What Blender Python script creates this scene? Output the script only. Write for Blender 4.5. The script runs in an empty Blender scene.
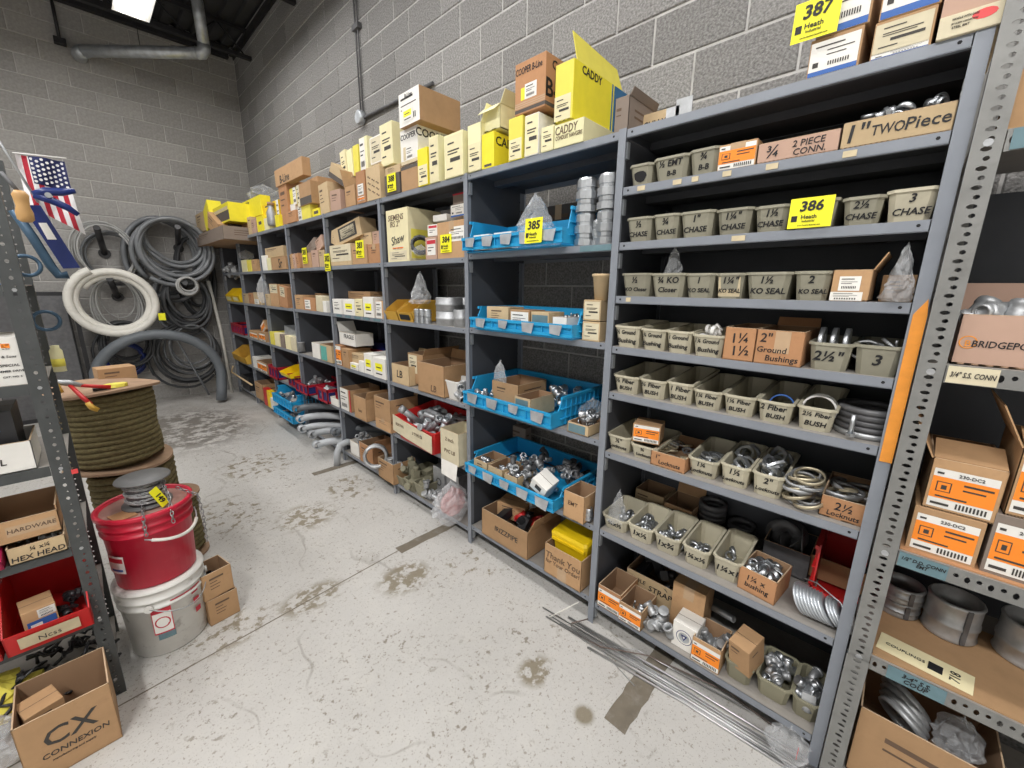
import bpy, math, random
from mathutils import Vector, Matrix
random.seed(11)
R = math.radians
C = bpy.context.scene.collection
SC = bpy.context.scene

# ------------------------------------------------------------------ camera, world, exposure
cam_d = bpy.data.cameras.new('camera'); cam = bpy.data.objects.new('camera', cam_d); C.objects.link(cam)
yaw, pitch, roll = 0.8089, -0.2295, 0.0128
fw = Vector((math.sin(yaw)*math.cos(pitch), math.cos(yaw)*math.cos(pitch), math.sin(pitch)))
rt0 = Vector((math.cos(yaw), -math.sin(yaw), 0)); up0 = rt0.cross(fw)
rt = math.cos(roll)*rt0 + math.sin(roll)*up0; up = -math.sin(roll)*rt0 + math.cos(roll)*up0
cam.matrix_world = Matrix(((rt.x, up.x, -fw.x, -1.5068), (rt.y, up.y, -fw.y, -0.88), (rt.z, up.z, -fw.z, 1.6022), (0, 0, 0, 1)))
cam_d.sensor_width = 36.0; cam_d.lens = 406.675/1024*36.0
cam_d.clip_start = 0.02; cam_d.clip_end = 60
SC.camera = cam
w = bpy.data.worlds.new('world'); SC.world = w; w.use_nodes = True
w.node_tree.nodes['Background'].inputs[0].default_value = (0.8, 0.85, 0.9, 1)
w.node_tree.nodes['Background'].inputs[1].default_value = 0.3
SC.view_settings.view_transform = 'Standard'; SC.view_settings.look = 'None'
SC.view_settings.exposure = -0.5; SC.view_settings.gamma = 1.0; SC.view_settings.use_curve_mapping = False
LAMP_W = 58.0

# ------------------------------------------------------------------ materials
MATS = {}
def nd(nt, typ, **kw):
    n = nt.nodes.new(typ)
    for k, v in kw.items(): setattr(n, k, v)
    return n
def mat(name, col, rough=0.6, metal=0.0, var=0.12, scale=18.0, bump=0.0, bscale=60.0, rnd=0.0, alpha=None, trans=0.0, dirt=None, dscale=6.0, dlo=0.52, dhi=0.68, damt=0.6):
    """Principled material: base colour with fine noise, a per-object shift (rnd), optional stains (dirt) and bump."""
    if name in MATS: return MATS[name]
    m = bpy.data.materials.new(name); m.use_nodes = True; nt = m.node_tree
    b = nt.nodes['Principled BSDF']
    b.inputs['Roughness'].default_value = rough; b.inputs['Metallic'].default_value = metal
    tc = nd(nt, 'ShaderNodeTexCoord')
    nz = nd(nt, 'ShaderNodeTexNoise'); nz.inputs['Scale'].default_value = scale; nz.inputs['Detail'].default_value = 4
    nt.links.new(tc.outputs['Object'], nz.inputs['Vector'])
    mr = nd(nt, 'ShaderNodeMapRange'); mr.inputs['From Min'].default_value = 0.25; mr.inputs['From Max'].default_value = 0.75
    mr.inputs['To Min'].default_value = 1-var; mr.inputs['To Max'].default_value = 1+var
    nt.links.new(nz.outputs['Fac'], mr.inputs['Value'])
    val = mr.outputs['Result']
    if rnd:
        oi = nd(nt, 'ShaderNodeObjectInfo')
        m2 = nd(nt, 'ShaderNodeMapRange'); m2.inputs['To Min'].default_value = 1-rnd; m2.inputs['To Max'].default_value = 1+rnd
        nt.links.new(oi.outputs['Random'], m2.inputs['Value'])
        mu = nd(nt, 'ShaderNodeMath', operation='MULTIPLY'); nt.links.new(val, mu.inputs[0]); nt.links.new(m2.outputs['Result'], mu.inputs[1])
        val = mu.outputs[0]
    hs = nd(nt, 'ShaderNodeHueSaturation'); hs.inputs['Color'].default_value = (*col, 1)
    nt.links.new(val, hs.inputs['Value'])
    out = hs.outputs['Color']
    if dirt is not None:
        n2 = nd(nt, 'ShaderNodeTexNoise'); n2.inputs['Scale'].default_value = dscale; n2.inputs['Detail'].default_value = 8; n2.inputs['Roughness'].default_value = 0.65
        nt.links.new(tc.outputs['Object'], n2.inputs['Vector'])
        r2 = nd(nt, 'ShaderNodeMapRange'); r2.inputs['From Min'].default_value = dlo; r2.inputs['From Max'].default_value = dhi
        r2.inputs['To Max'].default_value = damt
        nt.links.new(n2.outputs['Fac'], r2.inputs['Value'])
        mx = nd(nt, 'ShaderNodeMix', data_type='RGBA'); mx.inputs['B'].default_value = (*dirt, 1)
        nt.links.new(r2.outputs['Result'], mx.inputs['Factor']); nt.links.new(out, mx.inputs['A'])
        out = mx.outputs['Result']
    nt.links.new(out, b.inputs['Base Color'])
    if bump:
        nb = nd(nt, 'ShaderNodeTexNoise'); nb.inputs['Scale'].default_value = bscale; nb.inputs['Detail'].default_value = 3
        nt.links.new(tc.outputs['Object'], nb.inputs['Vector'])
        bp = nd(nt, 'ShaderNodeBump'); bp.inputs['Strength'].default_value = bump; bp.inputs['Distance'].default_value = 0.01
        nt.links.new(nb.outputs['Fac'], bp.inputs['Height']); nt.links.new(bp.outputs['Normal'], b.inputs['Normal'])
    if trans: b.inputs['Transmission Weight'].default_value = trans
    if alpha is not None: b.inputs['Alpha'].default_value = alpha
    MATS[name] = m; return m
def M(n): return MATS[n]
mat('block', (0.265, 0.259, 0.252), 0.95, var=0.5, scale=95, bump=0.55, bscale=140, rnd=0.13, dirt=(0.22, 0.21, 0.2), dscale=2.2, dlo=0.55, dhi=0.8, damt=0.4)
mat('block_back', (0.36, 0.347, 0.33), 0.95, var=0.16, scale=40, bump=0.35, bscale=120, rnd=0.09, dirt=(0.2, 0.19, 0.17), dscale=2.2, dlo=0.55, dhi=0.8, damt=0.4)
mat('mortar', (0.50, 0.49, 0.475), 0.95, var=0.2, scale=12)
mat('mortar_back', (0.52, 0.505, 0.485), 0.95, var=0.15, scale=12)
mat('steel', (0.24, 0.26, 0.295), 0.45, 0.1, var=0.07, scale=10, dirt=(0.13, 0.12, 0.11), dscale=9, dlo=0.6, dhi=0.8, damt=0.4)
mat('steel_shaded', (0.075, 0.08, 0.092), 0.55, 0.1, var=0.08, scale=8)  # same grey paint as steel, darkened: shade inside the bays put into the colour
mat('shelf_top', (0.30, 0.28, 0.255), 0.7, 0.0, var=0.12, scale=14, dirt=(0.13, 0.11, 0.09), dscale=14, dlo=0.52, dhi=0.75, damt=0.5)
mat('dark', (0.012, 0.012, 0.014), 0.8)
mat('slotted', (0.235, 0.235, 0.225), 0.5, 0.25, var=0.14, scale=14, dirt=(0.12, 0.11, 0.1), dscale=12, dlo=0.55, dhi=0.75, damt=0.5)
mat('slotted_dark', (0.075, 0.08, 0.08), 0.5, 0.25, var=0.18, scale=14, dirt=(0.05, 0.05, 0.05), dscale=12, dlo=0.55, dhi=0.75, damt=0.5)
mat('card', (0.47, 0.285, 0.145), 0.85, var=0.12, scale=14, rnd=0.16, dirt=(0.24, 0.13, 0.07), dscale=14, dlo=0.52, dhi=0.75, damt=0.5)
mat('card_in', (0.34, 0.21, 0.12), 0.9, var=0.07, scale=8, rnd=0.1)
mat('card_edge', (0.58, 0.42, 0.27), 0.9, var=0.1, scale=40)
mat('card_tan', (0.55, 0.41, 0.24), 0.85, var=0.12, scale=14, rnd=0.1, dirt=(0.33, 0.22, 0.12), dscale=14, dlo=0.52, dhi=0.75, damt=0.5)
mat('card_red', (0.47, 0.24, 0.115), 0.85, var=0.12, scale=14, rnd=0.1, dirt=(0.25, 0.12, 0.06), dscale=14, dlo=0.52, dhi=0.75, damt=0.5)
mat('card_grey', (0.25, 0.20, 0.165), 0.85, var=0.07, scale=8, rnd=0.1)
mat('card_pink', (0.50, 0.33, 0.25), 0.85, var=0.07, scale=8, rnd=0.06)
mat('card_dark', (0.10, 0.085, 0.075), 0.85, var=0.1, scale=8)
mat('paper', (0.82, 0.80, 0.75), 0.8, var=0.05, scale=20, rnd=0.05)
mat('paper_cream', (0.80, 0.72, 0.45), 0.8, var=0.05, scale=20, rnd=0.05)
mat('paper_aged', (0.66, 0.59, 0.42), 0.8, var=0.08, scale=20, rnd=0.05)
mat('tape_tan', (0.62, 0.52, 0.34), 0.7, var=0.1, scale=30)
mat('tape_clear', (0.52, 0.36, 0.22), 0.25, var=0.05, scale=30)
mat('ink', (0.012, 0.012, 0.014), 0.6)
mat('ink_soft', (0.05, 0.045, 0.04), 0.7)
mat('ink_brown', (0.13, 0.08, 0.05), 0.7)
mat('orange', (0.95, 0.27, 0.02), 0.6, var=0.04)
mat('orange_paint', (0.80, 0.30, 0.035), 0.6, var=0.1, scale=30, dirt=(0.3, 0.13, 0.03), dscale=16, dlo=0.58, dhi=0.75)
mat('yellow', (0.86, 0.74, 0.03), 0.55, var=0.05)
mat('yellow_box', (0.80, 0.70, 0.10), 0.7, var=0.05)
mat('yellow_pale', (0.84, 0.79, 0.47), 0.75, var=0.05, rnd=0.08)
mat('yellow_plastic', (0.90, 0.62, 0.01), 0.4, var=0.05)
mat('yellow_bin', (0.62, 0.36, 0.05), 0.5, var=0.08)
mat('tag_yellow', (0.93, 0.88, 0.02), 0.5, var=0.02)
mat('blue_print', (0.03, 0.15, 0.32), 0.6)
mat('blue_band', (0.04, 0.13, 0.42), 0.6)
mat('navy', (0.015, 0.025, 0.14), 0.4, var=0.15)
mat('blue_crate', (0.02, 0.33, 0.62), 0.4, var=0.06)
mat('blue_tool', (0.008, 0.022, 0.14), 0.35, var=0.15)
mat('blue_steel', (0.05, 0.10, 0.16), 0.45, 0.3, var=0.2)
mat('red_crate', (0.44, 0.012, 0.03), 0.4, var=0.08)
mat('red_bin', (0.55, 0.018, 0.018), 0.4, var=0.08)
mat('magenta_bin', (0.42, 0.015, 0.08), 0.4, var=0.08)
mat('red_bucket', (0.56, 0.012, 0.04), 0.38, var=0.06, dirt=(0.5, 0.3, 0.28), dscale=9, dlo=0.6, dhi=0.85, damt=0.3)
mat('red_print', (0.55, 0.03, 0.05), 0.6)
mat('red_lid', (0.34, 0.2, 0.16), 0.5, var=0.1, dirt=(0.5, 0.33, 0.28), dscale=5, dlo=0.42, dhi=0.7, damt=0.75)
mat('teal', (0.12, 0.42, 0.36), 0.7)
mat('teal_tape', (0.13, 0.22, 0.25), 0.5, var=0.12, scale=25)
mat('white_bucket', (0.80, 0.79, 0.75), 0.45, var=0.05, dirt=(0.2, 0.17, 0.14), dscale=11, dlo=0.58, dhi=0.72, damt=0.7)
mat('bin', (0.53, 0.49, 0.37), 0.55, var=0.08, scale=12, rnd=0.07, dirt=(0.33, 0.29, 0.21), dscale=10, dlo=0.52, dhi=0.75, damt=0.6)
mat('bin_grey', (0.31, 0.295, 0.225), 0.55, var=0.08, scale=12, rnd=0.08, dirt=(0.19, 0.175, 0.135), dscale=10, dlo=0.5, dhi=0.75, damt=0.6)
mat('bin_olive', (0.26, 0.245, 0.17), 0.55, var=0.1, scale=12, rnd=0.08)
mat('zinc', (0.52, 0.54, 0.56), 0.36, 0.9, var=0.15, scale=30, rnd=0.12)
mat('zinc_dull', (0.42, 0.43, 0.44), 0.45, 0.6, var=0.2, scale=30, rnd=0.15)
mat('brassy', (0.52, 0.46, 0.33), 0.4, 0.7, var=0.2, scale=30, rnd=0.15)
mat('iron', (0.13, 0.13, 0.135), 0.55, 0.4, var=0.2, scale=30, rnd=0.2)
mat('black_plastic', (0.02, 0.02, 0.022), 0.4, var=0.2)
mat('black_rubber', (0.045, 0.047, 0.05), 0.6, var=0.2, scale=9, rnd=0.2)
mat('grey_hose', (0.16, 0.168, 0.178), 0.3, var=0.15, scale=9, rnd=0.12)
mat('grey_pvc', (0.13, 0.145, 0.16), 0.45, var=0.08, scale=6)
mat('light_hose', (0.38, 0.38, 0.37), 0.5, var=0.12, scale=9)
mat('white_pvc', (0.74, 0.72, 0.66), 0.45, var=0.05, scale=9, dirt=(0.5, 0.47, 0.4), dscale=12, damt=0.4)
mat('pvc_light', (0.42, 0.44, 0.46), 0.45, var=0.08, scale=6, rnd=0.2)
mat('white_plastic', (0.78, 0.77, 0.74), 0.45, var=0.04)
mat('rope', (0.165, 0.135, 0.06), 0.9, var=0.3, scale=60, bump=0.6, bscale=150)
mat('spool_wood', (0.34, 0.22, 0.14), 0.85, var=0.2, scale=14)
mat('spool_grey', (0.15, 0.15, 0.15), 0.5, var=0.1, scale=14)
mat('chain', (0.33, 0.33, 0.33), 0.35, 0.8, var=0.2, scale=40)
mat('galv', (0.55, 0.58, 0.61), 0.35, 0.6, var=0.25, scale=14)
mat('wood_handle', (0.62, 0.36, 0.14), 0.5, var=0.15, scale=10)
mat('flag_red', (0.45, 0.02, 0.04), 0.8); mat('flag_blue', (0.015, 0.02, 0.09), 0.8); mat('flag_white', (0.78, 0.76, 0.76), 0.8)
mat('rod', (0.48, 0.48, 0.48), 0.3, 0.85, var=0.2, scale=5, rnd=0.2)
mat('wire', (0.17, 0.13, 0.11), 0.5, 0.5, var=0.2)
mat('roof', (0.055, 0.056, 0.06), 0.7, 0.2, var=0.25, scale=4)
mat('roof_steel', (0.03, 0.03, 0.033), 0.6, 0.3, var=0.3, scale=6)
mat('tape_brown', (0.17, 0.145, 0.11), 0.8, var=0.15, scale=20, dirt=(0.3, 0.28, 0.24), dscale=16, dlo=0.5, dhi=0.72, damt=0.5)
mat('wall_paint', (0.58, 0.575, 0.56), 0.9)
mat('red_mark', (0.75, 0.06, 0.06), 0.5)  # plain red of the smear, the post sticker and the bag print
# clear film bags
m = bpy.data.materials.new('film'); m.use_nodes = True; nt = m.node_tree
b = nt.nodes['Principled BSDF']; b.inputs['Base Color'].default_value = (0.8, 0.82, 0.84, 1); b.inputs['Roughness'].default_value = 0.18; b.inputs['Alpha'].default_value = 0.2
MATS['film'] = m
m = m.copy(); m.name = 'film_cloudy'; m.node_tree.nodes['Principled BSDF'].inputs['Alpha'].default_value = 0.3; MATS['film_cloudy'] = m
m = m.copy(); m.name = 'film_pink'; m.node_tree.nodes['Principled BSDF'].inputs['Alpha'].default_value = 0.42; m.node_tree.nodes['Principled BSDF'].inputs['Base Color'].default_value = (0.75, 0.28, 0.27, 1); MATS['film_pink'] = m
# floor: painted concrete with specks, patchy darkening towards the back and a large worn patch
def floor_mat():
    m = bpy.data.materials.new('floor_concrete'); m.use_nodes = True; nt = m.node_tree; L = nt.links.new
    b = nt.nodes['Principled BSDF']; b.inputs['Roughness'].default_value = 0.55
    tc = nd(nt, 'ShaderNodeTexCoord')
    def noise(s, det=6, ro=0.6):
        n = nd(nt, 'ShaderNodeTexNoise'); n.inputs['Scale'].default_value = s; n.inputs['Detail'].default_value = det; n.inputs['Roughness'].default_value = ro
        L(tc.outputs['Object'], n.inputs['Vector']); return n.outputs['Fac']
    def ramp(v, a, bb, lo=0.0, hi=1.0):
        r = nd(nt, 'ShaderNodeMapRange'); r.inputs['From Min'].default_value = a; r.inputs['From Max'].default_value = bb
        r.inputs['To Min'].default_value = lo; r.inputs['To Max'].default_value = hi; L(v, r.inputs['Value']); return r.outputs['Result']
    def mix(f, a, c2):
        x = nd(nt, 'ShaderNodeMix', data_type='RGBA'); L(f, x.inputs['Factor']); L(a, x.inputs['A']); x.inputs['B'].default_value = (*c2, 1); return x.outputs['Result']
    def mul(a, c2):
        x = nd(nt, 'ShaderNodeMath', operation='MULTIPLY'); L(a, x.inputs[0])
        if isinstance(c2, float): x.inputs[1].default_value = c2
        else: L(c2, x.inputs[1])
        return x.outputs[0]
    def blob(cx, cy, rx, ry):
        mp = nd(nt, 'ShaderNodeMapping', vector_type='TEXTURE'); mp.inputs['Location'].default_value = (cx, cy, 0); mp.inputs['Scale'].default_value = (rx, ry, 10)
        L(tc.outputs['Object'], mp.inputs['Vector']); g = nd(nt, 'ShaderNodeTexGradient', gradient_type='QUADRATIC_SPHERE'); L(mp.outputs[0], g.inputs[0]); return g.outputs['Fac']
    base = nd(nt, 'ShaderNodeRGB'); base.outputs[0].default_value = (0.53, 0.515, 0.49, 1)
    c = mix(ramp(noise(1.6), 0.45, 0.72, 0, 0.6), base.outputs[0], (0.44, 0.425, 0.40))
    c = mix(ramp(noise(9.0, 8, 0.7), 0.5, 0.8, 0, 0.5), c, (0.60, 0.58, 0.53))
    c = mix(ramp(noise(60.0, 4, 0.6), 0.605, 0.645, 0, 0.7), c, (0.24, 0.21, 0.17))
    c = mix(mul(ramp(noise(3.0, 2), 0.45, 0.6), ramp(noise(28.0, 8, 0.7), 0.575, 0.605, 0, 0.85)), c, (0.2, 0.17, 0.13))
    c = mix(ramp(noise(150.0, 3, 0.6), 0.61, 0.66, 0, 0.6), c, (0.20, 0.18, 0.15))
    # worn-through patch of bare concrete at the back, and smaller scars
    f = mul(ramp(blob(-0.85, 4.85, 0.85, 1.3), 0.02, 0.25), ramp(noise(7.0, 8, 0.7), 0.43, 0.53))
    c = mix(mul(f, 0.85), c, (0.155, 0.14, 0.12))
    for (cx, cy, rx, ry, lo) in ((-0.62, 1.98, 0.3, 0.3, 0.48), (-0.393, 0.02, 0.13, 0.11, 0.44), (-0.404, -0.236, 0.062, 0.062, 0.3), (-0.47, 0.93, 0.24, 0.2, 0.46), (-0.90, 1.14, 0.26, 0.16, 0.47), (-0.1, 0.75, 0.3, 0.3, 0.57), (-0.2, 2.2, 0.3, 0.4, 0.52), (-1.25, 1.2, 0.3, 0.2, 0.52), (-0.6, 3.2, 0.5, 0.5, 0.52), (-1.0, 2.4, 0.4, 0.5, 0.54)):
        f = mul(ramp(blob(cx, cy, rx, ry), 0.05, 0.3), ramp(noise(16.0, 6, 0.65), lo, lo+0.06)); c = mix(mul(f, 0.9), c, (0.22, 0.185, 0.125))
    # patchy darker tone growing towards the back wall
    sx = nd(nt, 'ShaderNodeSeparateXYZ'); L(tc.outputs['Object'], sx.inputs[0])
    g = ramp(sx.outputs['Y'], 3.2, 6.6, 0, 0.55); c = mix(mul(g, ramp(noise(3.0), 0.3, 0.7)), c, (0.2, 0.18, 0.155))
    # scratches
    wv = nd(nt, 'ShaderNodeTexWave'); wv.inputs['Scale'].default_value = 0.9; wv.inputs['Distortion'].default_value = 14; wv.inputs['Detail'].default_value = 3; L(tc.outputs['Object'], wv.inputs[0])
    c = mix(mul(ramp(wv.outputs['Fac'], 0.992, 1.0, 0, 0.5), ramp(noise(2.2), 0.5, 0.6)), c, (0.25, 0.23, 0.2))
    L(c, b.inputs['Base Color'])
    bp = nd(nt, 'ShaderNodeBump'); bp.inputs['Strength'].default_value = 0.12; bp.inputs['Distance'].default_value = 0.01; L(noise(25.0), bp.inputs['Height']); L(bp.outputs[0], b.inputs['Normal'])
    MATS['floor'] = m
floor_mat()
m = bpy.data.materials.new('tube_glow'); m.use_nodes = True
m.node_tree.nodes['Principled BSDF'].inputs['Emission Color'].default_value = (1, 0.98, 0.95, 1); m.node_tree.nodes['Principled BSDF'].inputs['Emission Strength'].default_value = 9.0
MATS['tube_glow'] = m

# ------------------------------------------------------------------ mesh building
class MB:
    def __init__(s): s.v = []; s.f = []; s.m = []; s.s = []
    def add(s, vs, fs, m=0, sm=False):
        o = len(s.v); s.v += [tuple(p) for p in vs]
        for f in fs: s.f.append(tuple(i+o for i in f)); s.m.append(m); s.s.append(sm)
        return s
    def box(s, x0, y0, z0, x1, y1, z1, m=0):
        return s.add([(x0,y0,z0),(x1,y0,z0),(x1,y1,z0),(x0,y1,z0),(x0,y0,z1),(x1,y0,z1),(x1,y1,z1),(x0,y1,z1)],
                     [(0,3,2,1),(4,5,6,7),(0,1,5,4),(1,2,6,5),(2,3,7,6),(3,0,4,7)], m)
    def hexa(s, p, m=0):        # 8 corner points, bottom ring then top ring
        return s.add(p, [(0,3,2,1),(4,5,6,7),(0,1,5,4),(1,2,6,5),(2,3,7,6),(3,0,4,7)], m)
    def slab(s, a, b, c, d, t, m=0):   # quad a,b,c,d given thickness t along its normal
        a, b, c, d = map(Vector, (a, b, c, d)); n = (b-a).cross(d-a).normalized()*t
        return s.hexa([a, b, c, d, a+n, b+n, c+n, d+n], m)
    def rings(s, rs, m=0, cap0=True, cap1=True, sm=False, closed=False):
        n = len(rs[0]); o = len(s.v)
        for r in rs: s.v += [tuple(p) for p in r]
        k = len(rs)
        for i in range(k if closed else k-1):
            j = (i+1) % k
            for q in range(n):
                a, b2 = q, (q+1) % n
                s.f.append((o+i*n+a, o+i*n+b2, o+j*n+b2, o+j*n+a)); s.m.append(m); s.s.append(sm)
        if not closed:
            if cap0: s.f.append(tuple(o+q for q in reversed(range(n)))); s.m.append(m); s.s.append(False)
            if cap1: s.f.append(tuple(o+(k-1)*n+q for q in range(n))); s.m.append(m); s.s.append(False)
        return s
    def lathe(s, prof, n=14, m=0, c=(0,0,0), ax='z', sm=True, cap0=True, cap1=True, closed=False):
        rs = []
        for r, h in prof:
            ring = []
            for q in range(n):
                a = 2*math.pi*q/n; x, y = r*math.cos(a), r*math.sin(a)
                p = (x, y, h) if ax == 'z' else ((x, -h, y) if ax == 'y' else (h, x, y))
                ring.append((p[0]+c[0], p[1]+c[1], p[2]+c[2]))
            rs.append(ring)
        return s.rings(rs, m, cap0, cap1, sm, closed)
    def tube(s, pts, r, n=8, m=0, closed=False, sm=True):
        P = [Vector(p) for p in pts]; k = len(P); rs = []; ref = None
        for i in range(k):
            if closed: t = P[(i+1) % k]-P[i-1]
            else: t = P[min(i+1, k-1)]-P[max(i-1, 0)]
            t.normalize()
            if ref is None:
                ref = t.cross(Vector((0, 0, 1)))
                if ref.length < 0.1: ref = t.cross(Vector((1, 0, 0)))
            ref = (ref - t*ref.dot(t)).normalized(); bi = t.cross(ref)
            rr = r[i] if isinstance(r, (list, tuple)) else r
            rs.append([P[i] + (ref*math.cos(2*math.pi*q/n) + bi*math.sin(2*math.pi*q/n))*rr for q in range(n)])
        return s.rings(rs, m, True, True, sm, closed)
    def hollow(s, x0, y0, z0, x1, y1, z1, t, m=0, mi=None):   # open-topped box
        mi = m if mi is None else mi
        s.box(x0, y0, z0, x1, y1, z0+t, mi)
        for a in ((x0,y0,x1,y0+t),(x0,y1-t,x1,y1),(x0,y0+t,x0+t,y1-t),(x1-t,y0+t,x1,y1-t)): s.box(a[0], a[1], z0, a[2], a[3], z1, m)
        return s
    def mesh(s, name, mats):
        me = bpy.data.meshes.new(name); me.from_pydata(s.v, [], s.f)
        for x in (mats if isinstance(mats, (list, tuple)) else [mats]): me.materials.append(M(x) if isinstance(x, str) else x)
        me.polygons.foreach_set('material_index', s.m); me.polygons.foreach_set('use_smooth', s.s); me.update()
        return me
    def part(s, name, mats, parent=None, loc=(0,0,0), rot=(0,0,0)): return put(name, s.mesh(name, mats), parent, loc, rot)
def put(name, me, parent=None, loc=(0,0,0), rot=(0,0,0), sc=None):
    o = bpy.data.objects.new(name, me); C.objects.link(o); o.parent = parent; o.location = loc; o.rotation_euler = rot
    if sc: o.scale = sc
    return o
def tag(o, label, cat, group=None):
    o['label'] = label; o['category'] = cat
    if group: o['group'] = group
    return o
def thing(name, label, cat, loc=(0,0,0), rz=0.0, group=None, rot=None):
    o = put(name, None, None, loc, rot if rot else (0, 0, rz)); o.empty_display_size = 0.05
    return tag(o, label, cat, group)
def struct(o): o['kind'] = 'structure'; return o
FRONT = -math.pi/2      # things on the long shelves: their local x runs to the photo's right, local y into the shelf
TXT = {}
def text_mesh(s, size=1.0, mt='ink', bold=0.0, shear=0.0):
    k = (s, round(size, 4), mt, bold, shear)
    if k in TXT: return TXT[k]
    cu = bpy.data.curves.new('lettering', 'FONT'); cu.body = s; cu.size = size; cu.align_x = 'CENTER'; cu.align_y = 'CENTER'
    cu.resolution_u = 2; cu.offset = bold*size; cu.shear = shear; cu.extrude = 0.0004; cu.space_line = 0.85
    o = bpy.data.objects.new('lettering', cu)
    me = bpy.data.meshes.new_from_object(o)
    bpy.data.objects.remove(o); me.name = 'lettering'; me.materials.clear(); me.materials.append(M(mt)); TXT[k] = me; return me
def letter(parent, s, x, y, z, size, mt='ink', bold=0.0, shear=0.0, fit=None, rot=(math.pi/2, 0, 0), tilt=0.0):
    """Lettering on a front face (facing local -y); fit caps its width."""
    me = text_mesh(s, size, mt, bold, shear); o = put('lettering', me, parent, (x, y-0.0006, z), (rot[0], rot[1]+tilt, rot[2]))
    wd = max(v.co.x for v in me.vertices)-min(v.co.x for v in me.vertices) if len(me.vertices) else 0
    if fit and wd > fit: o.scale = (fit/wd, max(fit/wd, 0.75), 1)
    return o
# ------------------------------------------------------------------ the room
WX, BY, ZC, LX, FY = 0.55, 6.65, 4.85, -5.2, -3.6      # right wall, back wall, roof, left wall, front wall
fl = struct(MB().box(LX, FY, -0.1, WX+0.2, BY+0.2, 0.0).part('floor', 'floor'))
cut = MB()
cut.hexa([(-3.2, 0.972, -0.002), (-0.37, 1.166, -0.002), (-0.37, 1.173, -0.002), (-3.2, 0.979, -0.002), (-3.2, 0.972, 0.0006), (-0.37, 1.166, 0.0006), (-0.37, 1.173, 0.0006), (-3.2, 0.979, 0.0006)]); cut.box(LX, -0.35, -0.002, -1.3, -0.342, 0.0006)
cut.part('saw_joint', 'tape_brown', fl)
BL, BH = 0.406, 0.203
def block_mesh(l, mt):
    b = MB(); c = 0.005; y0, y1, y2 = 0.0, c, 0.02; a, h = l/2, 0.0965
    b.rings([[(-a,y2,-h),(a,y2,-h),(a,y2,h),(-a,y2,h)], [(-a,y1,-h),(a,y1,-h),(a,y1,h),(-a,y1,h)], [(-a+c,y0,-h+c),(a-c,y0,-h+c),(a-c,y0,h-c),(-a+c,y0,h-c)]], 0, False, True)
    return b.mesh('block', mt)
def block_wall(parent, mt, org, u, rz, length, z0c, z1c, single, offset=0.0):
    """Courses of blocks along direction u from org; those in single(s, z) are objects of their own, the rest one joined part."""
    full = block_mesh(0.397, mt); cache = {}
    rest = MB()
    for k in range(z0c, z1c):
        s = offset - BL + (BL/2 if k % 2 else 0)
        while s < length:
            a, e = max(s, 0), min(s+BL, length)
            if e-a > 0.05:
                mid, l = (a+e)/2, e-a; z = (k+0.5)*BH
                jit = random.uniform(-0.0015, 0.0015)
                p = Vector(org) + Vector(u)*mid; n = Vector((math.sin(rz), -math.cos(rz), 0))*-1
                if single(mid, z):
                    me = full if abs(l-BL) < 0.002 else cache.setdefault(round(l, 3), block_mesh(l-0.009, mt))
                    put('block', me, parent, (p.x+n.x*jit, p.y+n.y*jit, z), (0, 0, rz))
                else:
                    me = block_mesh(l-0.009, mt); mx = Matrix.Translation((p.x, p.y, z)) @ Matrix.Rotation(rz, 4, 'Z')
                    rest.add([mx @ v.co for v in me.vertices], [tuple(q.vertices) for q in me.polygons]); bpy.data.meshes.remove(me)
            s += BL
    o = rest.part('block_field', mt, parent); o['kind'] = 'stuff'
wr = struct(MB().box(WX+0.006, FY, 0, WX+0.2, BY+0.2, ZC+0.1).part('wall_right', 'mortar'))
block_wall(wr, 'block', (WX, BY, 0), (0, -1, 0), -math.pi/2, BY-FY, 0, 24, lambda s, z: z > 2.05 and s < 8.0, offset=(BY+0.01) % BL)
wb = struct(MB().box(LX-0.2, BY+0.006, 0, WX+0.006, BY+0.2, ZC+0.1).part('wall_back', 'mortar_back'))
block_wall(wb, 'block_back', (LX, BY, 0), (1, 0, 0), 0.0, WX-LX, 0, 24, lambda s, z: s+LX > -2.6, offset=0.16)
struct(MB().box(LX-0.2, FY-0.2, 0, LX, BY+0.2, ZC).part('wall_left', 'wall_paint'))
struct(MB().box(LX, FY-0.2, 0, WX+0.2, FY, ZC).part('wall_front', 'wall_paint'))
ce = MB(); n = 44
prof = []
x = LX
while x < WX+0.15:
    prof += [(x, ZC), (x+0.09, ZC), (x+0.105, ZC+0.04), (x+0.15, ZC+0.04)]; x += 0.165
ce.add([(p[0], FY, p[1]) for p in prof] + [(p[0], BY, p[1]) for p in prof] + [(p[0], FY, p[1]+0.03) for p in prof] + [(p[0], BY, p[1]+0.03) for p in prof],
       [q for i in range(len(prof)-1) for q in ((i, i+1, len(prof)+i+1, len(prof)+i), (2*len(prof)+i, 3*len(prof)+i, 3*len(prof)+i+1, 2*len(prof)+i+1))])
struct(ce.part('ceiling', 'roof'))

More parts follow.
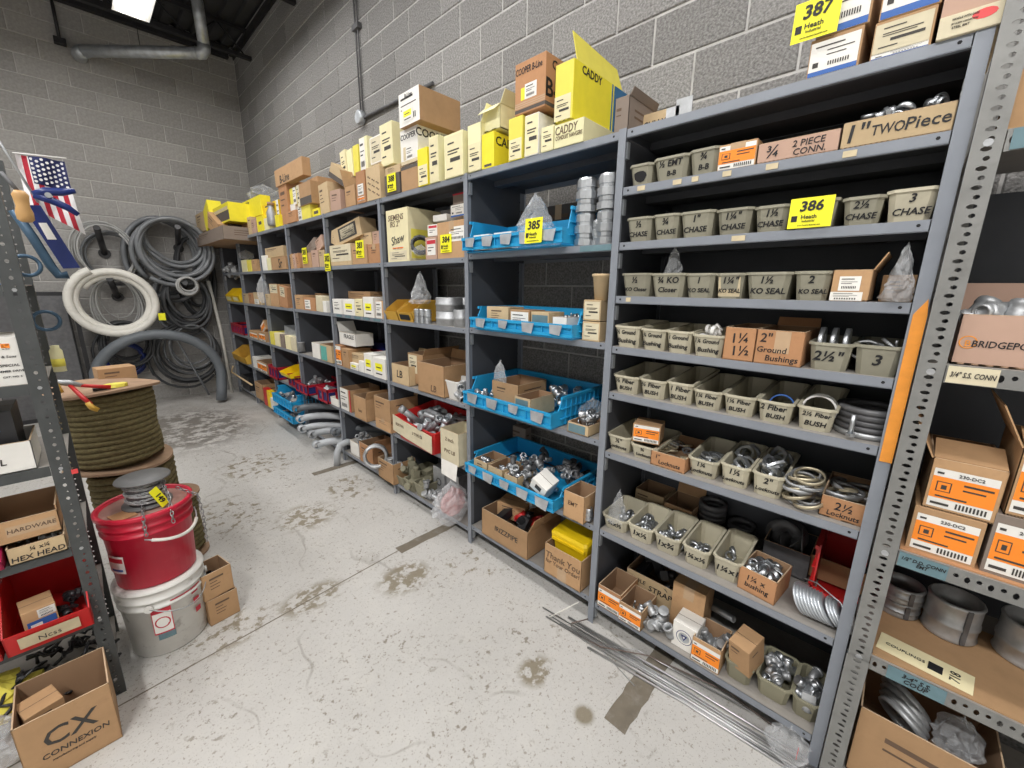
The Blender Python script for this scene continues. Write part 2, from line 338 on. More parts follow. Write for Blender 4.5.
# roof steel seen in the corner: two open-web joists across the bays and a wall angle
def joist(y, label):
    t = thing('roof_joist', label, 'joist', (0, y, 0), 0, 'roof joists')
    for z in (4.80, 4.50): MB().box(LX, -0.03, z-0.02, WX, 0.03, z+0.02).part('chord', 'roof_steel', t)
    nweb = int((WX-LX)/0.3); b = MB()
    for i in range(nweb):
        x0 = LX+i*0.3; za, zb = (4.5, 4.8) if i % 2 else (4.8, 4.5)
        b.tube([(x0, 0, za), (x0+0.3, 0, zb)], 0.009, 6)
    b.part('web', 'roof_steel', t)
joist(5.9, 'dark open-web roof joist nearest the back wall'); joist(4.3, 'dark open-web roof joist in front of the first')
tag(MB().box(WX-0.05, FY, 4.76, WX-0.002, BY, 4.78).box(WX-0.012, FY, 4.72, WX-0.002, BY, 4.78).part('roof_angle', 'roof_steel'), 'dark steel angle along the top of the long block wall', 'steel angle')
tag(MB().box(LX, BY-0.09, 4.70, WX-0.08, BY-0.01, 4.84).part('roof_beam', 'roof_steel'), 'dark steel beam along the top of the back wall', 'beam')

# fluorescent strip lights
def strip_light(x, y0, y1, z, label, k=1.0):
    t = thing('strip_light', label, 'light', (x, (y0+y1)/2, z), 0, 'fluorescent strip lights'); l = (y1-y0)/2
    MB().add([(-0.05,-l,0.08),(0.05,-l,0.08),(0.14,-l,0.0),(-0.14,-l,0.0),(-0.05,l,0.08),(0.05,l,0.08),(0.14,l,0.0),(-0.14,l,0.0)],
             [(0,1,5,4),(1,2,6,5),(0,4,7,3),(0,3,2,1),(4,5,6,7)]).part('reflector', 'white_plastic', t)
    for sx in (-0.06, 0.06): MB().lathe([(0.016, -l+0.02), (0.016, l-0.02)], 8, 0, (sx, 0, 0.012), 'y').part('tube', 'tube_glow', t)
    for sy in (-0.7, 0.7): MB().tube([(0, sy*l, 0.08), (0, sy*l, ZC-z+0.03)], 0.005, 6).part('hanger', 'roof_steel', t)
    d = bpy.data.lights.new('lamp', 'AREA'); d.shape = 'RECTANGLE'; d.size = 0.26; d.size_y = 2*l-0.05; d.energy = LAMP_W*k; d.color = (1.0, 0.985, 0.97)
    o = bpy.data.objects.new('lamp', d); C.objects.link(o); o.parent = t; o.location = (0, 0, -0.012)
    return t
strip_light(-0.71, 2.8, 5.19, 4.2, 'lit strip light hanging near the back wall', 0.95)
strip_light(-0.71, 0.1, 2.5, 4.2, 'lit strip light over the middle of the aisle', 0.7)
strip_light(-0.71, -2.6, -0.2, 4.2, 'lit strip light over the near end of the aisle', 0.7)
strip_light(-3.0, 2.8, 5.19, 4.2, 'lit strip light beyond the rack, back row')
strip_light(-3.0, 0.1, 2.5, 4.2, 'lit strip light beyond the rack, middle row', 1.5)
strip_light(-3.0, -2.6, -0.2, 4.2, 'lit strip light beyond the rack, near row', 3.4)

# round galvanised duct at the top of the back wall
t = thing('air_duct', 'round galvanised duct with elbows high on the back wall', 'duct', (-1.06, 6.62, 4.15))
dp = [Vector((0.03, -0.15, 0.06)), Vector((0.5, -0.58, 0.08)), Vector((0.98, -1.0, 0.1))]
MB().tube(dp, 0.06, 16).part('straight_run', 'galv', t)
MB().tube([(0, 0.02, 0.05), (0, -0.06, 0.05), (0.01, -0.11, 0.055), (0.045, -0.16, 0.06)], 0.068, 16).part('elbow', 'galv', t)
MB().tube([(0.96, -0.985, 0.1), (1.0, -1.01, 0.105), (1.025, -1.025, 0.15), (1.03, -1.03, 0.2)], 0.066, 16).part('elbow', 'galv', t)
MB().tube([(1.03, -1.03, 0.17), (0.98, -1.2, 0.73)], 0.058, 16).part('riser', 'galv', t)
MB().tube([(0.5, -0.56, 0.15), (0.5, -0.56, 0.72)], 0.004, 6).part('hanger', 'roof_steel', t)
t = thing('hanging_rod', 'dark rod with a bracket on the back wall under the roof', 'rod', (-1.2, 6.6, 4.3))
MB().tube([(0, 0, 0), (0, 0, 0.55)], 0.016, 8).part('rod', 'roof_steel', t); MB().box(-0.05, -0.03, -0.04, 0.05, 0.05, 0.02).part('bracket', 'roof_steel', t)

# electrical conduit with a junction box on the long wall
t = thing('wall_conduit', 'thin steel conduits dropping to a grey junction box', 'conduit', (WX, 3.0, 3.1))
for dy in (0.015, -0.03): MB().tube([(-0.015, dy, 0.05), (-0.015, dy+0.01, 1.5)], 0.007, 8).part('pipe', 'iron', t)
MB().lathe([(0.05, 0), (0.06, 0.006), (0.06, 0.05), (0.05, 0.056)], 16, 0, (-0.06, 0, 0), 'x').part('junction_box', 'galv', t)
MB().tube([(-0.02, -0.04, -0.01), (-0.02, -1.1, -0.04)], 0.013, 8).part('pipe', 'iron', t)
MB().box(-0.04, -0.07, 0.68, 0, 0.04, 0.72).part('strap', 'iron', t)

# ------------------------------------------------------------------ the long run of grey steel shelving
W, DEP = 0.914, 0.45
ZA = [2.185, 1.985, 1.785, 1.58, 1.376, 1.18, 0.91, 0.523, 0.125]
ZB = [2.185, 1.785, 1.385, 0.95, 0.525, 0.135]
ZD = [2.185, 1.77, 1.378, 0.925, 0.522, 0.105]
BAYS = {'A': (-0.9015, 0.0, ZA), 'B': (0, W, ZB)}
for i, k in enumerate('CDEFGH'): BAYS[k] = ((i+1)*W, (i+2)*W, ZD)
BAYWORD = dict(zip('ABCDEFGH', ('nearest unit', 'second bay', 'third bay', 'fourth bay', 'fifth bay', 'sixth bay', 'seventh bay', 'last bay')))
ORD = ['top', 'second', 'third', 'fourth', 'fifth', 'sixth', 'seventh', 'eighth', 'lowest']
def disc(b, c, r, ax, m, n=6):
    pts = []
    for q in range(n):
        a = 2*math.pi*q/n
        pts.append((c[0], c[1]+r*math.cos(a), c[2]+r*math.sin(a)) if ax == 'x' else (c[0]+r*math.cos(a), c[1], c[2]+r*math.sin(a)))
    b.add(pts, [tuple(reversed(range(n))) if ax == 'x' else tuple(range(n))], m)
def shelf_mesh(l):
    b = MB(); t = 0.0016; fh = 0.028; y0, y1 = -l/2+0.016, l/2-0.016
    b.add([(0,y0,0),(DEP,y0,0),(DEP,y1,0),(0,y1,0)], [(0,1,2,3)], 1)
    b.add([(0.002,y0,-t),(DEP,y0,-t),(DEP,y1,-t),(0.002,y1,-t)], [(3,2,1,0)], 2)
    b.box(0, y0, -fh, 0.0025, y1, 0.0, 0); b.box(0, y0, -fh-0.001, 0.014, y1, -fh+0.001, 0)
    b.box(DEP-0.002, y0, -fh, DEP, y1, 0.0, 0)
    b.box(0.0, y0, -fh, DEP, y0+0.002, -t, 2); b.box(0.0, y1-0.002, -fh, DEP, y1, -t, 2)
    b.box(0.19, y0+0.002, -0.03, 0.25, y1-0.002, -t*1.5, 2)          # stiffener underneath
    for yy in (y0+0.022, y1-0.022): disc(b, (-0.0005, yy, -0.013), 0.0045, 'x', 3)
    return b.mesh('shelf', ['steel', 'shelf_top', 'steel_shaded', 'dark'])
def panel_mesh(h):
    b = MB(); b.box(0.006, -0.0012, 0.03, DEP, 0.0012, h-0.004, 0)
    z = 0.12
    while z < h-0.05:
        for xx in (0.02, DEP-0.03): disc(b, (xx, -0.0018, z), 0.005, 'y', 1)
        z += 0.051
    for z in (0.4, 0.9, 1.4, 1.9): disc(b, (0.22, -0.0018, z), 0.003, 'y', 1)
    return b.mesh('side_panel', ['steel_shaded', 'dark'])
def post_mesh(h):
    b = MB(); b.box(-0.003, -0.0155, 0, 0.0, 0.0155, h); b.box(0.0, -0.003, 0, 0.032, 0.003, h)
    return b.mesh('post', 'steel')
PM, SM, SMA, PAN = post_mesh(2.19), shelf_mesh(W), shelf_mesh(0.9015), panel_mesh(2.19)
CLIP = MB().box(0.012, -0.016, -0.062, 0.03, -0.003, -0.004).mesh('clip', 'galv')
UNIT = {}
for k, (ya, yb, zs) in BAYS.items():
    t = thing('shelving_unit', f'grey steel shelving, {BAYWORD[k]}' + (' with nine closely spaced shelves' if k == 'A' else ' of the long run from the near end'), 'shelving', (0, (ya+yb)/2, 0), 0, 'grey steel shelving along the block wall'); UNIT[k] = t
    l = (yb-ya)/2
    put('post', PM, t, (0, l, 0)); put('post', PM, t, (DEP+0.004, l, 0), (0, 0, math.pi))
    put('side_panel', PAN, t, (0, l, 0))
    if k == 'A':
        put('post', PM, t, (0, -l, 0)); put('side_panel', PAN, t, (0, -l, 0))
        MB().box(-0.006, -0.017, 1.14, -0.0035, 0.010, 1.55).add([(-0.006,-0.017,1.55),(-0.006,0.010,1.55),(-0.006,-0.012,1.59),(-0.0035,-0.017,1.55),(-0.0035,0.010,1.55),(-0.0035,-0.012,1.59)], [(0,2,1),(3,4,5),(0,3,5,2),(1,2,5,4)]).part('edge_strip', 'orange_paint', t, (0, -l, 0))['label'] = 'orange painted strip on the end post'
    for z in zs:
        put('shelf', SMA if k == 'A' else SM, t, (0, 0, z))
        put('clip', CLIP, t, (0, l-0.002, z-0.035))
    if k not in 'BC':
        MB().box(DEP-0.004, -l+0.01, 0.05, DEP-0.001, l-0.01, 2.18).part('back_panel', 'steel_shaded', t)

# ------------------------------------------------------------------ slotted-angle racks
def slotted_face(b, w, h, pitch=0.0405, thick=0.0025, m=0, small=False):
    """Sheet in the XZ plane at y=0 (x 0..w) pierced by alternating slots and round holes."""
    n = int(h/pitch*2); dz = h/n
    for i in range(n):
        z0 = i*dz; zc = z0+dz/2; rx, rz2 = (0.0095, 0.0055) if i % 2 == 0 else (0.006, 0.0054)
        if small: rx, rz2 = (0.0052, 0.0065) if i % 2 == 0 else (0.0035, 0.003)
        cx = w*0.5+(0.0 if i % 2 == 0 else 0.004)
        hole = [(cx+rx*math.cos(a)*(1 if abs(math.cos(a)) > .5 else .8), zc+rz2*math.sin(a)) for a in [2*math.pi*q/8+math.pi/8 for q in range(8)]]
        out = [(w, zc+dz*.25), (w*0.75, z0+dz), (w*0.25, z0+dz), (0, zc+dz*.25), (0, zc-dz*.25), (w*0.25, z0), (w*0.75, z0), (w, zc-dz*.25)]
        V = [(p[0], 0, p[1]) for p in out]+[(p[0], 0, p[1]) for p in hole]+[(p[0], thick, p[1]) for p in hole]
        F = []
        for q in range(8):
            r = (q+1) % 8; F += [(r, q, 8+q, 8+r), (8+r, 8+q, 16+q, 16+r)]
        V += [(w, 0, z0+dz), (0, 0, z0+dz), (0, 0, z0), (w, 0, z0)]
        F += [(1, 0, 24), (3, 2, 25), (5, 4, 26), (7, 6, 27)]
        b.add(V, F, m)
def angle_post(w, h, flange_side=1, depth=0.045, pitch=0.0405, small=False):
    b = MB(); slotted_face(b, w, h, pitch, small=small)
    fx = w if flange_side > 0 else 0.0
    b.box(fx-0.003 if flange_side > 0 else fx, 0.0005, 0, fx if flange_side > 0 else fx+0.003, depth, h, 1)
    return b
# right-hand rack (front faces the aisle); local x = world -Y, local y = world +X
RX, RY = -0.03, -0.922
rk = thing('slotted_rack', 'slotted-angle steel rack of fittings at the near end of the run', 'rack', (RX, RY, 0), FRONT)
angle_post(0.05, 2.75, -1).part('post', ['slotted', 'slotted_dark'], rk)
angle_post(0.05, 2.75, -1).part('post', ['slotted', 'slotted_dark'], rk, (0, 0.47, 0))
angle_post(0.05, 2.75, 1).part('post', ['slotted', 'slotted_dark'], rk, (0.95, 0, 0))
angle_post(0.053, 0.52, -1, 0.02).part('splice_angle', ['slotted', 'slotted_dark'], rk, (-0.002, -0.004, 0))
ZR = [1.96, 1.432, 0.905, 0.545, 0.09]
for i, z in enumerate(ZR):
    b = MB(); b.box(0.003, 0.003, z-0.003, 0.95, 0.5, z, 1)
    s = MB(); slotted_face(s, 0.046, 0.9)            # front angle of the shelf, laid on its side
    b.add([(0.052+v[2], 0.003+v[1]-0.0015, z-0.046+v[0]) for v in s.v], [tuple(reversed(f)) for f in s.f], 0)
    b.part('shelf', ['slotted', 'shelf_top'], rk)
    bo = MB().lathe([(0.0085, -0.005), (0.0085, 0.0)], 8, 0, (0, 0, 0), 'y').mesh('bolt', 'zinc_dull')
    put('bolt', bo, rk, (0.026, -0.001, z-0.022))
MB().box(0.02, 0.49, 0.5, 0.93, 0.495, 1.9).part('back_panel', 'steel_shaded', rk)
# left-hand rack (front faces the camera)
lk = thing('slotted_rack', 'dark slotted-angle rack of boxes and red bins across the aisle', 'rack', (-1.62, 1.145, 0))
for x, y, h in ((-0.045, 0, 2.03), (-0.045, 0.42, 2.03), (-1.0, 0, 2.03), (-1.0, 0.42, 2.03)):
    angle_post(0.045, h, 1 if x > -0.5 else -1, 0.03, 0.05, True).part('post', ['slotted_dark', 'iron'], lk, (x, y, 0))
ZL = [1.595, 1.28, 0.993, 0.68, 0.37, 0.09]
for z in ZL:
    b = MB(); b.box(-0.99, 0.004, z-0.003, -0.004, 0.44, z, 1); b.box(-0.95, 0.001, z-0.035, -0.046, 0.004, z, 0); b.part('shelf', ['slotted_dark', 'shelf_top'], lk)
    put('bolt', MB().lathe([(0.006, -0.004), (0.006, 0)], 6, 0, (0,0,0), 'y').mesh('bolt', 'zinc_dull'), lk, (-0.022, -0.001, z-0.015))
# ------------------------------------------------------------------ builders for what stands on the shelves
LABELLED = []
def where(bay, si):
    return f'on top of the {BAYWORD[bay]}' if si == 0 else f'{ORD[si] if si < len(BAYS[bay][2])-1 else "lowest"} shelf, {BAYWORD[bay]}'
SIZEW = {'1/2': 'half inch', '3/4': 'three-quarter inch', '1': 'one inch', '1 1/4': 'inch-and-quarter', '1 1/2': 'inch-and-half', '2': 'two inch', '2 1/2': 'two-and-half inch', '3': 'three inch'}
def inwords(s):
    import re
    s = re.sub(r'(?<=\d)x(?=\d)', ' by ', s.replace('"', ''))
    for k in ('2 1/2', '1 1/4', '1 1/2', '1/2', '3/4'): s = re.sub(r'(?<![\w/])'+re.escape(k)+r'(?![\d/])', SIZEW[k], s)
    return re.sub(r'(?<![\w/-])([123])(?![\d/-])', lambda m: SIZEW[m.group(1)], s)
def frac(s):
    for a, c in ((' 1/2', '½'), (' 1/4', '¼'), (' 3/4', '¾'), ('1/2', '½'), ('1/4', '¼'), ('3/4', '¾')): s = s.replace(a, c)
    return s
def place(name, desc, cat, bay, si, ym, xf=0.012, rz=0.0, dz=0.0, group=None, rot=None):
    desc = inwords(desc); lab = f'{desc}, {where(bay, si)}' if bay else desc
    t = thing(name, lab, cat, (xf, ym, (BAYS[bay][2][si] if bay else 0)+dz), FRONT+rz, group)
    if rot: t.rotation_euler = (rot[0], rot[1], FRONT+rz+rot[2])
    LABELLED.append(t); return t
def sticker(parent, kind, x0, z0, x1, z1, y=0.0, name='printed_label'):
    b = MB(); e = 0.0006; W_, H_ = x1-x0, z1-z0
    mats = ['paper', 'orange', 'ink_soft', 'blue_band', 'paper_cream', 'yellow', 'red_print', 'teal', 'paper_aged', 'tape_tan', 'teal_tape', 'card_dark', 'tag_yellow', 'tape_clear']
    def q(a, c, d, f, m, o=1): b.add([(x0+a*W_, y-e*o, z0+c*H_), (x0+d*W_, y-e*o, z0+c*H_), (x0+d*W_, y-e*o, z0+f*H_), (x0+a*W_, y-e*o, z0+f*H_)], [(0, 1, 2, 3)], m)
    base = {'orange': 0, 'white': 0, 'blue': 0, 'cream': 4, 'aged': 8, 'tan': 9, 'teal': 10, 'tealbox': 7, 'dark': 11, 'red': 0, 'yellow': 5, 'clear': 13, 'bluebox': 3, 'redfill': 6, 'inkfill': 2, 'yelwhite': 0}[kind]
    q(0, 0, 1, 1, base)
    bars = lambda a, d, c, f: [q(a+(d-a)*i/9.0, c, a+(d-a)*(i+0.55)/9.0, f, 2, 3) for i in range(9)]
    if kind == 'orange':
        q(0, 0.24, 1, 0.8, 1, 2); bars(0.45, 0.95, 0.05, 0.19); q(0.05, 0.07, 0.35, 0.13, 2, 3); q(0.05, 0.87, 0.16, 0.92, 2, 3)
        q(0.08, 0.42, 0.32, 0.68, 2, 3); q(0.1, 0.44, 0.3, 0.66, 1, 4); q(0.16, 0.49, 0.25, 0.6, 2, 5); q(0.5, 0.66, 0.95, 0.71, 2, 3); q(0.5, 0.54, 0.85, 0.58, 2, 3); q(0.1, 0.28, 0.6, 0.32, 2, 3)
    elif kind == 'blue':
        q(0, 0, 1, 0.14, 3, 2); bars(0.4, 0.85, 0.24, 0.36); q(0.1, 0.82, 0.7, 0.86, 2, 2); q(0.35, 0.68, 0.9, 0.71, 2, 2); q(0.35, 0.55, 0.75, 0.58, 2, 2); q(0.08, 0.25, 0.2, 0.4, 2, 2)
    elif kind == 'white':
        q(0.1, 0.78, 0.7, 0.84, 2, 2); q(0.1, 0.6, 0.85, 0.63, 2, 2); q(0.1, 0.48, 0.6, 0.52, 2, 2); bars(0.15, 0.85, 0.15, 0.32)
    elif kind == 'red':
        q(0, 0.7, 1, 0.95, 6, 2); q(0.1, 0.45, 0.8, 0.5, 2, 2); q(0.1, 0.25, 0.5, 0.32, 2, 2)
    elif kind in ('cream', 'aged'):
        q(0.15, 0.8, 0.55, 0.84, 2, 2); q(0.15, 0.62, 0.85, 0.655, 2, 2); q(0.15, 0.55, 0.75, 0.58, 2, 2); q(0.3, 0.36, 0.9, 0.46, 2, 2); q(0.1, 0.18, 0.45, 0.22, 2, 2)
    elif kind == 'yelwhite':
        q(0.15, 0.35, 0.85, 0.75, 12, 2); q(0.25, 0.5, 0.7, 0.56, 2, 3); q(0.2, 0.15, 0.8, 0.22, 2, 2)
    elif kind == 'bluebox':
        q(0.1, 0.55, 0.5, 0.8, 0, 2); q(0.1, 0.2, 0.9, 0.3, 0, 2)
    return b.part(name, mats, parent)
def carton(desc, bay, si, ym, w, h, d=0.24, xf=0.012, mt='card', opened=False, flaps='', st=(), tx=(), rz=0.0, dz=0.0, name='carton', tape=True, group='cartons on the shelves', sidetx=(), rot=None, cat='box', lid=False, fl_h=0.09, cut=0.0):
    """Cardboard box, front face towards the aisle. st: stickers (kind, x0, z0, x1, z1) in fractions of the front; tx: (text, x, z, size, ink) likewise."""
    t = place(name, desc, cat, bay, si, ym, xf, rz, dz, group, rot)
    a = w/2; th = 0.004
    if not opened:
        c = 0.0015
        MB().rings([[(-a+c,c,0),(a-c,c,0),(a-c,d-c,0),(-a+c,d-c,0)], [(-a,0,c),(a,0,c),(a,d,c),(-a,d,c)], [(-a,0,h-c),(a,0,h-c),(a,d,h-c),(-a,d,h-c)], [(-a+c,c,h),(a-c,c,h),(a-c,d-c,h),(-a+c,d-c,h)]]).part('body', mt, t); bd = [o for o in t.children][-1]
        if tape and w > 0.09:
            MB().box(-0.022, -0.0007, h*0.72, 0.022, 0, h+0.0005).box(-0.022, -0.0007, h, 0.022, d, h+0.0007).part('tape', 'tape_clear', t)
        else:
            MB().box(-a, d/2-0.001, h-0.0002, a, d/2+0.001, h+0.0004).part('seam', 'ink_brown', t)
    else:
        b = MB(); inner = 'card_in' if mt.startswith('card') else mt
        b.box(-a, 0, 0, a, d, th, 1)
        hf = h-cut
        b.box(-a, 0, 0, a, th*0.5, hf, 0); b.box(-a+th, th*0.5, 0, a-th, th, hf, 1)
        b.box(-a, d-th*0.5, 0, a, d, h, 0); b.box(-a+th, d-th, 0, a-th, d-th*0.5, h, 1)
        b.box(-a, 0, 0, -a+th*0.5, d, h, 0); b.box(-a+th*0.5, th, 0, -a+th, d-th, h, 1)
        b.box(a-th*0.5, 0, 0, a, d, h, 0); b.box(a-th, th, 0, a-th*0.5, d-th, h, 1)
        b.box(-a, 0, hf-0.0005, a, th, hf+0.0006, 2); b.box(-a, d-th, h-0.0005, a, d, h+0.0006, 2)
        b.box(-a, 0, h-0.0005, -a+th, d, h+0.0006, 2); b.box(a-th, 0, h-0.0005, a, d, h+0.0006, 2)
        bd = b.part('body', [mt, inner, 'card_edge'], t)
        for f in flaps:
            k = fl_h
            if f == 'F': q = [(-a,0,h),(a,0,h),(a*0.97,-k*0.7,h-k*0.6),(-a*0.97,-k*0.7,h-k*0.6)]
            elif f == 'B': q = [(a,d-0.002,h),(-a,d-0.002,h),(-a*0.97,d+k*0.2,h+k),(a*0.97,d+k*0.2,h+k)]
            elif f == 'L': q = [(-a,d,h),(-a,0,h),(-a-k*0.75,0.004,h+k*0.35),(-a-k*0.75,d-0.004,h+k*0.35)]
            elif f == 'R': q = [(a,0,h),(a,d,h),(a+k*0.7,d-0.004,h+k*0.3),(a+k*0.7,0.004,h+k*0.3)]
            elif f == 'r': q = [(a,0,h),(a,d,h),(a+k*0.45,d-0.004,h+k*0.9),(a+k*0.45,0.004,h+k*0.9)]
            elif f == 'l': q = [(-a,d,h),(-a,0,h),(-a-k*0.4,0.004,h+k*0.85),(-a-k*0.4,d-0.004,h+k*0.85)]
            elif f == 'i': q = [(-a*0.98,0.004,h),(a*0.98,0.004,h),(a*0.96,k*0.95,h+k*0.25),(-a*0.96,k*0.95,h+k*0.25)]
            MB().slab(*q, 0.003).part('flap', mt, t)
    for s in st: sticker(bd, s[0], -a+s[1]*w, s[2]*h, -a+s[3]*w, s[4]*h)
    for s in tx: letter(bd, frac(s[0]), -a+s[1]*w, -0.0004, s[2]*h, s[3], s[4] if len(s) > 4 else 'ink_brown', 0.01, 0.1, fit=w*(s[6] if len(s) > 6 else min(0.92, 2*min(s[1], 1-s[1])*0.96)), tilt=s[5] if len(s) > 5 else 0)
    for s in sidetx: letter(bd, s[0], a+0.0008, s[1]*d, s[2]*h, s[3], s[4] if len(s) > 4 else 'ink_brown', 0.015, 0, fit=d*0.9, rot=(math.pi/2, 0, math.pi/2))
    if not st and not tx and mt.startswith('card') and w > 0.05 and h > 0.04:      # faint carton print on the front and near side
        rp = random.Random(int(w*7919+h*104729)); b = MB()
        def bar(x0, x1, z0, z1, side=False):
            if side: b.add([(a+0.0006, x0*d, z0*h), (a+0.0006, x1*d, z0*h), (a+0.0006, x1*d, z1*h), (a+0.0006, x0*d, z1*h)], [(0, 1, 2, 3)])
            else: b.add([(-a+x0*w, -0.0006, z0*h), (-a+x1*w, -0.0006, z0*h), (-a+x1*w, -0.0006, z1*h), (-a+x0*w, -0.0006, z1*h)], [(0, 1, 2, 3)])
        z = rp.uniform(0.68, 0.8); x0 = rp.uniform(0.08, 0.3)
        bar(x0, x0+rp.uniform(0.3, 0.55), z, z+0.07)
        for k in range(rp.randint(1, 3)): bar(x0, x0+rp.uniform(0.2, 0.5), z-0.12*(k+1), z-0.12*(k+1)+0.03)
        b.part('carton_print', 'ink_brown', bd); b = MB()
        for k in range(rp.randint(1, 3)): bar(0.2, rp.uniform(0.4, 0.8), 0.7-0.16*k, 0.7-0.16*k+0.05, True)
        b.part('carton_print', 'ink_brown', bd)
    t['w'], t['d'], t['h'] = w, d, h
    return t
def oct_ring(w0, d0, y0, z, c, zf=None):
    """Rounded-corner ring of a tub, front edge at y0; zf lowers the front points."""
    a = w0/2; zf = z if zf is None else zf
    return [(-a+c, y0, zf), (a-c, y0, zf), (a, y0+c, zf), (a, y0+d0-c, z), (a-c, y0+d0, z), (-a+c, y0+d0, z), (-a, y0+d0-c, z), (-a, y0+c, zf)]
def tub(desc, bay, si, ym, w, h, d=0.28, xf=0.004, mt='bin', lines=(), front=0.78, rz=0.0, dz=0.0, ink='ink', blot=False, paper=None, name='parts_bin', group='cream parts bins', rot=None, cat='bin'):
    """Moulded parts bin: tapering tub with a rolled rim, lower at the front."""
    t = place(name, desc, cat, bay, si, ym, xf, rz, dz, group, rot)
    tp = 0.10; H = h/front if front else h; hf = h; wb = w*(1-tp*2*0.8); th = 0.0035; fs = 0.02*min(1, h/0.1)
    w1 = w*1.0
    b = MB()
    b.rings([oct_ring(wb, d-0.03, fs, 0.0, 0.012), oct_ring(w1, d, 0.0, H-0.008, 0.014, hf-0.008), oct_ring(w1+0.010, d+0.008, -0.004, H-0.008, 0.016, hf-0.008),
             oct_ring(w1+0.010, d+0.008, -0.004, H, 0.016, hf), oct_ring(w1-2*th, d-2*th, th, H, 0.013, hf), oct_ring(wb-2*th, d-0.03-2*th, fs+th, th, 0.011)], 0, True, True, False)
    tb = b.part('tub', mt, t)
    n = len(lines)
    def fy(z): return fs*(1-z/max(hf-0.008, 0.01))
    if paper: 
        o = sticker(tb, paper, -w*0.4, hf*0.08, w*0.4, hf*0.86, 0.0, 'paper_label'); o.rotation_euler = (math.atan2(fs, hf), 0, 0); o.location = (0, fs+0.0006 if False else fs, 0)
    for i, ln in enumerate(lines):
        zc = hf*(0.70-0.40*i) if n == 2 else (hf*0.5 if n == 1 else hf*(0.78-0.28*i))
        sz = hf*(0.50 if n == 1 else (0.36 if i == 0 else 0.30)) if n < 3 else hf*0.27
        o = letter(tb, frac(ln), random.uniform(-0.05, 0.03)*w, fy(zc)-0.0014, zc, sz, ink, 0.022, 0.18, fit=w*0.8, rot=(math.pi/2+math.atan2(fs, hf), 0, 0), tilt=0)
    if blot:
        b2 = MB(); pts = [(math.cos(q*0.524)*w*0.3*random.uniform(.8, 1.1), 0, hf*0.45+math.sin(q*0.524)*hf*0.27*random.uniform(.8, 1.1)) for q in range(12)]
        b2.add([(p[0], fy(p[2])-0.0016, p[2]) for p in pts], [tuple(range(12))]).part('ink_blot', 'ink', tb)
    t['w'], t['d'], t['h'] = w, d, h
    return t
def hopper(desc, bay, si, ym, w, h, d=0.2, xf=0.012, mt='yellow_bin', rz=0.0, dz=0.0, card='ink', group=None, rot=None, name='hopper_bin'):
    """Stacking bin with a sloping scooped front."""
    t = place(name, desc, 'bin', bay, si, ym, xf, rz, dz, group, rot); a = w/2; th = 0.004
    b = MB(); b.box(-a, 0.0, 0, a, d, th); b.box(-a, d-th, 0, a, d, h)
    b.hexa([(-a, 0, 0), (a, 0, 0), (a, th, 0), (-a, th, 0), (-a, -0.02, h*0.45), (a, -0.02, h*0.45), (a, -0.02+th, h*0.45), (-a, -0.02+th, h*0.45)])
    for x in (-a, a-th):
        b.add([(x,0,0),(x,d,0),(x,d,h),(x,d*0.45,h),(x,-0.02,h*0.45),(x+th,0,0),(x+th,d,0),(x+th,d,h),(x+th,d*0.45,h),(x+th,-0.02,h*0.45)],
              [(0,4,3,2,1),(5,6,7,8,9),(0,1,6,5),(1,2,7,6),(2,3,8,7),(3,4,9,8),(4,0,5,9)])
    b.box(-a-0.004, d*0.45, h-0.012, -a, d, h); b.box(a, d*0.45, h-0.012, a+0.004, d, h)
    b.part('body', mt, t)
    if card: 
        o = MB().add([(-a*0.7,-0.001,0),(a*0.7,-0.001,0),(a*0.7,-0.001,h*0.26),(-a*0.7,-0.001,h*0.26)], [(0,1,2,3)]).part('label_card', card, t, (0, -0.009, h*0.1)); o.rotation_euler = (math.atan2(0.02, h*0.45), 0, 0)
    t['w'], t['d'], t['h'] = w, d, h
    return t
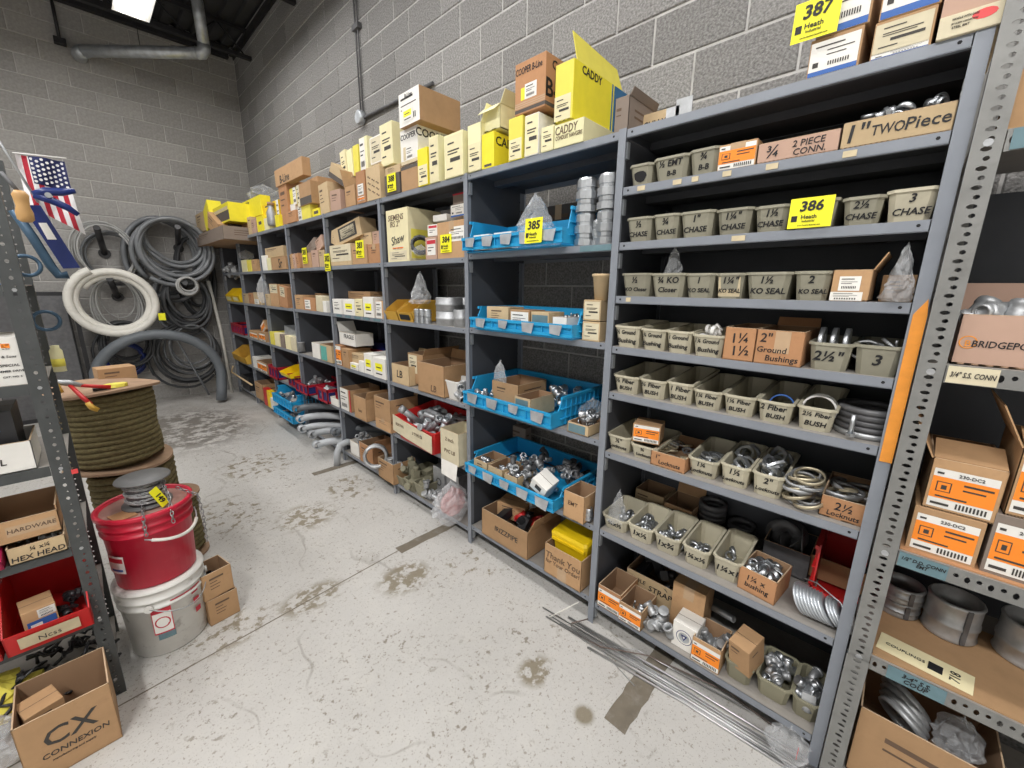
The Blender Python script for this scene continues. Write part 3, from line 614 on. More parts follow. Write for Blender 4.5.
def crate(desc, bay, si, ym, w, h, d=0.40, xf=-0.03, mt='blue_crate', front=0.5, rz=0.0, dz=0.0, cards=4, group=None, windows=False, back=1.0):
    """Ribbed plastic crate with a low front, rim and taped label cards."""
    t = place('plastic_crate', desc, 'crate', bay, si, ym, xf, rz, dz, group); a = w/2; th = 0.005; hf = h*front
    b = MB(); b.box(-a+0.01, 0.01, 0, a-0.01, d-0.01, th); 
    b.box(-a, 0, 0.012, a, th, hf); b.box(-a, d-th, 0.012, a, d, h*back)
    for s in (-1, 1):
        x = s*a; x2 = x-s*th
        b.add([(x,0,0.012),(x,d,0.012),(x,d,h),(x,d*0.2,h),(x,d*0.12,hf),(x,0,hf),(x2,0,0.012),(x2,d,0.012),(x2,d,h),(x2,d*0.2,h),(x2,d*0.12,hf),(x2,0,hf)],
              [(0,1,2,3,4,5) if s > 0 else (5,4,3,2,1,0), (11,10,9,8,7,6) if s > 0 else (6,7,8,9,10,11), (0,6,7,1),(1,7,8,2),(2,8,9,3),(3,9,10,4),(4,10,11,5),(5,11,6,0)])
    sh = b.part('shell', mt, t)
    rb = MB(); rb.box(-a-0.006, -0.012, hf-0.014, a+0.006, 0, hf).box(-a-0.006, -0.008, 0.012, a+0.006, 0, 0.026)
    n = max(3, int(w/0.075))
    for i in range(n+1):
        x = -a+(2*a)*i/n; rb.box(x-0.0025, -0.009, 0.012, x+0.0025, 0, hf)
    for s in (-1, 1):
        m_ = max(4, int(d/0.045))
        for i in range(1, m_+1):
            y = d*0.15+(d*0.83)*i/m_; x0, x1 = (a, a+0.009) if s > 0 else (-a-0.009, -a); rb.box(x0, y-0.002, 0.012, x1, y+0.002, h-0.004)
        x0, x1 = (a, a+0.011) if s > 0 else (-a-0.011, -a)
        for zz in (0.3, 0.62): rb.box(x0, d*0.15, h*zz-0.002, x1, d, h*zz+0.002)
        rb.box(x0, d*0.15, h-0.014, x1, d, h)
    rb.box(-a, d, h*back-0.014, a, d+0.01, h*back)
    rb.part('ribs', mt, sh)
    for i in range(cards):
        cx = -a+w*(i+0.5)/cards; k = random.uniform(0.8, 1.1)
        MB().slab((cx-0.04*k, -0.014, hf-0.004), (cx-0.034*k, -0.016, hf-0.05*k), (cx+0.03*k, -0.018, hf-0.056*k), (cx+0.042*k, -0.014, hf-0.004), 0.001).part('tape_label', 'galv', sh)
    t['w'], t['d'], t['h'] = w, d, h
    return t
def window_crate(desc, bay, si, ym, w, h, d=0.3, xf=0.0, mt='red_crate', rz=0.0, dz=0.0, group=None):
    """Crate with window openings all round: corner posts, rails and uprights."""
    t = place('plastic_crate', desc, 'crate', bay, si, ym, xf, rz, dz, group); a = w/2
    b = MB(); b.box(-a, 0, 0, a, d, 0.006)
    for z0, z1 in ((0, h*0.16), (h*0.78, h)):
        b.box(-a, 0, z0, a, 0.006, z1).box(-a, d-0.006, z0, a, d, z1).box(-a, 0, z0, -a+0.006, d, z1).box(a-0.006, 0, z0, a, d, z1)
    b.box(-a-0.006, -0.006, h-0.012, a+0.006, 0.004, h).box(a-0.004, -0.006, h-0.012, a+0.006, d, h).box(-a-0.006, -0.006, h-0.012, -a+0.004, d, h)
    n = max(2, int(w/0.09)); m_ = max(2, int(d/0.09))
    for i in range(n+1):
        x = -a+w*i/n; b.box(max(-a, x-0.012), 0, 0, min(a, x+0.012), 0.006, h).box(max(-a, x-0.012), d-0.006, 0, min(a, x+0.012), d, h)
    for i in range(m_+1):
        y = d*i/m_; b.box(-a, max(0, y-0.012), 0, -a+0.006, min(d, y+0.012), h).box(a-0.006, max(0, y-0.012), 0, a, min(d, y+0.012), h)
    b.part('frame', mt, t)
    MB().box(-a+0.008, 0.008, 0.006, a-0.008, 0.012, h*0.75).box(-a+0.008, 0.012, 0.006, -a+0.012, d-0.01, h*0.75).box(a-0.012, 0.012, 0.006, a-0.008, d-0.01, h*0.75).part('liner', 'navy', t)
    t['w'], t['d'], t['h'] = w, d, h
    return t
def lot_tag(num, loc, size=(0.105, 0.085), rz=FRONT, rx=0.0, ry=0.0, small=False, what=''):
    t = thing('lot_tag', f'yellow lot tag numbered {num}{what}', 'tag', loc, group='yellow lot tags', rot=(rx, ry, rz)); a, h = size[0]/2, size[1]
    t0 = t; t = MB().box(-a, 0, 0, a, 0.0008, h).part('card', 'tag_yellow', t0)
    letter(t, num, 0, -0.0004, h*(0.7 if not small else 0.62), h*(0.46 if not small else 0.5), 'ink', 0.03, 0.1, fit=size[0]*0.9)
    if not small:
        MB().box(-a*0.86, -0.0008, h*0.22, -a*0.58, 0, h*0.42).part('emblem', 'ink', t)
        letter(t, 'Heath', -a*0.05, -0.0004, h*0.36, h*0.19, 'ink', 0.015, fit=size[0]*0.5); letter(t, 'Industrial', -a*0.05, -0.0004, h*0.225, h*0.10, 'ink', 0.01, fit=size[0]*0.5)
        letter(t, 'www.heathindustrial.com', 0, -0.0004, h*0.09, h*0.065, 'ink', 0, fit=size[0]*0.85)
    return t0
# small hardware, one shared mesh per kind
def ring_prof(ro, ri, z0, z1): return [(ro, z0), (ro, z1), (ri, z1), (ri, z0)]
HW = {}
def hw(kind, mt):
    k = (kind, mt)
    if k in HW: return HW[k]
    b = MB()
    if kind == 'connector':
        b.lathe(ring_prof(0.0135, 0.010, -0.02, 0.002), 10, closed=True); b.lathe(ring_prof(0.019, 0.010, 0.002, 0.012), 6, closed=True, sm=False); b.lathe(ring_prof(0.015, 0.0115, 0.012, 0.026), 10, closed=True)
    elif kind == 'coupling':
        b.lathe([(0.017,-0.025),(0.020,-0.024),(0.020,-0.014),(0.0175,-0.012),(0.0175,0.012),(0.020,0.014),(0.020,0.024),(0.017,0.025),(0.0145,0.025),(0.0145,-0.025)], 12, closed=True)
    elif kind == 'locknut':
        rs = []
        for (r, z) in ((1.0, -0.003), (1.0, 0.003), (0.7, 0.003), (0.7, -0.003)):
            rs.append([(math.cos(2*math.pi*q/16)*0.022*r*(1.14 if (r == 1.0 and q % 4 == 0) else 1), math.sin(2*math.pi*q/16)*0.022*r*(1.14 if (r == 1.0 and q % 4 == 0) else 1), z) for q in range(16)])
        b.rings(rs, 0, closed=True)
    elif kind == 'ring':
        b.lathe(ring_prof(0.05, 0.044, -0.006, 0.006), 20, closed=True)
    elif kind == 'bushing':
        b.lathe([(0.02,-0.008),(0.024,-0.006),(0.024,0.002),(0.02,0.008),(0.016,0.008),(0.016,-0.008)], 12, closed=True)
    elif kind == 'elbow':
        b.tube([(0, 0, -0.035), (0, 0, -0.01), (0.006, 0, 0.006), (0.02, 0, 0.012), (0.045, 0, 0.012)], 0.016, 10); b.lathe([(0.02, -0.036), (0.02, -0.026)], 10); b.lathe([(0.02, 0.036), (0.02, 0.046)], 10, c=(0, 0, 0.012), ax='x')
    elif kind == 'strap':
        b.tube([(-0.03, 0, 0), (-0.015, 0, 0), (-0.012, 0, 0.012), (0, 0, 0.02), (0.012, 0, 0.012), (0.015, 0, 0), (0.03, 0, 0)], 0.0045, 6)
    elif kind == 'bolt':
        b.lathe([(0.0075, 0), (0.0075, 0.006)], 6, sm=False); b.lathe([(0.004, -0.035), (0.004, 0)], 8)
    elif kind == 'screwcap':
        b.lathe([(0.012, -0.01), (0.014, 0.0), (0.010, 0.012), (0.003, 0.016)], 10)
    elif kind == 'washer':
        b.lathe(ring_prof(0.042, 0.012, -0.002, 0.002), 20, closed=True)
    elif kind == 'body':     # conduit body: elongated box fitting with two hubs
        b.box(-0.02, -0.022, -0.05, 0.02, 0.022, 0.05); b.lathe([(0.02, 0.05), (0.02, 0.075)], 10); b.lathe([(0.018, 0.02), (0.018, 0.05)], 10, c=(0, 0, -0.03), ax='x')
    elif kind == 'pipe':
        b.lathe(ring_prof(0.02, 0.016, -0.09, 0.09), 12, closed=True); b.lathe(ring_prof(0.024, 0.016, 0.06, 0.09), 12, closed=True)
    elif kind == 'spring':
        b.tube([(0.012*math.cos(q*0.9), 0.012*math.sin(q*0.9), -0.02+q*0.0016) for q in range(26)], 0.002, 5)
    HW[k] = b.mesh(kind, mt); return HW[k]
HWNAME = {'connector': 'conduit_connector', 'coupling': 'conduit_coupling', 'locknut': 'locknut', 'ring': 'steel_ring', 'bushing': 'bushing', 'elbow': 'conduit_elbow', 'strap': 'pipe_strap', 'bolt': 'bolt', 'screwcap': 'cap_fitting', 'washer': 'washer', 'body': 'junction_fitting', 'pipe': 'pipe_nipple', 'spring': 'spring'}
def rotrand(flat=False): return (random.uniform(-0.35, 0.35) if flat else random.uniform(0, 6.28), random.uniform(-0.35, 0.35) if flat else random.uniform(0, 6.28), random.uniform(0, 6.28))
def fill(t, kinds, n, label, x=(0.12, 0.88), y=(0.08, 0.8), z0=0.012, z1=0.05, sc=1.0, flat=False, mt='zinc', group=None, reserve=None):
    """Loose hardware heaped inside box t, each piece an object of its own."""
    wv, dv = t['w'], t['d']; mx = t.matrix_basis.copy(); out = []
    for i in range(n):
        kd = kinds[i % len(kinds)]; mm = mt[i % len(mt)] if isinstance(mt, (list, tuple)) else mt
        lx = (x[0]+(x[1]-x[0])*random.random()-0.5)*wv; ly = (y[0]+(y[1]-y[0])*random.random())*dv
        mg = min(0.026*sc, wv*0.42); lx = max(-wv/2+mg, min(wv/2-mg, lx)); ly = max(0.028*sc+0.006, min(dv-0.026*sc, ly))
        f = i/max(1, n-1); lz = z0+(z1-z0)*(f**0.8)*(1-0.5*(abs(lx)/(wv/2))**2)
        o = put(HWNAME[kd], hw(kd, mm), None, mx @ Vector((lx, ly, lz)), rotrand(flat)); s = sc*random.uniform(0.9, 1.1); o.scale = (s, s, s)
        label = inwords(label); tag(o, label, HWNAME[kd].split('_')[-1], group or label); out.append(o)
    return out
def lone(kind, label, loc, rot=(0,0,0), sc=1.0, mt='zinc', group=None, bay=None):
    o = put(HWNAME[kind], hw(kind, mt), None, loc, rot); o.scale = (sc, sc, sc); tag(o, inwords(label), HWNAME[kind].split('_')[-1], group); return o
def bag(desc, loc, size, mt='film', seed=0, label_cat='bag', peak=0.0, group=None, rz=0.0):
    """Crumpled clear bag: a creased closed skin."""
    rnd = random.Random(seed); b = MB(); rs = []; n = 22; k = 15
    for i in range(k):
        f = i/(k-1); r = (math.sin(math.pi*min(1, f*1.0+0.06))**0.6)*(1-peak*f**0.7)*0.5+0.01
        if peak > 0.5: r = 0.5*((1-f)**0.75)*min(1.0, (f+0.15)*5)+0.01
        ring = []
        for q in range(n):
            a = 2*math.pi*q/n; j = 1+rnd.uniform(-0.16, 0.14)+0.12*math.sin(5*a+i)
            ring.append((math.cos(a)*r*size[0]*j, math.sin(a)*r*size[1]*j, max(0.001, f*size[2]*(1+rnd.uniform(-0.06, 0.06)))))
        rs.append(ring)
    b.rings(rs, 0, True, True, False)
    t = thing('plastic_bag', desc, label_cat, loc, rz, group)
    b.part('film', mt, t)
    MB().tube([rs[-2][0], rs[-1][3], (rs[-1][0][0]+0.01, 0, size[2]*1.05)], 0.002, 5).part('twist', mt, t)
    return t
# ------------------------------------------------------------------ nearest unit: nine shelves of bins
G = 'cream parts bins in the nearest unit'
def nb(desc, si, ym, w, h, lines, **k): return tub(desc, 'A', si, ym, w-0.003, h, lines=lines, group=G, **k)
# second shelf
nb('small grey bin with a black ink blot', 1, -0.079, 0.088, 0.072, (), mt='bin_grey', blot=True)
nb('grey bin marked 1/2 B-B', 1, -0.192, 0.123, 0.077, ('1/2 EMT', 'B-B'), mt='bin_grey')
nb('grey bin marked 3/4 B-B', 1, -0.305, 0.097, 0.079, ('3/4', 'B-B'), mt='bin_grey')
carton('carton with bright orange label', 'A', 1, -0.408, 0.111, 0.076, xf=0.006, st=(('orange', 0.02, 0.03, 0.97, 0.93),))
t = carton('low open tray marked 3/4 2 PIECE CONN', 'A', 1, -0.567, 0.201, 0.056, xf=0.006, mt='card_pink', opened=True, tx=(('3/4', 0.2, 0.5, 0.045, 'ink'), ('2 PIECE', 0.64, 0.68, 0.024, 'ink'), ('CONN.', 0.66, 0.28, 0.024, 'ink')))
fill(t, ['ring'], 3, 'thin steel ring in the tray marked 2 PIECE', z0=0.05, z1=0.07, sc=0.5)
t = carton('low open tray marked 1 inch TWO PIECE', 'A', 1, -0.777, 0.215, 0.065, xf=0.006, mt='card_tan', opened=True, tx=(('1"', 0.14, 0.5, 0.062, 'ink'), ('TWO', 0.44, 0.5, 0.046, 'ink', 0, 0.3), ('Piece', 0.78, 0.52, 0.046, 'ink', 0, 0.38)))
fill(t, ['coupling', 'connector', 'bushing'], 9, 'zinc two-piece connector in the tray marked TWO PIECE', y=(0.08, 0.4), z0=0.065, z1=0.085, sc=0.9)
fill(t, ['ring'], 1, 'thin steel ring upright in the TWO PIECE tray', x=(0.85, 0.9), y=(0.2, 0.3), z0=0.075, z1=0.08, sc=0.55)
# third shelf: chase nipples
for a, s in (((-0.089, 0.099, 0.087), ('1/2', 'CHASE')), ((-0.193, 0.094, 0.087), ('3/4', 'CHASE')), ((-0.303, 0.112, 0.085), ('1"', 'CHASE')),
             ((-0.422, 0.106, 0.080), ('1 1/4"', 'CHASE')), ((-0.529, 0.092, 0.076), ('1 1/2', 'CHASE'))):
    nb(f'grey bin marked {s[0]} CHASE'.replace('"', ''), 2, *a, s, mt='bin_grey', xf=0.002, front=0.92)
nb('grey bin behind the tag 386', 2, -0.637, 0.105, 0.079, (), mt='bin_grey', xf=0.002, front=0.92)
nb('grey bin marked 2 1/2 CHASE', 2, -0.745, 0.087, 0.073, ('2 1/2', 'CHASE'), mt='bin_grey', xf=0.002, front=0.92)
nb('large cream bin marked 3 CHASE', 2, -0.841, 0.097, 0.079, ('3', 'CHASE'), mt='bin', xf=0.002, front=0.92)
lot_tag('386', (-0.006, -0.630, 1.787), (0.105, 0.083), rx=-0.03, what=' on a bin of the third shelf')
# fourth shelf: knockout seals
for a, s in (((-0.094, 0.119, 0.088), ('1/2', 'KO Closer')), ((-0.221, 0.126, 0.086), ('3/4 KO', 'Closer')), ((-0.337, 0.099, 0.084), ('1', 'KO SEAL'))):
    nb(f'grey bin marked {s[0]} {s[1]}', 3, *a, s, mt='bin_grey', xf=0.002, front=0.95)
nb('bin with a white card marked 1 1/4 KO SEAL', 3, -0.434, 0.087, 0.083, ('1 1/4"', 'KO SEAL'), mt='bin_grey', xf=0.002, front=0.95, paper='tan')
nb('grey bin marked 1 1/2 KO SEAL', 3, -0.546, 0.125, 0.084, ('1 1/2', 'KO SEAL'), mt='bin_grey', xf=0.002, front=0.95)
nb('grey bin marked 2 KO SEAL', 3, -0.662, 0.091, 0.085, ('2', 'KO SEAL'), mt='bin_grey', xf=0.002, front=0.95)
carton('small brown carton with white stickers and an open flap', 'A', 3, -0.751, 0.087, 0.086, d=0.2, xf=0.004, opened=True, flaps='r', fl_h=0.05, st=(('white', 0.2, 0.34, 0.75, 0.8), ('white', 0.02, 0.02, 0.85, 0.3)))
bag('clear bag of parts standing in the 3/4 KO bin', (0.06, -0.218, 1.61), (0.1, 0.09, 0.15), seed=3, peak=0.7)
bag('clear bag hanging over the fourth shelf edge beside the end post', (0.04, -0.852, 1.581), (0.15, 0.07, 0.15), seed=4, peak=0.75, mt='film_cloudy')
carton('brown carton behind the clear bag', 'A', 3, -0.848, 0.072, 0.075, d=0.15, xf=0.12)
# fifth shelf: ground bushings
for a, s in (((-0.073, 0.108, 0.087), ('1/2 Ground', 'Bushing')), ((-0.184, 0.098, 0.083), ('3/4 Ground', 'Bushing')), ((-0.284, 0.094, 0.083), ('1 Ground', 'Bushing'))):
    nb(f'cream bin marked {s[0]} bushing', 4, *a, s, xf=0.002, front=0.88)
t = nb('cream bin marked 1 1/4 ground bushing heaped with white rings', 4, -0.390, 0.105, 0.078, ('1 1/4 Ground', 'Bushing'), xf=-0.004, front=0.9)
fill(t, ['bushing'], 8, 'white bushing heaped in the 1 1/4 ground bushing bin', y=(0.03, 0.4), z0=0.06, z1=0.1, mt='white_plastic', sc=0.8)
carton('orange-brown open carton marked 1 1/4 and 1 1/2', 'A', 4, -0.491, 0.093, 0.110, d=0.26, xf=0.0, mt='card_red', opened=True, tx=(('1 1/4', 0.5, 0.68, 0.045, 'ink', -0.1), ('1 1/2', 0.55, 0.3, 0.045, 'ink', -0.1)))
t = carton('large open carton marked 2 Ground Bushings', 'A', 4, -0.605, 0.129, 0.109, d=0.27, xf=0.0, mt='card_red', opened=True, flaps='B', fl_h=0.03, st=(('clear', 0.4, 0.35, 0.72, 0.98),), tx=(('2"', 0.2, 0.76, 0.04, 'ink'), ('Ground', 0.35, 0.42, 0.026, 'ink'), ('Bushings', 0.58, 0.18, 0.026, 'ink')))
t = nb('grey bin marked 2 1/2 holding upright steel rings', 4, -0.734, 0.103, 0.083, ('2 1/2"',), mt='bin_grey', xf=0.002, front=0.98)
for i in range(3): lone('ring', f'{("left", "middle", "right")[i]} steel band standing in the 2 1/2 bin', t.matrix_basis @ Vector((-0.03+i*0.03, 0.06, 0.075)), (0, math.pi/2, FRONT), 1.0, group='steel bands in the 2 1/2 bin')
t = nb('grey bin marked 3 beside the orange strip', 4, -0.841, 0.102, 0.086, ('3',), mt='bin_grey', xf=0.002, front=0.98)
fill(t, ['ring', 'strap'], 6, 'dull steel part in the bin marked 3', y=(0.1, 0.4), z0=0.05, z1=0.09, mt='zinc_dull', sc=0.7)
# sixth shelf: fibre bushings
FB = (((-0.077, 0.111, 0.076), '1/2'), ((-0.194, 0.105, 0.078), '3/4'), ((-0.303, 0.096, 0.084), '1'), ((-0.404, 0.098, 0.072), '1 1/4'), ((-0.510, 0.099, 0.073), '1 1/2'), ((-0.618, 0.100, 0.074), '2"'), ((-0.728, 0.097, 0.077), '2 1/2'))
for a, s in FB:
    t = nb(f'cream bin marked {s} Fiber Bush'.replace('"', ''), 5, *a, (s.replace('"', '')+' Fiber', 'BUSH'), xf=0.015, front=0.8, d=0.3)
    if s == '2"': lone('ring', 'blue ring standing in the 2 Fiber Bush bin', t.matrix_basis @ Vector((0.01, 0.05, 0.055)), (math.pi/2, 0, FRONT), 0.75, 'blue_band')
    if s == '2 1/2':
        for j in range(2): lone('ring', ('front white ring standing in the last Fiber Bush bin', 'rear white ring standing in the last Fiber Bush bin')[j], t.matrix_basis @ Vector((0.0, 0.05+j*0.03, 0.06)), (math.pi/2-0.2, 0, FRONT), 0.95, 'white_plastic', group='white rings in the Fiber Bush bin')
for i in range(5): tag(put('rubber_ring', MB().lathe(ring_prof(0.085, 0.065, -0.008, 0.008), 24, closed=True).mesh('rubber_ring', 'iron' if i else 'zinc_dull'), None, (0.12+random.uniform(-.005, .005), -0.851, 1.19+i*0.018)), f'dark ring, {("pale lowest", "second", "middle", "fourth", "topmost")[i]} of the stack ending the sixth shelf', 'ring', 'stack of dark rings')
lone('bolt', 'short zinc screw standing before the dark rings', (0.01, -0.818, 1.2), (math.pi, 0, 0), 1.6)
# seventh shelf: locknuts
t = nb('cream bin marked 1/2 Locknuts', 6, -0.060, 0.108, 0.075, ('1/2"', 'Locknuts'), xf=0.025, front=0.85, d=0.26)
t = nb('cream bin marked 3/4 Locknuts', 6, -0.177, 0.117, 0.062, ('3/4', 'Locknuts'), xf=0.025, front=0.85, d=0.26)
carton('small carton with orange label lying in the 3/4 Locknuts bin', 'A', 6, -0.184, 0.110, 0.079, d=0.1, xf=0.03, dz=0.075, st=(('orange', 0.04, 0.06, 0.96, 0.94),), rz=0.25, tape=False)
t = carton('low tray carton marked 1 Locknuts', 'A', 6, -0.290, 0.139, 0.060, d=0.27, xf=0.012, mt='card_red', opened=True, tx=(('1"', 0.2, 0.68, 0.024, 'ink'), ('Locknuts', 0.55, 0.35, 0.024, 'ink')))
fill(t, ['locknut'], 12, 'locknut in the carton marked 1 Locknuts', z0=0.02, z1=0.06, flat=True, mt=['brassy', 'zinc'])
t = nb('cream bin marked 1 1/4 Locknuts', 6, -0.415, 0.107, 0.074, ('1 1/4', 'Locknuts'), xf=0.025, front=0.85, d=0.26)
fill(t, ['locknut'], 12, 'locknut in the bin marked 1 1/4', z0=0.02, z1=0.07, flat=True, sc=1.2)
t = nb('cream bin marked 1 1/2 Locknuts with a hanging ring', 6, -0.526, 0.094, 0.085, ('1 1/2', 'Locknuts'), xf=0.025, front=0.85, d=0.26)
fill(t, ['locknut'], 12, 'locknut in the bin marked 1 1/2', z0=0.03, z1=0.09, flat=False, sc=1.4)
t = nb('cream bin marked 2 Locknuts heaped high', 6, -0.630, 0.094, 0.086, ('2"', 'Locknuts'), xf=0.025, front=0.85, d=0.26)
fill(t, ['locknut'], 14, 'large locknut heaped in the 2 Locknuts bin', z0=0.03, z1=0.11, flat=False, sc=1.45)
for i in range(15): lone('ring', 'dull ring loose in the heap beside the 2 Locknuts bin', (0.05+random.uniform(-.02, .04), -0.734+random.uniform(-.02, .02), 0.92+i*0.0075), (random.uniform(-.35, .35), random.uniform(-.35, .35), 0), 0.85, ['brassy', 'zinc_dull'][i % 2], 'heap of loose rings')
t = carton('low open carton marked 2 1/2 locknuts', 'A', 6, -0.839, 0.118, 0.070, d=0.24, xf=0.03, mt='card_red', opened=True, tx=(('2 1/2', 0.5, 0.62, 0.036, 'ink'), ('Locknuts', 0.5, 0.25, 0.022, 'ink')))
fill(t, ['locknut', 'ring'], 9, 'large pale ring in the 2 1/2 locknuts carton', z0=0.025, z1=0.06, flat=True, sc=1.3, mt=['brassy', 'zinc_dull'])
# eighth shelf: reducing bushings
RB = (((-0.067, 0.125, 0.065), '3/4x1/2', 'connector', 5), ((-0.191, 0.114, 0.075), '1x1/2', 'connector', 18), ((-0.311, 0.108, 0.083), '1x3/4', 'connector', 9), ((-0.429, 0.102, 0.085), '1 1/4x1/2', 'bushing', 12), ((-0.545, 0.100, 0.095), '1 1/4x1', 'bushing', 5))
for a, s, kd, n in RB:
    t = nb(f'cream bin marked {s}', 7, *a, (s,), xf=0.03, front=0.86, d=0.22)
    fill(t, [kd, 'bushing'], n, f'zinc reducing bushing in the bin marked {s}', x=(0.22, 0.78), y=(0.12, 0.62), z0=0.018, z1=0.065, sc=0.95)
bag('clear bag of fittings in the leftmost eighth-shelf bin', (0.06, -0.070, 0.56), (0.09, 0.1, 0.15), seed=7, peak=0.6)
t = carton('worn red-brown carton of fittings marked 1 1/4', 'A', 7, -0.650, 0.123, 0.092, d=0.15, xf=0.03, mt='card_red', opened=True, tx=(('1 1/4 x', 0.45, 0.65, 0.03, 'ink'), ('bushing', 0.5, 0.35, 0.026, 'ink')), rz=-0.12)
fill(t, ['coupling', 'bushing', 'connector'], 10, 'bright zinc fitting in the worn red-brown carton', z0=0.05, z1=0.09, sc=1.1)
carton('tan open carton at the back', 'A', 7, -0.107, 0.148, 0.104, d=0.14, xf=0.3, mt='card_tan', opened=True)
carton('small brown carton at the back', 'A', 7, -0.261, 0.133, 0.102, d=0.16, xf=0.27, opened=True, flaps='B')
for i in range(5): tag(put('rubber_ring', MB().lathe(ring_prof(0.06, 0.044, -0.013, 0.013), 18, closed=True).mesh('rubber_ring', 'iron'), None, (0.375, -0.380, 0.537+i*0.0265)), f'dark ring, {("lowest", "second", "middle", "fourth", "topmost")[i]} of the tall stack behind the eighth-shelf bins', 'ring', 'tall stack of dark rings')
for i in range(3): tag(put('rubber_ring', MB().lathe(ring_prof(0.055, 0.04, -0.013, 0.013), 18, closed=True).mesh('rubber_ring', 'iron'), None, (0.375, -0.506, 0.537+i*0.0265)), f'dark ring, {("lowest", "middle", "topmost")[i]} of the short stack behind the eighth-shelf bins', 'ring', 'short stack of dark rings')
t = carton('dark metal box of plates at the back', 'A', 7, -0.694, 0.156, 0.111, d=0.18, xf=0.25, mt='iron', opened=True, name='metal_tray')
fill(t, ['washer'], 5, 'dark round plate in the metal box', z0=0.08, z1=0.12, mt='iron', sc=1.5)
t = crate('red plastic bin with a cardboard sheet', 'A', 7, -0.853, 0.116, 0.219, d=0.3, xf=0.1, mt='red_bin', front=0.4, cards=0)
o = put('cardboard_sheet', MB().box(-0.085, 0, 0, 0.085, 0.004, 0.1).mesh('cardboard_sheet', 'card'), None, (0.28, t.location.y, 0.54), (0.2, 0, FRONT)); tag(o, 'brown cardboard sheet leaning in the red plastic bin', 'cardboard')
yd = -0.781
for i in range(11):
    o = lone('washer', 'thin galvanised disc leaning in the row before the red bin', (0.066, yd-i*0.0105-(0.012 if i > 7 else 0), 0.523+0.05), (0, 0.0, 0), 1.25, 'galv', 'row of galvanised discs'); o.rotation_euler = (math.pi/2-0.55-0.02*i, 0, -0.15)
tag(put('tie_wire', MB().tube([(0.02, yd-0.14, 0.57), (0.04, yd-0.1, 0.63), (0.1, yd-0.03, 0.63), (0.13, yd+0.01, 0.61)], 0.002, 6).mesh('tie_wire', 'galv')), 'pale tie wire looped through the galvanised discs', 'wire')
# lowest shelf
t = carton('open carton with orange label beside the post', 'A', 8, -0.092, 0.118, 0.114, d=0.17, xf=-0.004, mt='card_red', opened=True, st=(('orange', 0.02, 0.05, 0.98, 0.85),))
t = carton('smaller open carton with orange label', 'A', 8, -0.205, 0.109, 0.097, d=0.15, xf=-0.012, mt='card', opened=True, st=(('orange', 0.02, 0.05, 0.98, 0.85),))
fill(t, ['strap', 'connector'], 4, 'bright fitting in the smaller orange-labelled carton', y=(0.1, 0.6), z0=0.04, z1=0.06, sc=0.9)
t = carton('long tan carton marked STRAP', 'A', 8, -0.209, 0.256, 0.129, d=0.2, xf=0.18, mt='card_tan', opened=True, tx=(('1 HOLE', 0.2, 0.72, 0.03, 'ink'), ('STRAP', 0.68, 0.62, 0.04, 'ink')))
fill(t, ['body', 'elbow'], 7, 'black fitting in the long tan carton', z0=0.09, z1=0.14, mt='black_plastic')
for i in range(8): lone(['elbow', 'coupling'][i % 2], 'dull elbow fitting heaped loose on the lowest shelf', (0.03+random.uniform(0, .06), -0.316+random.uniform(-.055, .055), 0.145+0.03*(i//3)), rotrand(), 1.1, 'zinc_dull', 'heap of loose elbow fittings')
carton('tall brown carton with a hand hole', 'A', 8, -0.398, 0.137, 0.226, d=0.12, xf=0.13, mt='card', st=(('inkfill', 0.42, 0.93, 0.6, 1.0),))
t = carton('small white carton with a round emblem', 'A', 8, -0.430, 0.097, 0.119, d=0.1, xf=0.03, mt='paper', tape=False)
e = MB(); e.lathe([(0.034, 0.0), (0.034, 0.0006)], 24, 0, (0, 0, 0), 'y'); e.lathe([(0.031, 0.0006), (0.031, 0.001)], 24, 1, (0, 0, 0), 'y'); e.lathe([(0.024, 0.001), (0.024, 0.0013)], 24, 2, (0, 0, 0), 'y'); e.add([(-0.014, -0.0016, 0.012), (0, -0.0016, -0.016), (0.014, -0.0016, 0.012)], [(0, 1, 2)], 0); e.add([(-0.006, -0.002, 0.006), (0, -0.002, -0.006), (0.006, -0.002, 0.006)], [(0, 1, 2)], 1)
e.part('emblem', ['navy', 'paper', 'galv'], t, (0, 0, t['h']*0.5)).scale = (t['h']*8, 1, t['h']*8)
t = carton('open carton with orange label beside the cream bin', 'A', 8, -0.524, 0.109, 0.111, d=0.14, xf=0.01, opened=True, st=(('orange', 0.02, 0.05, 0.98, 0.85),))
fill(t, ['body', 'elbow'], 5, 'grey fitting in the orange-labelled carton by the cream bin', z0=0.04, z1=0.07, mt='zinc_dull', sc=0.8)
t = nb('cream bin with a small brown carton in it', 8, -0.638, 0.096, 0.089, (), xf=0.02, front=0.9, d=0.17, mt='bin_olive')
carton('small brown carton tipped into the cream bin', 'A', 8, -0.643, 0.077, 0.134, d=0.1, xf=0.02, dz=0.065, rot=(0.25, 0, -0.25), tape=False)
tag(put('pipe_nipple', MB().lathe(ring_prof(0.014, 0.011, -0.11, 0.11), 10, closed=True).mesh('pipe_nipple', 'zinc_dull'), None, (0.25, -0.468, 0.22), (0.4, 1.3, FRONT)), 'long grey pipe nipple lying behind the small white carton', 'pipe')
t = nb('olive bin of pipe fittings beside the cream bin', 8, -0.752, 0.110, 0.084, (), xf=0.03, front=0.9, d=0.17, mt='bin_olive')
fill(t, ['coupling', 'elbow', 'coupling'], 14, 'dull pipe fitting in the olive bin beside the cream bin', x=(0.24, 0.76), y=(0.2, 0.78), z0=0.03, z1=0.10, sc=0.95, mt=['zinc_dull', 'zinc'])
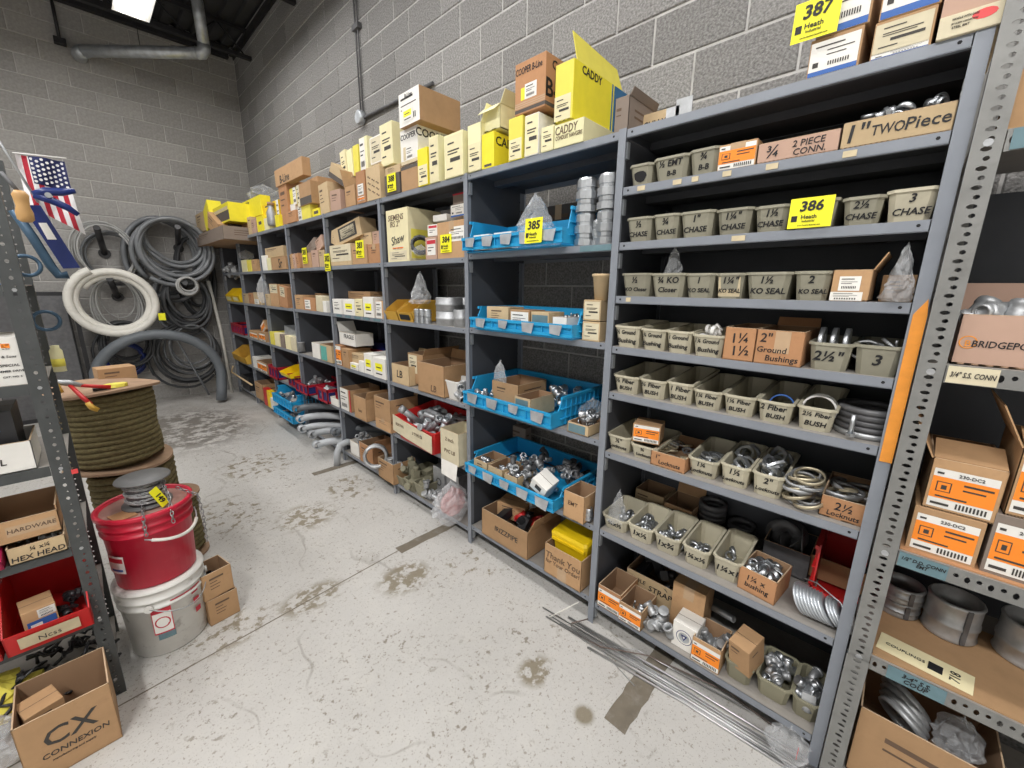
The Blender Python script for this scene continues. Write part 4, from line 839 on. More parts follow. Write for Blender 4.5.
t = nb('olive bin of pipe fittings against the end post', 8, -0.851, 0.082, 0.087, (), xf=0.03, front=0.9, d=0.17, mt='bin_olive')
fill(t, ['elbow', 'coupling', 'body'], 14, 'dull pipe fitting in the olive bin against the post', x=(0.24, 0.76), y=(0.2, 0.78), z0=0.03, z1=0.10, sc=0.95, mt=['zinc_dull', 'zinc'])
# masking-tape shelf labels
for (yy, zz, ww) in ((-0.092, 1.972, 0.03), (-0.226, 1.972, 0.03), (-0.287, 1.972, 0.022), (-0.387, 1.972, 0.026), (-0.513, 1.971, 0.032), (-0.696, 1.97, 0.03), (-0.446, 1.771, 0.04), (-0.074, 1.567, 0.02)):
    MB().box(-0.002, -ww/2, -0.008, 0, ww/2, 0.008).part('tape_label', 'tape_tan', UNIT['A'], (-0.0005, yy+0.45075, zz))
# ------------------------------------------------------------------ second bay: blue crates
c1 = crate('blue plastic crate behind the tag 385', 'B', 1, 0.551, 0.649, 0.164, xf=-0.05, d=0.33, front=0.45, cards=5)
lot_tag('385', (-0.075, 0.370, 1.802), (0.1, 0.105), rx=-0.05, what=' on a blue crate')
bag('clear bag of parts slumped in the upper blue crate', (0.12, 0.528, 1.81), (0.3, 0.17, 0.24), seed=11, peak=0.55, mt='film_cloudy', rz=FRONT)
for i, px in enumerate((0.754, 0.602)):
    tag(MB().box(-0.06, 0, 0, 0.06, 0.05, 0.075).part('paper_pack', 'paper', None, (-0.035, px, 1.795), (0, 0, FRONT)), ('white paper pack at the post end of the upper blue crate', 'white paper pack in the middle of the upper blue crate')[i], 'paper')
def big_coupling():
    b = MB(); prof = [(0.036, 0), (0.046, 0.002), (0.046, 0.028), (0.038, 0.031), (0.04, 0.036), (0.04, 0.05), (0.046, 0.052), (0.046, 0.082), (0.039, 0.085), (0.039, 0.096), (0.042, 0.098), (0.042, 0.125), (0.036, 0.135), (0.032, 0.135), (0.032, 0)]
    return b.lathe(prof, 12, closed=True, sm=False).mesh('pipe_coupling', 'zinc')
BC = big_coupling()
for (px, k, lab) in ((0.181, 2, 'tall stack'), (0.076, 2, 'stack against the post')):
    for i in range(k): tag(put('pipe_coupling', BC, None, (0.05, px, 1.785+i*0.136), (0, 0, i)), f'bright zinc pipe coupling, {"upper" if i else "lower"} of the {lab} beside the blue crate', 'coupling', 'zinc couplings beside the blue crate')
tag(put('pipe_coupling', BC, None, (0.05, 0.113, 1.785), (0, 0, 0.4), (0.6, 0.6, 0.75)), 'small zinc coupling between the two coupling stacks', 'coupling', 'zinc couplings beside the blue crate')
MB().box(-0.002, -0.075, -0.026, 0, 0.075, -0.003).part('tape_label', 'teal_tape', UNIT['B'], (-0.0005, 0.092-0.457, 1.785))
carton('flat brown carton standing at the back', 'B', 1, 0.587, 0.559, 0.266, xf=0.38, d=0.05, mt='card_dark')
# third shelf
c2 = crate('blue plastic crate of small cartons', 'B', 2, 0.489, 0.666, 0.123, xf=-0.045, d=0.34, front=0.55, cards=4)
carton('tan carton in the blue crate of small cartons', 'B', 2, 0.671, 0.159, 0.094, xf=0.0, dz=0.031, d=0.12, mt='card_tan', tape=False)
carton('white-fronted carton in the blue crate of small cartons', 'B', 2, 0.512, 0.130, 0.094, xf=0.0, dz=0.022, d=0.12, mt='card', st=(('white', 0.05, 0.05, 0.95, 0.9),), tape=False)
carton('carton with a slate label in the blue crate', 'B', 2, 0.380, 0.107, 0.094, xf=0.0, dz=0.018, d=0.12, mt='card_tan', st=(('teal', 0.05, 0.3, 0.95, 0.85),), tape=False)
t = carton('open white carton of parts in the blue crate', 'B', 2, 0.262, 0.081, 0.086, xf=0.0, dz=0.009, d=0.12, mt='paper', opened=True)
fill(t, ['strap', 'connector'], 6, 'zinc part in the open white carton of the blue crate', z0=0.05, z1=0.09, sc=0.8)
carton('lower small tan carton with printed front at the post', 'B', 2, 0.098, 0.087, 0.083, xf=0.01, d=0.1, mt='card_tan', st=(('aged', 0.06, 0.08, 0.94, 0.92),), tape=False)
carton('upper small tan carton with printed front at the post', 'B', 2, 0.100, 0.086, 0.089, xf=0.012, dz=0.087, d=0.1, mt='card_tan', st=(('aged', 0.06, 0.08, 0.94, 0.92),), tape=False)
t = thing('paper_cup', 'tan paper cup upside up on the small printed cartons', 'cup', (0.050, 0.081, 1.557)); MB().lathe([(0.028, 0), (0.04, 0.1), (0.044, 0.102), (0.044, 0.112), (0.037, 0.112), (0.025, 0.004)], 16).part('body', 'card_tan', t)
# fourth shelf
c3 = crate('blue plastic crate with open cartons and slatted sides', 'B', 3, 0.557, 0.631, 0.154, xf=-0.06, d=0.44, front=0.55, cards=4)
t = carton('open brown carton in the slatted blue crate', 'B', 3, 0.670, 0.206, 0.127, xf=0.06, dz=0.016, d=0.24, mt='card', opened=True)
t = carton('smaller open carton with slate label in slatted crate', 'B', 3, 0.474, 0.113, 0.097, xf=-0.01, dz=0.011, d=0.2, mt='card_tan', opened=True, st=(('teal', 0.08, 0.15, 0.85, 0.9),))
fill(c3, ['coupling', 'connector'], 12, 'zinc fitting loose at the back of the slatted blue crate', x=(0.62, 0.92), y=(0.5, 0.9), z0=0.06, z1=0.14, sc=1.1)
fill(c3, ['connector'], 5, 'zinc fitting in the front corner of the slatted blue crate', x=(0.06, 0.2), y=(0.1, 0.35), z0=0.05, z1=0.08)
bag('flat clear bag standing in the slatted blue crate', (0.1, 0.749, 1.0), (0.1, 0.03, 0.2), seed=12, peak=0.1, mt='film_cloudy', rz=FRONT)
t = carton('low carton heaped with zinc fittings beside the slatted crate', 'B', 3, 0.130, 0.117, 0.050, xf=-0.005, d=0.16, mt='card_tan', opened=True, st=(('teal', 0.05, 0.1, 0.85, 0.9),))
fill(t, ['connector', 'strap', 'coupling'], 18, 'zinc fitting heaped in the low carton beside the slatted crate', z0=0.03, z1=0.09, sc=0.9)
bag('clear bag of fittings at the end of the fourth shelf', (0.2, 0.187, 0.952), (0.16, 0.1, 0.12), seed=13)
# fifth shelf
c4 = crate('blue plastic crate heaped with steel fittings', 'B', 4, 0.537, 0.653, 0.117, xf=-0.06, d=0.44, front=0.62, cards=5)
t1 = carton('small open carton nearest the post in the heaped blue crate', 'B', 4, 0.760, 0.114, 0.107, xf=-0.045, dz=-0.001, d=0.16, mt='card_tan', opened=True)
t2 = carton('small open carton second from the post in the heaped crate', 'B', 4, 0.638, 0.114, 0.103, xf=-0.045, dz=-0.001, d=0.16, mt='card_tan', opened=True, tx=(('3/4', 0.5, 0.5, 0.03, 'ink'),))
t3 = carton('small open carton marked 1 in the heaped crate', 'B', 4, 0.516, 0.098, 0.100, xf=-0.045, dz=-0.004, d=0.16, mt='card_tan', opened=True, tx=(('1"', 0.5, 0.5, 0.04, 'ink'),))
for q, s_ in ((t1, 'nearest the post'), (t2, 'second from the post'), (t3, 'marked one inch')): fill(q, ['connector', 'coupling'], 14, f'zinc fitting in the small carton {s_}', z0=0.04, z1=0.1, sc=0.8)
fill(c4, ['connector', 'coupling', 'elbow'], 60, 'steel fitting heaped in the middle of the lowest blue crate', x=(0.4, 0.95), y=(0.12, 0.9), z0=0.03, z1=0.14, mt=['zinc', 'zinc_dull', 'iron'], sc=1.0)
carton('white and black carton tipped on the steel fittings', 'B', 4, 0.361, 0.096, 0.124, xf=-0.03, dz=0.026, d=0.1, mt='paper', rot=(0.3, 0.5, 0.1), st=(('inkfill', 0.3, 0.6, 0.7, 0.85), ('dark', 0.0, 0.1, 1.0, 0.4)), tape=False)
carton('dark brown carton at the back left', 'B', 4, 0.863, 0.129, 0.183, xf=0.386, d=0.06, mt='card_grey', tape=False)
carton('small open brown carton standing before the post', 'B', 4, 0.114, 0.117, 0.137, xf=-0.03, d=0.14, mt='card', opened=True, tx=(('EMT', 0.45, 0.6, 0.03, 'ink_brown'),))
tag(put('pipe_coupling', BC, None, (0.010, 0.055, 0.539), (0, 0, 0.4), (0.5, 0.5, 0.45)), 'short dark coupling beside the small open carton', 'coupling')
# lowest shelf
t = carton('long open carton with printed side holding plastic parts', 'B', 5, 0.602, 0.372, 0.169, xf=-0.01, d=0.3, mt='card', opened=True, flaps='r', fl_h=0.1, tx=(('IRIZZPIPE', 0.55, 0.5, 0.045, 'ink_soft'),))
q = carton('small brown carton lying in the long open carton', 'B', 5, 0.649, 0.186, 0.100, xf=0.1, dz=0.101, d=0.12, mt='card', tape=False, rz=0.3)
for i, (m_, n_) in enumerate((('black_plastic', 5), ('red_bin', 3), ('white_plastic', 2))): fill(t, ['elbow', 'body'], n_, f'{("black", "red", "white")[i]} plastic fitting in the long open carton', x=(0.3, 0.9), y=(0.2, 0.8), z0=0.1, z1=0.16, mt=m_, sc=1.1)
t = carton('brown carton printed Thank You for Your Order', 'B', 5, 0.178, 0.231, 0.173, xf=-0.01, d=0.24, mt='card', opened=True, tx=(('Thank You', 0.5, 0.66, 0.05, 'ink_brown'), ('for Your Order!', 0.5, 0.45, 0.045, 'ink_brown')), st=(('clear', 0.38, 0.0, 0.62, 0.42),))
y0 = t.location.y; hh = t['h']
t = thing('storage_case', 'bright yellow plastic case tilted in the Thank You carton', 'case', (0.05, y0, 0.135+hh-0.055), group=None, rot=(0.1, 0.0, FRONT))
MB().rings([oct_ring(0.2, 0.14, 0, 0, 0.01), oct_ring(0.21, 0.15, -0.004, 0.085, 0.012)]).part('base', 'yellow_plastic', t)
MB().rings([oct_ring(0.225, 0.165, -0.012, 0.085, 0.012), oct_ring(0.225, 0.165, -0.012, 0.105, 0.012), oct_ring(0.205, 0.145, -0.002, 0.118, 0.012)]).part('lid', 'yellow_plastic', t)
MB().box(-0.1, -0.016, 0.07, 0.1, -0.008, 0.085).part('lip', 'yellow_plastic', t)

# ------------------------------------------------------------------ third bay
t = carton('tall cream carton with handwriting and yellow picture side', 'C', 1, 1.628, 0.262, 0.329, xf=0.01, d=0.26, mt='paper_cream', tape=False, tx=(('SIEMENS', 0.45, 0.84, 0.05, 'ink_brown'), ('IRS 2"', 0.4, 0.72, 0.05, 'ink_brown'), ('Shaw', 0.5, 0.42, 0.075, 'ink_soft', -0.15)), st=(('orange', 0.25, 0.24, 0.75, 0.29), ('aged', 0.08, 0.03, 0.9, 0.21)))
MB().box(0, 0, 0, 0.0015, 0.15, t['h']*0.55).part('picture', 'yellow_box', t, (t['w']/2, 0.02, 0.02))
tag(put('cable_coil', MB().tube([(0.055*math.cos(a*0.5), 0.055*math.sin(a*0.5), 0.002*a) for a in range(26)], 0.01, 8).mesh('cable_coil', 'black_rubber'), None, (0.060, 1.435, 1.857), (1.2, 0, -0.6)), 'small black cable coil behind the tall cream carton', 'cable')
bag('small clear bag of screws beside the tall cream carton', (0.030, 1.395, 1.795), (0.1, 0.08, 0.07), seed=14)
carton('small pink carton with red and white label', 'C', 1, 1.256, 0.113, 0.129, xf=0.01, d=0.16, mt='card_pink', tape=False, st=(('red', 0.15, 0.2, 0.9, 0.9),))
carton('white carton stacked on the small pink carton', 'C', 1, 1.247, 0.091, 0.065, xf=0.02, dz=0.135, d=0.12, mt='paper', tape=False, st=(('red', 0.1, 0.1, 0.9, 0.95),), rz=0.1)
t = carton('brown carton behind the tag 384', 'C', 1, 1.058, 0.267, 0.201, xf=0.012, d=0.28, st=(('white', 0.42, 0.45, 0.98, 0.84),))
lot_tag('384', (0.008, 1.107, 1.803), (0.105, 0.1), what=' on a brown carton')
carton('white carton lying on the brown carton', 'C', 1, 1.282, 0.122, 0.037, xf=0.1, dz=0.233, d=0.1, mt='paper', tape=False, rz=0.1)
carton('pale blue carton on the brown carton', 'C', 1, 1.109, 0.125, 0.065, xf=0.1, dz=0.241, d=0.15, mt='paper', tape=False, st=(('blue', 0, 0, 1, 1),))
carton('grey carton with dark red lid on the pale blue carton', 'C', 1, 1.098, 0.105, 0.059, xf=0.1, dz=0.307, d=0.15, mt='card_grey', tape=False, st=(('redfill', 0, 0.85, 1, 1),))
hopper('yellow hopper bin beside the post', 'C', 2, 1.742, 0.162, 0.139, xf=0.01, d=0.2, card=None)
hopper('yellow hopper bin with a dark label card', 'C', 2, 1.545, 0.172, 0.141, xf=0.0, d=0.22, card='ink')
bag('pointed grey plastic bag standing in the yellow bin', (0.060, 1.459, 1.498), (0.16, 0.1, 0.2), seed=16, peak=0.9, mt='film_cloudy')
for i in range(6): tag(put('pipe_coupling', BC, None, (0.020, 1.442, 1.382), (0, 0, 0), (0.55, 0.55, 0.33)), 'small zinc coupling in front of the yellow bins', 'coupling', 'small zinc couplings by the yellow bins')
sc_ = [o for o in C.objects if o.get('group') == 'small zinc couplings by the yellow bins']
for i, o in enumerate(sc_): o.location = Vector((0.02+0.055*(i//3 % 1), o.location.y-0.056*(i % 3), 1.378+(0.046 if i > 2 else 0)))
def big_ring(lab, loc, r, h, mt='zinc_dull', grp='large steel couplings'):
    b = MB(); b.lathe([(r*0.97, 0), (r, 0.004), (r, h*0.4), (r*1.03, h*0.42), (r*1.03, h*0.55), (r, h*0.57), (r, h-0.004), (r*0.97, h), (r*0.88, h), (r*0.88, 0)], 22, closed=True)
    return tag(put('steel_coupling', b.mesh('steel_coupling', mt), None, loc), lab, 'coupling', grp)
for k in range(2):
    big_ring(f'large dull steel coupling, {"upper" if k else "lower"} of the front stack by yellow bins', (0.09, 1.191, 1.378+k*0.085), 0.085, 0.084)
    big_ring(f'large dull steel coupling, {"upper" if k else "lower"} of the stack behind', (0.2, 1.179, 1.378+k*0.085), 0.08, 0.084)
big_ring('steel coupling against the post on the third shelf', (0.06, 1.036, 1.378), 0.05, 0.1)
t = carton('cream-fronted open carton marked LB', 'C', 3, 1.663, 0.227, 0.141, xf=0.0, d=0.22, mt='card_tan', opened=True, flaps='B', tx=(('LB', 0.45, 0.5, 0.075, 'ink'),))
t = carton('open carton with a cream sticker', 'C', 3, 1.540, 0.188, 0.214, xf=0.05, dz=0.015, d=0.3, mt='card', opened=True, flaps='r', fl_h=0.05, st=(('aged', 0.05, 0.35, 0.6, 0.95),))
t = carton('large open brown carton marked LB', 'C', 3, 1.279, 0.289, 0.201, xf=-0.01, d=0.28, mt='card', opened=True, flaps='B', fl_h=0.06, tx=(('LB', 0.6, 0.2, 0.06, 'ink_brown'),))
t = tub('white plastic bin beside the large carton', 'C', 3, 1.082, 0.121, 0.120, xf=0.0, d=0.14, mt='white_plastic', front=0.95, group=None)
for i in range(6): lone('coupling', 'grey fitting heaped beside the white plastic bin', (0.03+0.03*(i % 2), 1.010+0.01*(i % 3), 0.945+0.035*(i//2)), rotrand(), 1.3, 'zinc_dull', 'grey fittings by the white bin')
t = tub('red bin with cream cardboard front heaped with pipe elbows', 'C', 4, 1.457, 0.537, 0.165, xf=-0.05, d=0.36, mt='red_bin', front=0.75, group=None, rz=-0.06)
a = t['w']/2
hr = t['h']
for x0, x1, zz in ((-a, -a*0.3, hr-0.112), (-a*0.35, a*0.97, hr-0.125)):
    MB().slab((x0, -0.008, zz), (x1, -0.008, zz-0.012), (x1, -0.006, zz+0.105), (x0, -0.006, zz+0.12), 0.003).part('cardboard_front', 'paper_aged', t)
letter(t, 'ELBOWS', -a*0.6, -0.012, hr-0.05, 0.03, 'ink_brown', fit=0.2); letter(t, '2 TYPE LB', a*0.3, -0.012, hr-0.06, 0.03, 'ink_brown', fit=0.2)
fill(t, ['pipe', 'pipe', 'elbow'], 26, 'grey pipe fitting heaped in the red bin', x=(0.03, 0.97), y=(0.03, 0.85), z0=0.08, z1=0.2, mt=['zinc_dull', 'galv'], sc=1.15)
bag('grey plastic bag at the back of the heaped fittings', (0.25, 1.302, 0.56), (0.25, 0.16, 0.17), seed=18, mt='film_cloudy')
t = carton('cream open carton with printed lines and hanging sticker', 'C', 4, 1.056, 0.185, 0.214, xf=-0.04, d=0.2, mt='paper_aged', opened=True, tx=(('2 inch', 0.5, 0.72, 0.035, 'ink_brown'), ('PVC LB', 0.5, 0.35, 0.035, 'ink_brown')))
MB().slab((-t['w']*0.45, -0.004, 0.01), (-t['w']*0.4, -0.012, -0.09), (t['w']*0.4, -0.012, -0.1), (t['w']*0.45, -0.004, 0.01), 0.001).part('hanging_label', 'paper', t)
for i, (x0, x1) in enumerate(((394.5, 403), (404, 412.5), (413.5, 423))):
    q = tub(('olive bin of conduit bodies beside the post', 'middle olive bin of conduit bodies', 'olive bin of conduit bodies beside loose fittings')[i], 'C', 5, *(( 1.753, 0.124, 0.077), ( 1.618, 0.117, 0.091), ( 1.485, 0.123, 0.106))[i], xf=-0.01, d=0.32, mt='bin_olive', front=0.95, group=None)
    fill(q, ['body'], 3, f'grey conduit body in the {("first", "middle", "last")[i]} olive bin', x=(0.4, 0.6), y=(0.15, 0.8), z0=0.06, z1=0.1, mt='bin_olive', sc=1.2)
for i in range(7): lone(['elbow', 'coupling'][i % 2], 'grey elbow heaped between olive bins and grey boxes', (0.02+random.uniform(0, .07), 1.380+random.uniform(-.07, .07), 0.13+0.03*(i//3)), rotrand(), 1.3, 'zinc_dull', 'grey elbows on the lowest shelf')
for i, (x0, x1, yt, yb) in enumerate(((433, 445, 466, 483), (447, 459, 470, 492))):
    q = carton(('grey steel knockout box standing on end', 'grey steel knockout box lying flat')[i], 'C', 5, *(( 1.403, 0.136, 0.217), ( 1.242, 0.138, 0.224))[i], d=0.11, xf=0.12, mt='zinc_dull', name='junction_box', tape=False, group=None)
    MB().lathe(ring_prof(0.03, 0.022, 0, 0.004), 14, 0, (0, 0, 0), 'y', closed=True).part('knockout', 'iron', q, (0, 0, q['h']*0.5))
t = bag('large clear bag with red print hanging over the lowest shelf', (-0.030, 1.061, 0.091), (0.26, 0.16, 0.3), seed=21, peak=0.1, mt='film_cloudy')
q = bag('x', (0, 0, 0), (0.17, 0.1, 0.2), seed=77, mt='film_pink'); o = q.children[0]; o.name = 'red_wrapper'; o.parent = t; o.location = (0.02, 0.01, 0.05)
for z_ in list(q.children): bpy.data.objects.remove(z_)
bpy.data.objects.remove(q)

# ------------------------------------------------------------------ fourth bay
carton('cream-printed carton beside the post', 'D', 1, 2.481, 0.386, 0.161, xf=0.0, d=0.2, mt='card_tan', st=(('aged', 0.02, 0.2, 0.98, 0.98),), tape=False)
carton('brown carton behind the tag 383', 'D', 1, 2.156, 0.232, 0.137, xf=0.0, d=0.2)
carton('brown carton at the near end', 'D', 1, 1.933, 0.167, 0.131, xf=0.0, d=0.2, mt='card_red')
lot_tag('383', (-0.003, 2.138, 1.814), (0.125, 0.125), what=' on a brown carton')
lot_tag('382', (-0.01, 2.719, 1.731), (0.11, 0.14), what=' hanging from a shelf edge beside a post')
carton('tan carton with a black printed frame tilted on top', 'D', 1, 2.369, 0.399, 0.133, xf=0.02, dz=0.181, d=0.14, mt='card_tan', rot=(0, -0.18, 0.1), st=(('inkfill', 0.2, 0.15, 0.85, 0.9), ('aged', 0.27, 0.25, 0.78, 0.8)), tape=False)
carton('tan carton leaning under the framed carton', 'D', 1, 2.665, 0.137, 0.103, xf=0.04, dz=0.171, d=0.1, mt='card_tan', rot=(0, 0.3, 0), tape=False)
carton('small brown carton stacked behind the tag', 'D', 1, 2.154, 0.173, 0.086, xf=0.06, dz=0.142, d=0.1, mt='card_tan', tape=False)
carton('small tan carton stacked at the near end', 'D', 1, 1.994, 0.117, 0.090, xf=0.06, dz=0.139, d=0.1, mt='card_pink', tape=False)
carton('white carton beside the post', 'D', 2, 2.622, 0.167, 0.123, xf=0.0, d=0.16, mt='paper', tape=False, st=(('white', 0.1, 0.2, 0.9, 0.9),))
carton('white carton with yellow sticker', 'D', 2, 2.401, 0.198, 0.125, xf=0.0, d=0.16, mt='paper', tape=False, st=(('yelwhite', 0.05, 0.1, 0.95, 0.95),))
carton('cream printed carton', 'D', 2, 2.230, 0.126, 0.133, xf=0.0, d=0.16, mt='paper_cream', tape=False, st=(('cream', 0.05, 0.05, 0.95, 0.95),))
carton('tall white carton with yellow sticker', 'D', 2, 2.063, 0.156, 0.152, xf=-0.005, d=0.18, mt='paper', tape=False, st=(('yelwhite', 0.05, 0.05, 0.95, 0.9),))
carton('white-fronted brown carton against the post', 'D', 2, 1.902, 0.109, 0.127, xf=0.0, d=0.18, mt='card', tape=False, st=(('white', 0.02, 0.02, 0.8, 0.98),))
carton('open grey carton behind the white cartons', 'D', 2, 2.563, 0.462, 0.080, xf=0.16, dz=0.107, d=0.16, mt='card', opened=True)
for px in (337, 347, 357, 366, 376): MB().box(-0.002, -0.05, -0.022, 0, 0.05, -0.004).part('tape_label', 'teal_tape', UNIT['D'], (-0.0005, 2.263-2.285+(357-px)*0.0165, 1.378))
carton('carton with orange label beside the post', 'D', 3, 2.679, 0.112, 0.180, xf=0.0, d=0.2, mt='card_red', tape=False, st=(('orange', 0.02, 0.05, 0.98, 0.95),))
carton('narrow brown carton', 'D', 3, 2.519, 0.125, 0.163, xf=-0.01, d=0.2, mt='card', tape=False)
q = carton('open white carton with a raised lid on the orange carton', 'D', 3, 2.543, 0.305, 0.107, xf=0.03, dz=0.187, d=0.16, mt='paper', opened=True, flaps='l', fl_h=0.1, tx=(('FRAGILE', 0.6, 0.7, 0.05, 'ink'),), group=None)
carton('tan carton on a small white one', 'D', 3, 2.380, 0.261, 0.080, xf=0.02, dz=0.057, d=0.16, mt='card_tan', tape=False)
carton('small white carton under the tan one', 'D', 3, 2.395, 0.146, 0.057, xf=0.0, d=0.14, mt='paper', tape=False, st=(('yelwhite', 0.1, 0.1, 0.9, 0.9),))
carton('small plain white carton', 'D', 3, 2.253, 0.086, 0.093, xf=0.0, d=0.14, mt='paper', tape=False)
carton('large white carton with yellow print', 'D', 3, 2.131, 0.139, 0.165, xf=0.0, d=0.2, mt='paper', tape=False, st=(('yelwhite', 0.05, 0.05, 0.9, 0.95),))
carton('large white carton with yellow print against the post', 'D', 3, 1.944, 0.182, 0.157, xf=-0.01, d=0.2, mt='paper', tape=False, st=(('yelwhite', 0.05, 0.05, 0.9, 0.95),))
carton('dark blue carton at the back', 'D', 3, 2.535, 0.292, 0.091, xf=0.28, dz=0.106, d=0.12, mt='navy', tape=False, st=(('white', 0.02, 0.1, 0.3, 0.9),))
carton('dark red carton at the back', 'D', 3, 2.485, 0.252, 0.072, xf=0.26, dz=0.060, d=0.12, mt='red_crate', tape=False)
carton('white and red carton beside the post', 'D', 4, 2.609, 0.201, 0.198, xf=-0.0, d=0.28, mt='card', opened=True, st=(('white', 0, 0, 0.78, 1), ('redfill', 0.9, 0, 1, 1)))
carton('open brown carton', 'D', 4, 2.273, 0.213, 0.195, xf=-0.03, d=0.24, mt='card', opened=True, flaps='r', fl_h=0.07, tx=(('box', 0.5, 0.4, 0.04, 'ink_brown'),))
carton('open brown carton of two, upper', 'D', 4, 1.901, 0.243, 0.175, xf=-0.03, dz=0.085, d=0.24, mt='card', opened=True, flaps='B')
carton('brown carton of two, lower', 'D', 4, 1.903, 0.229, 0.091, xf=-0.03, d=0.24, mt='card')
t = carton('white open carton of zinc fittings beside the post', 'D', 5, 2.548, 0.168, 0.127, xf=0.02, d=0.18, mt='paper', opened=True)
fill(t, ['coupling', 'connector'], 8, 'zinc fitting heaped on the white carton beside the post', z0=0.1, z1=0.19, sc=1.2, mt='zinc')
carton('open brown carton behind the cable coil', 'D', 5, 2.283, 0.243, 0.179, xf=0.0, d=0.24, mt='card_red', opened=True, flaps='r', fl_h=0.08)
t = carton('brown carton of fittings against the post', 'D', 5, 1.887, 0.232, 0.169, xf=-0.04, d=0.2, mt='card', opened=True)
fill(t, ['coupling', 'elbow'], 7, 'grey fitting in the lowest brown carton against the post', z0=0.1, z1=0.17, sc=1.2, mt='zinc_dull')
tag(put('conduit_coil', MB().tube([(0.085*math.cos(a*0.4), 0.085*math.sin(a*0.4), 0.0035*a) for a in range(40)], 0.013, 8).mesh('conduit_coil', 'zinc_dull'), None, (-0.010, 2.089, 0.254), (1.3, 0.3, -0.6)), 'small grey flexible conduit coil leaning between brown cartons', 'conduit')

# ------------------------------------------------------------------ fifth bay
for i, px in enumerate((292.5, 296.0, 299.5)):
    carton(('thin carton leaning against the post', 'thin carton, middle of the leaning three', 'thin carton nearest the tag of the leaning three')[i], 'E', 1, 3.604768878347725-i*0.085, 0.07, 0.14, d=0.2, xf=0.01, mt=('card', 'card_pink', 'card_red')[i], tape=False, rot=(0, -0.2, 0))
lot_tag('381', (-0.002, 3.223, 1.808), (0.11, 0.14), what=' between small cartons')
carton('brown carton behind the tag', 'E', 1, 3.204, 0.218, 0.131, xf=0.005, d=0.2, tape=False)
carton('tan carton', 'E', 1, 3.010, 0.147, 0.147, xf=0.005, d=0.2, mt='card_pink', tape=False)
carton('narrow brown carton against the near post', 'E', 1, 2.857, 0.117, 0.139, xf=0.005, d=0.2, mt='card_tan', tape=False)
carton('grey-brown carton tilted on the pile', 'E', 1, 3.117, 0.209, 0.095, xf=0.03, dz=0.137, d=0.15, mt='card_grey', rot=(0, -0.35, 0), tape=False)
carton('small carton tilted highest on the pile', 'E', 1, 2.933, 0.152, 0.100, xf=0.03, dz=0.153, d=0.15, mt='card_pink', rot=(0, -0.35, 0), tape=False)
carton('brown carton lying by the far post', 'E', 2, 3.503, 0.215, 0.140, xf=0.005, d=0.22, tape=False)
carton('brown carton with white label', 'E', 2, 3.234, 0.271, 0.117, xf=0.0, d=0.18, mt='card_red', st=(('white', 0.1, 0.1, 0.6, 0.85),), tape=False)
carton('cream carton with crushed top', 'E', 2, 3.001, 0.147, 0.140, xf=0.0, d=0.2, mt='paper_aged', tape=False, rot=(0, 0.08, 0))
carton('small white carton against the post', 'E', 2, 2.879, 0.076, 0.099, xf=0.0, d=0.15, mt='paper', tape=False)
carton('open carton across the back', 'E', 2, 3.796, 0.611, 0.105, xf=0.22, dz=0.050, d=0.18, opened=True)
carton('white open carton', 'E', 3, 3.175, 0.194, 0.148, xf=0.0, d=0.2, mt='paper', opened=True)
carton('tan carton with pale green label', 'E', 3, 2.913, 0.255, 0.157, xf=-0.01, d=0.2, mt='card_tan', opened=True, st=(('tealbox', 0.02, 0.05, 0.55, 0.9),))
t = thing('tin_can', 'small grey tin beside the far post, fourth shelf of fifth bay', 'can', (0.020, 3.614, 0.939)); MB().lathe([(0.035, 0), (0.035, 0.09), (0.037, 0.092), (0.037, 0.098), (0.03, 0.098)], 14).part('can', 'zinc_dull', t)
q = window_crate('long red crate with window slots', 'E', 4, 3.509, 0.332, 0.110, xf=-0.06, d=0.38)
q2 = window_crate('long red crate beside the pale cartons', 'E', 4, 3.025, 0.235, 0.140, xf=-0.04, d=0.36)
for q_, s_ in ((q, 'farther'), (q2, 'nearer')): fill(q_, ['body', 'coupling'], 6, f'grey fitting in the {s_} long red crate', z0=0.05, z1=0.1, mt='zinc_dull')
carton('pale grey open carton against the near post', 'E', 4, 2.826, 0.174, 0.074, xf=-0.01, d=0.2, mt='paper', opened=True)
for i, ((x, y, z), k) in enumerate(((( -0.12, 3.52, 0.36), 0), ((-0.12, 3.45, 0.27), 0), ((-0.13, 3.40, 0.18), 1), ((-0.14, 3.10, 0.20), 1), ((-0.16, 2.95, 0.14), 1), ((-0.02, 2.85, 0.26), 0))):
    b = MB(); pts = []
    for q in range(9):
        f = q/8; pts.append((x+0.10+0.30*f-0.1*math.cos(f*2.2), y-0.55*f+0.16*math.sin(f*3.1), z+0.02*math.sin(f*3)))
    b.tube([(p[0], p[1], max(p[2], 0.14)) for p in pts], 0.034 if i != 2 else 0.03, 12); b.lathe(ring_prof(0.039, 0.03, -0.03, 0.03), 12, 0, (pts[0][0], pts[0][1], max(pts[0][2], 0.14)), 'y', closed=True)
    tag(b.part('pipe_bend', ('pvc_light', 'grey_pvc')[i in (0, 5)]), ('thick grey pipe bend highest in the pile of bends', 'pale pipe bend second in the pile', 'white-capped pipe bend poking furthest out', 'pale pipe bend lying in front', 'white pipe bend nearest the floor', 'dark pipe bend at the back of the pile')[i]+' on the fifth bay', 'pipe', 'pipe bends on the lowest shelf')
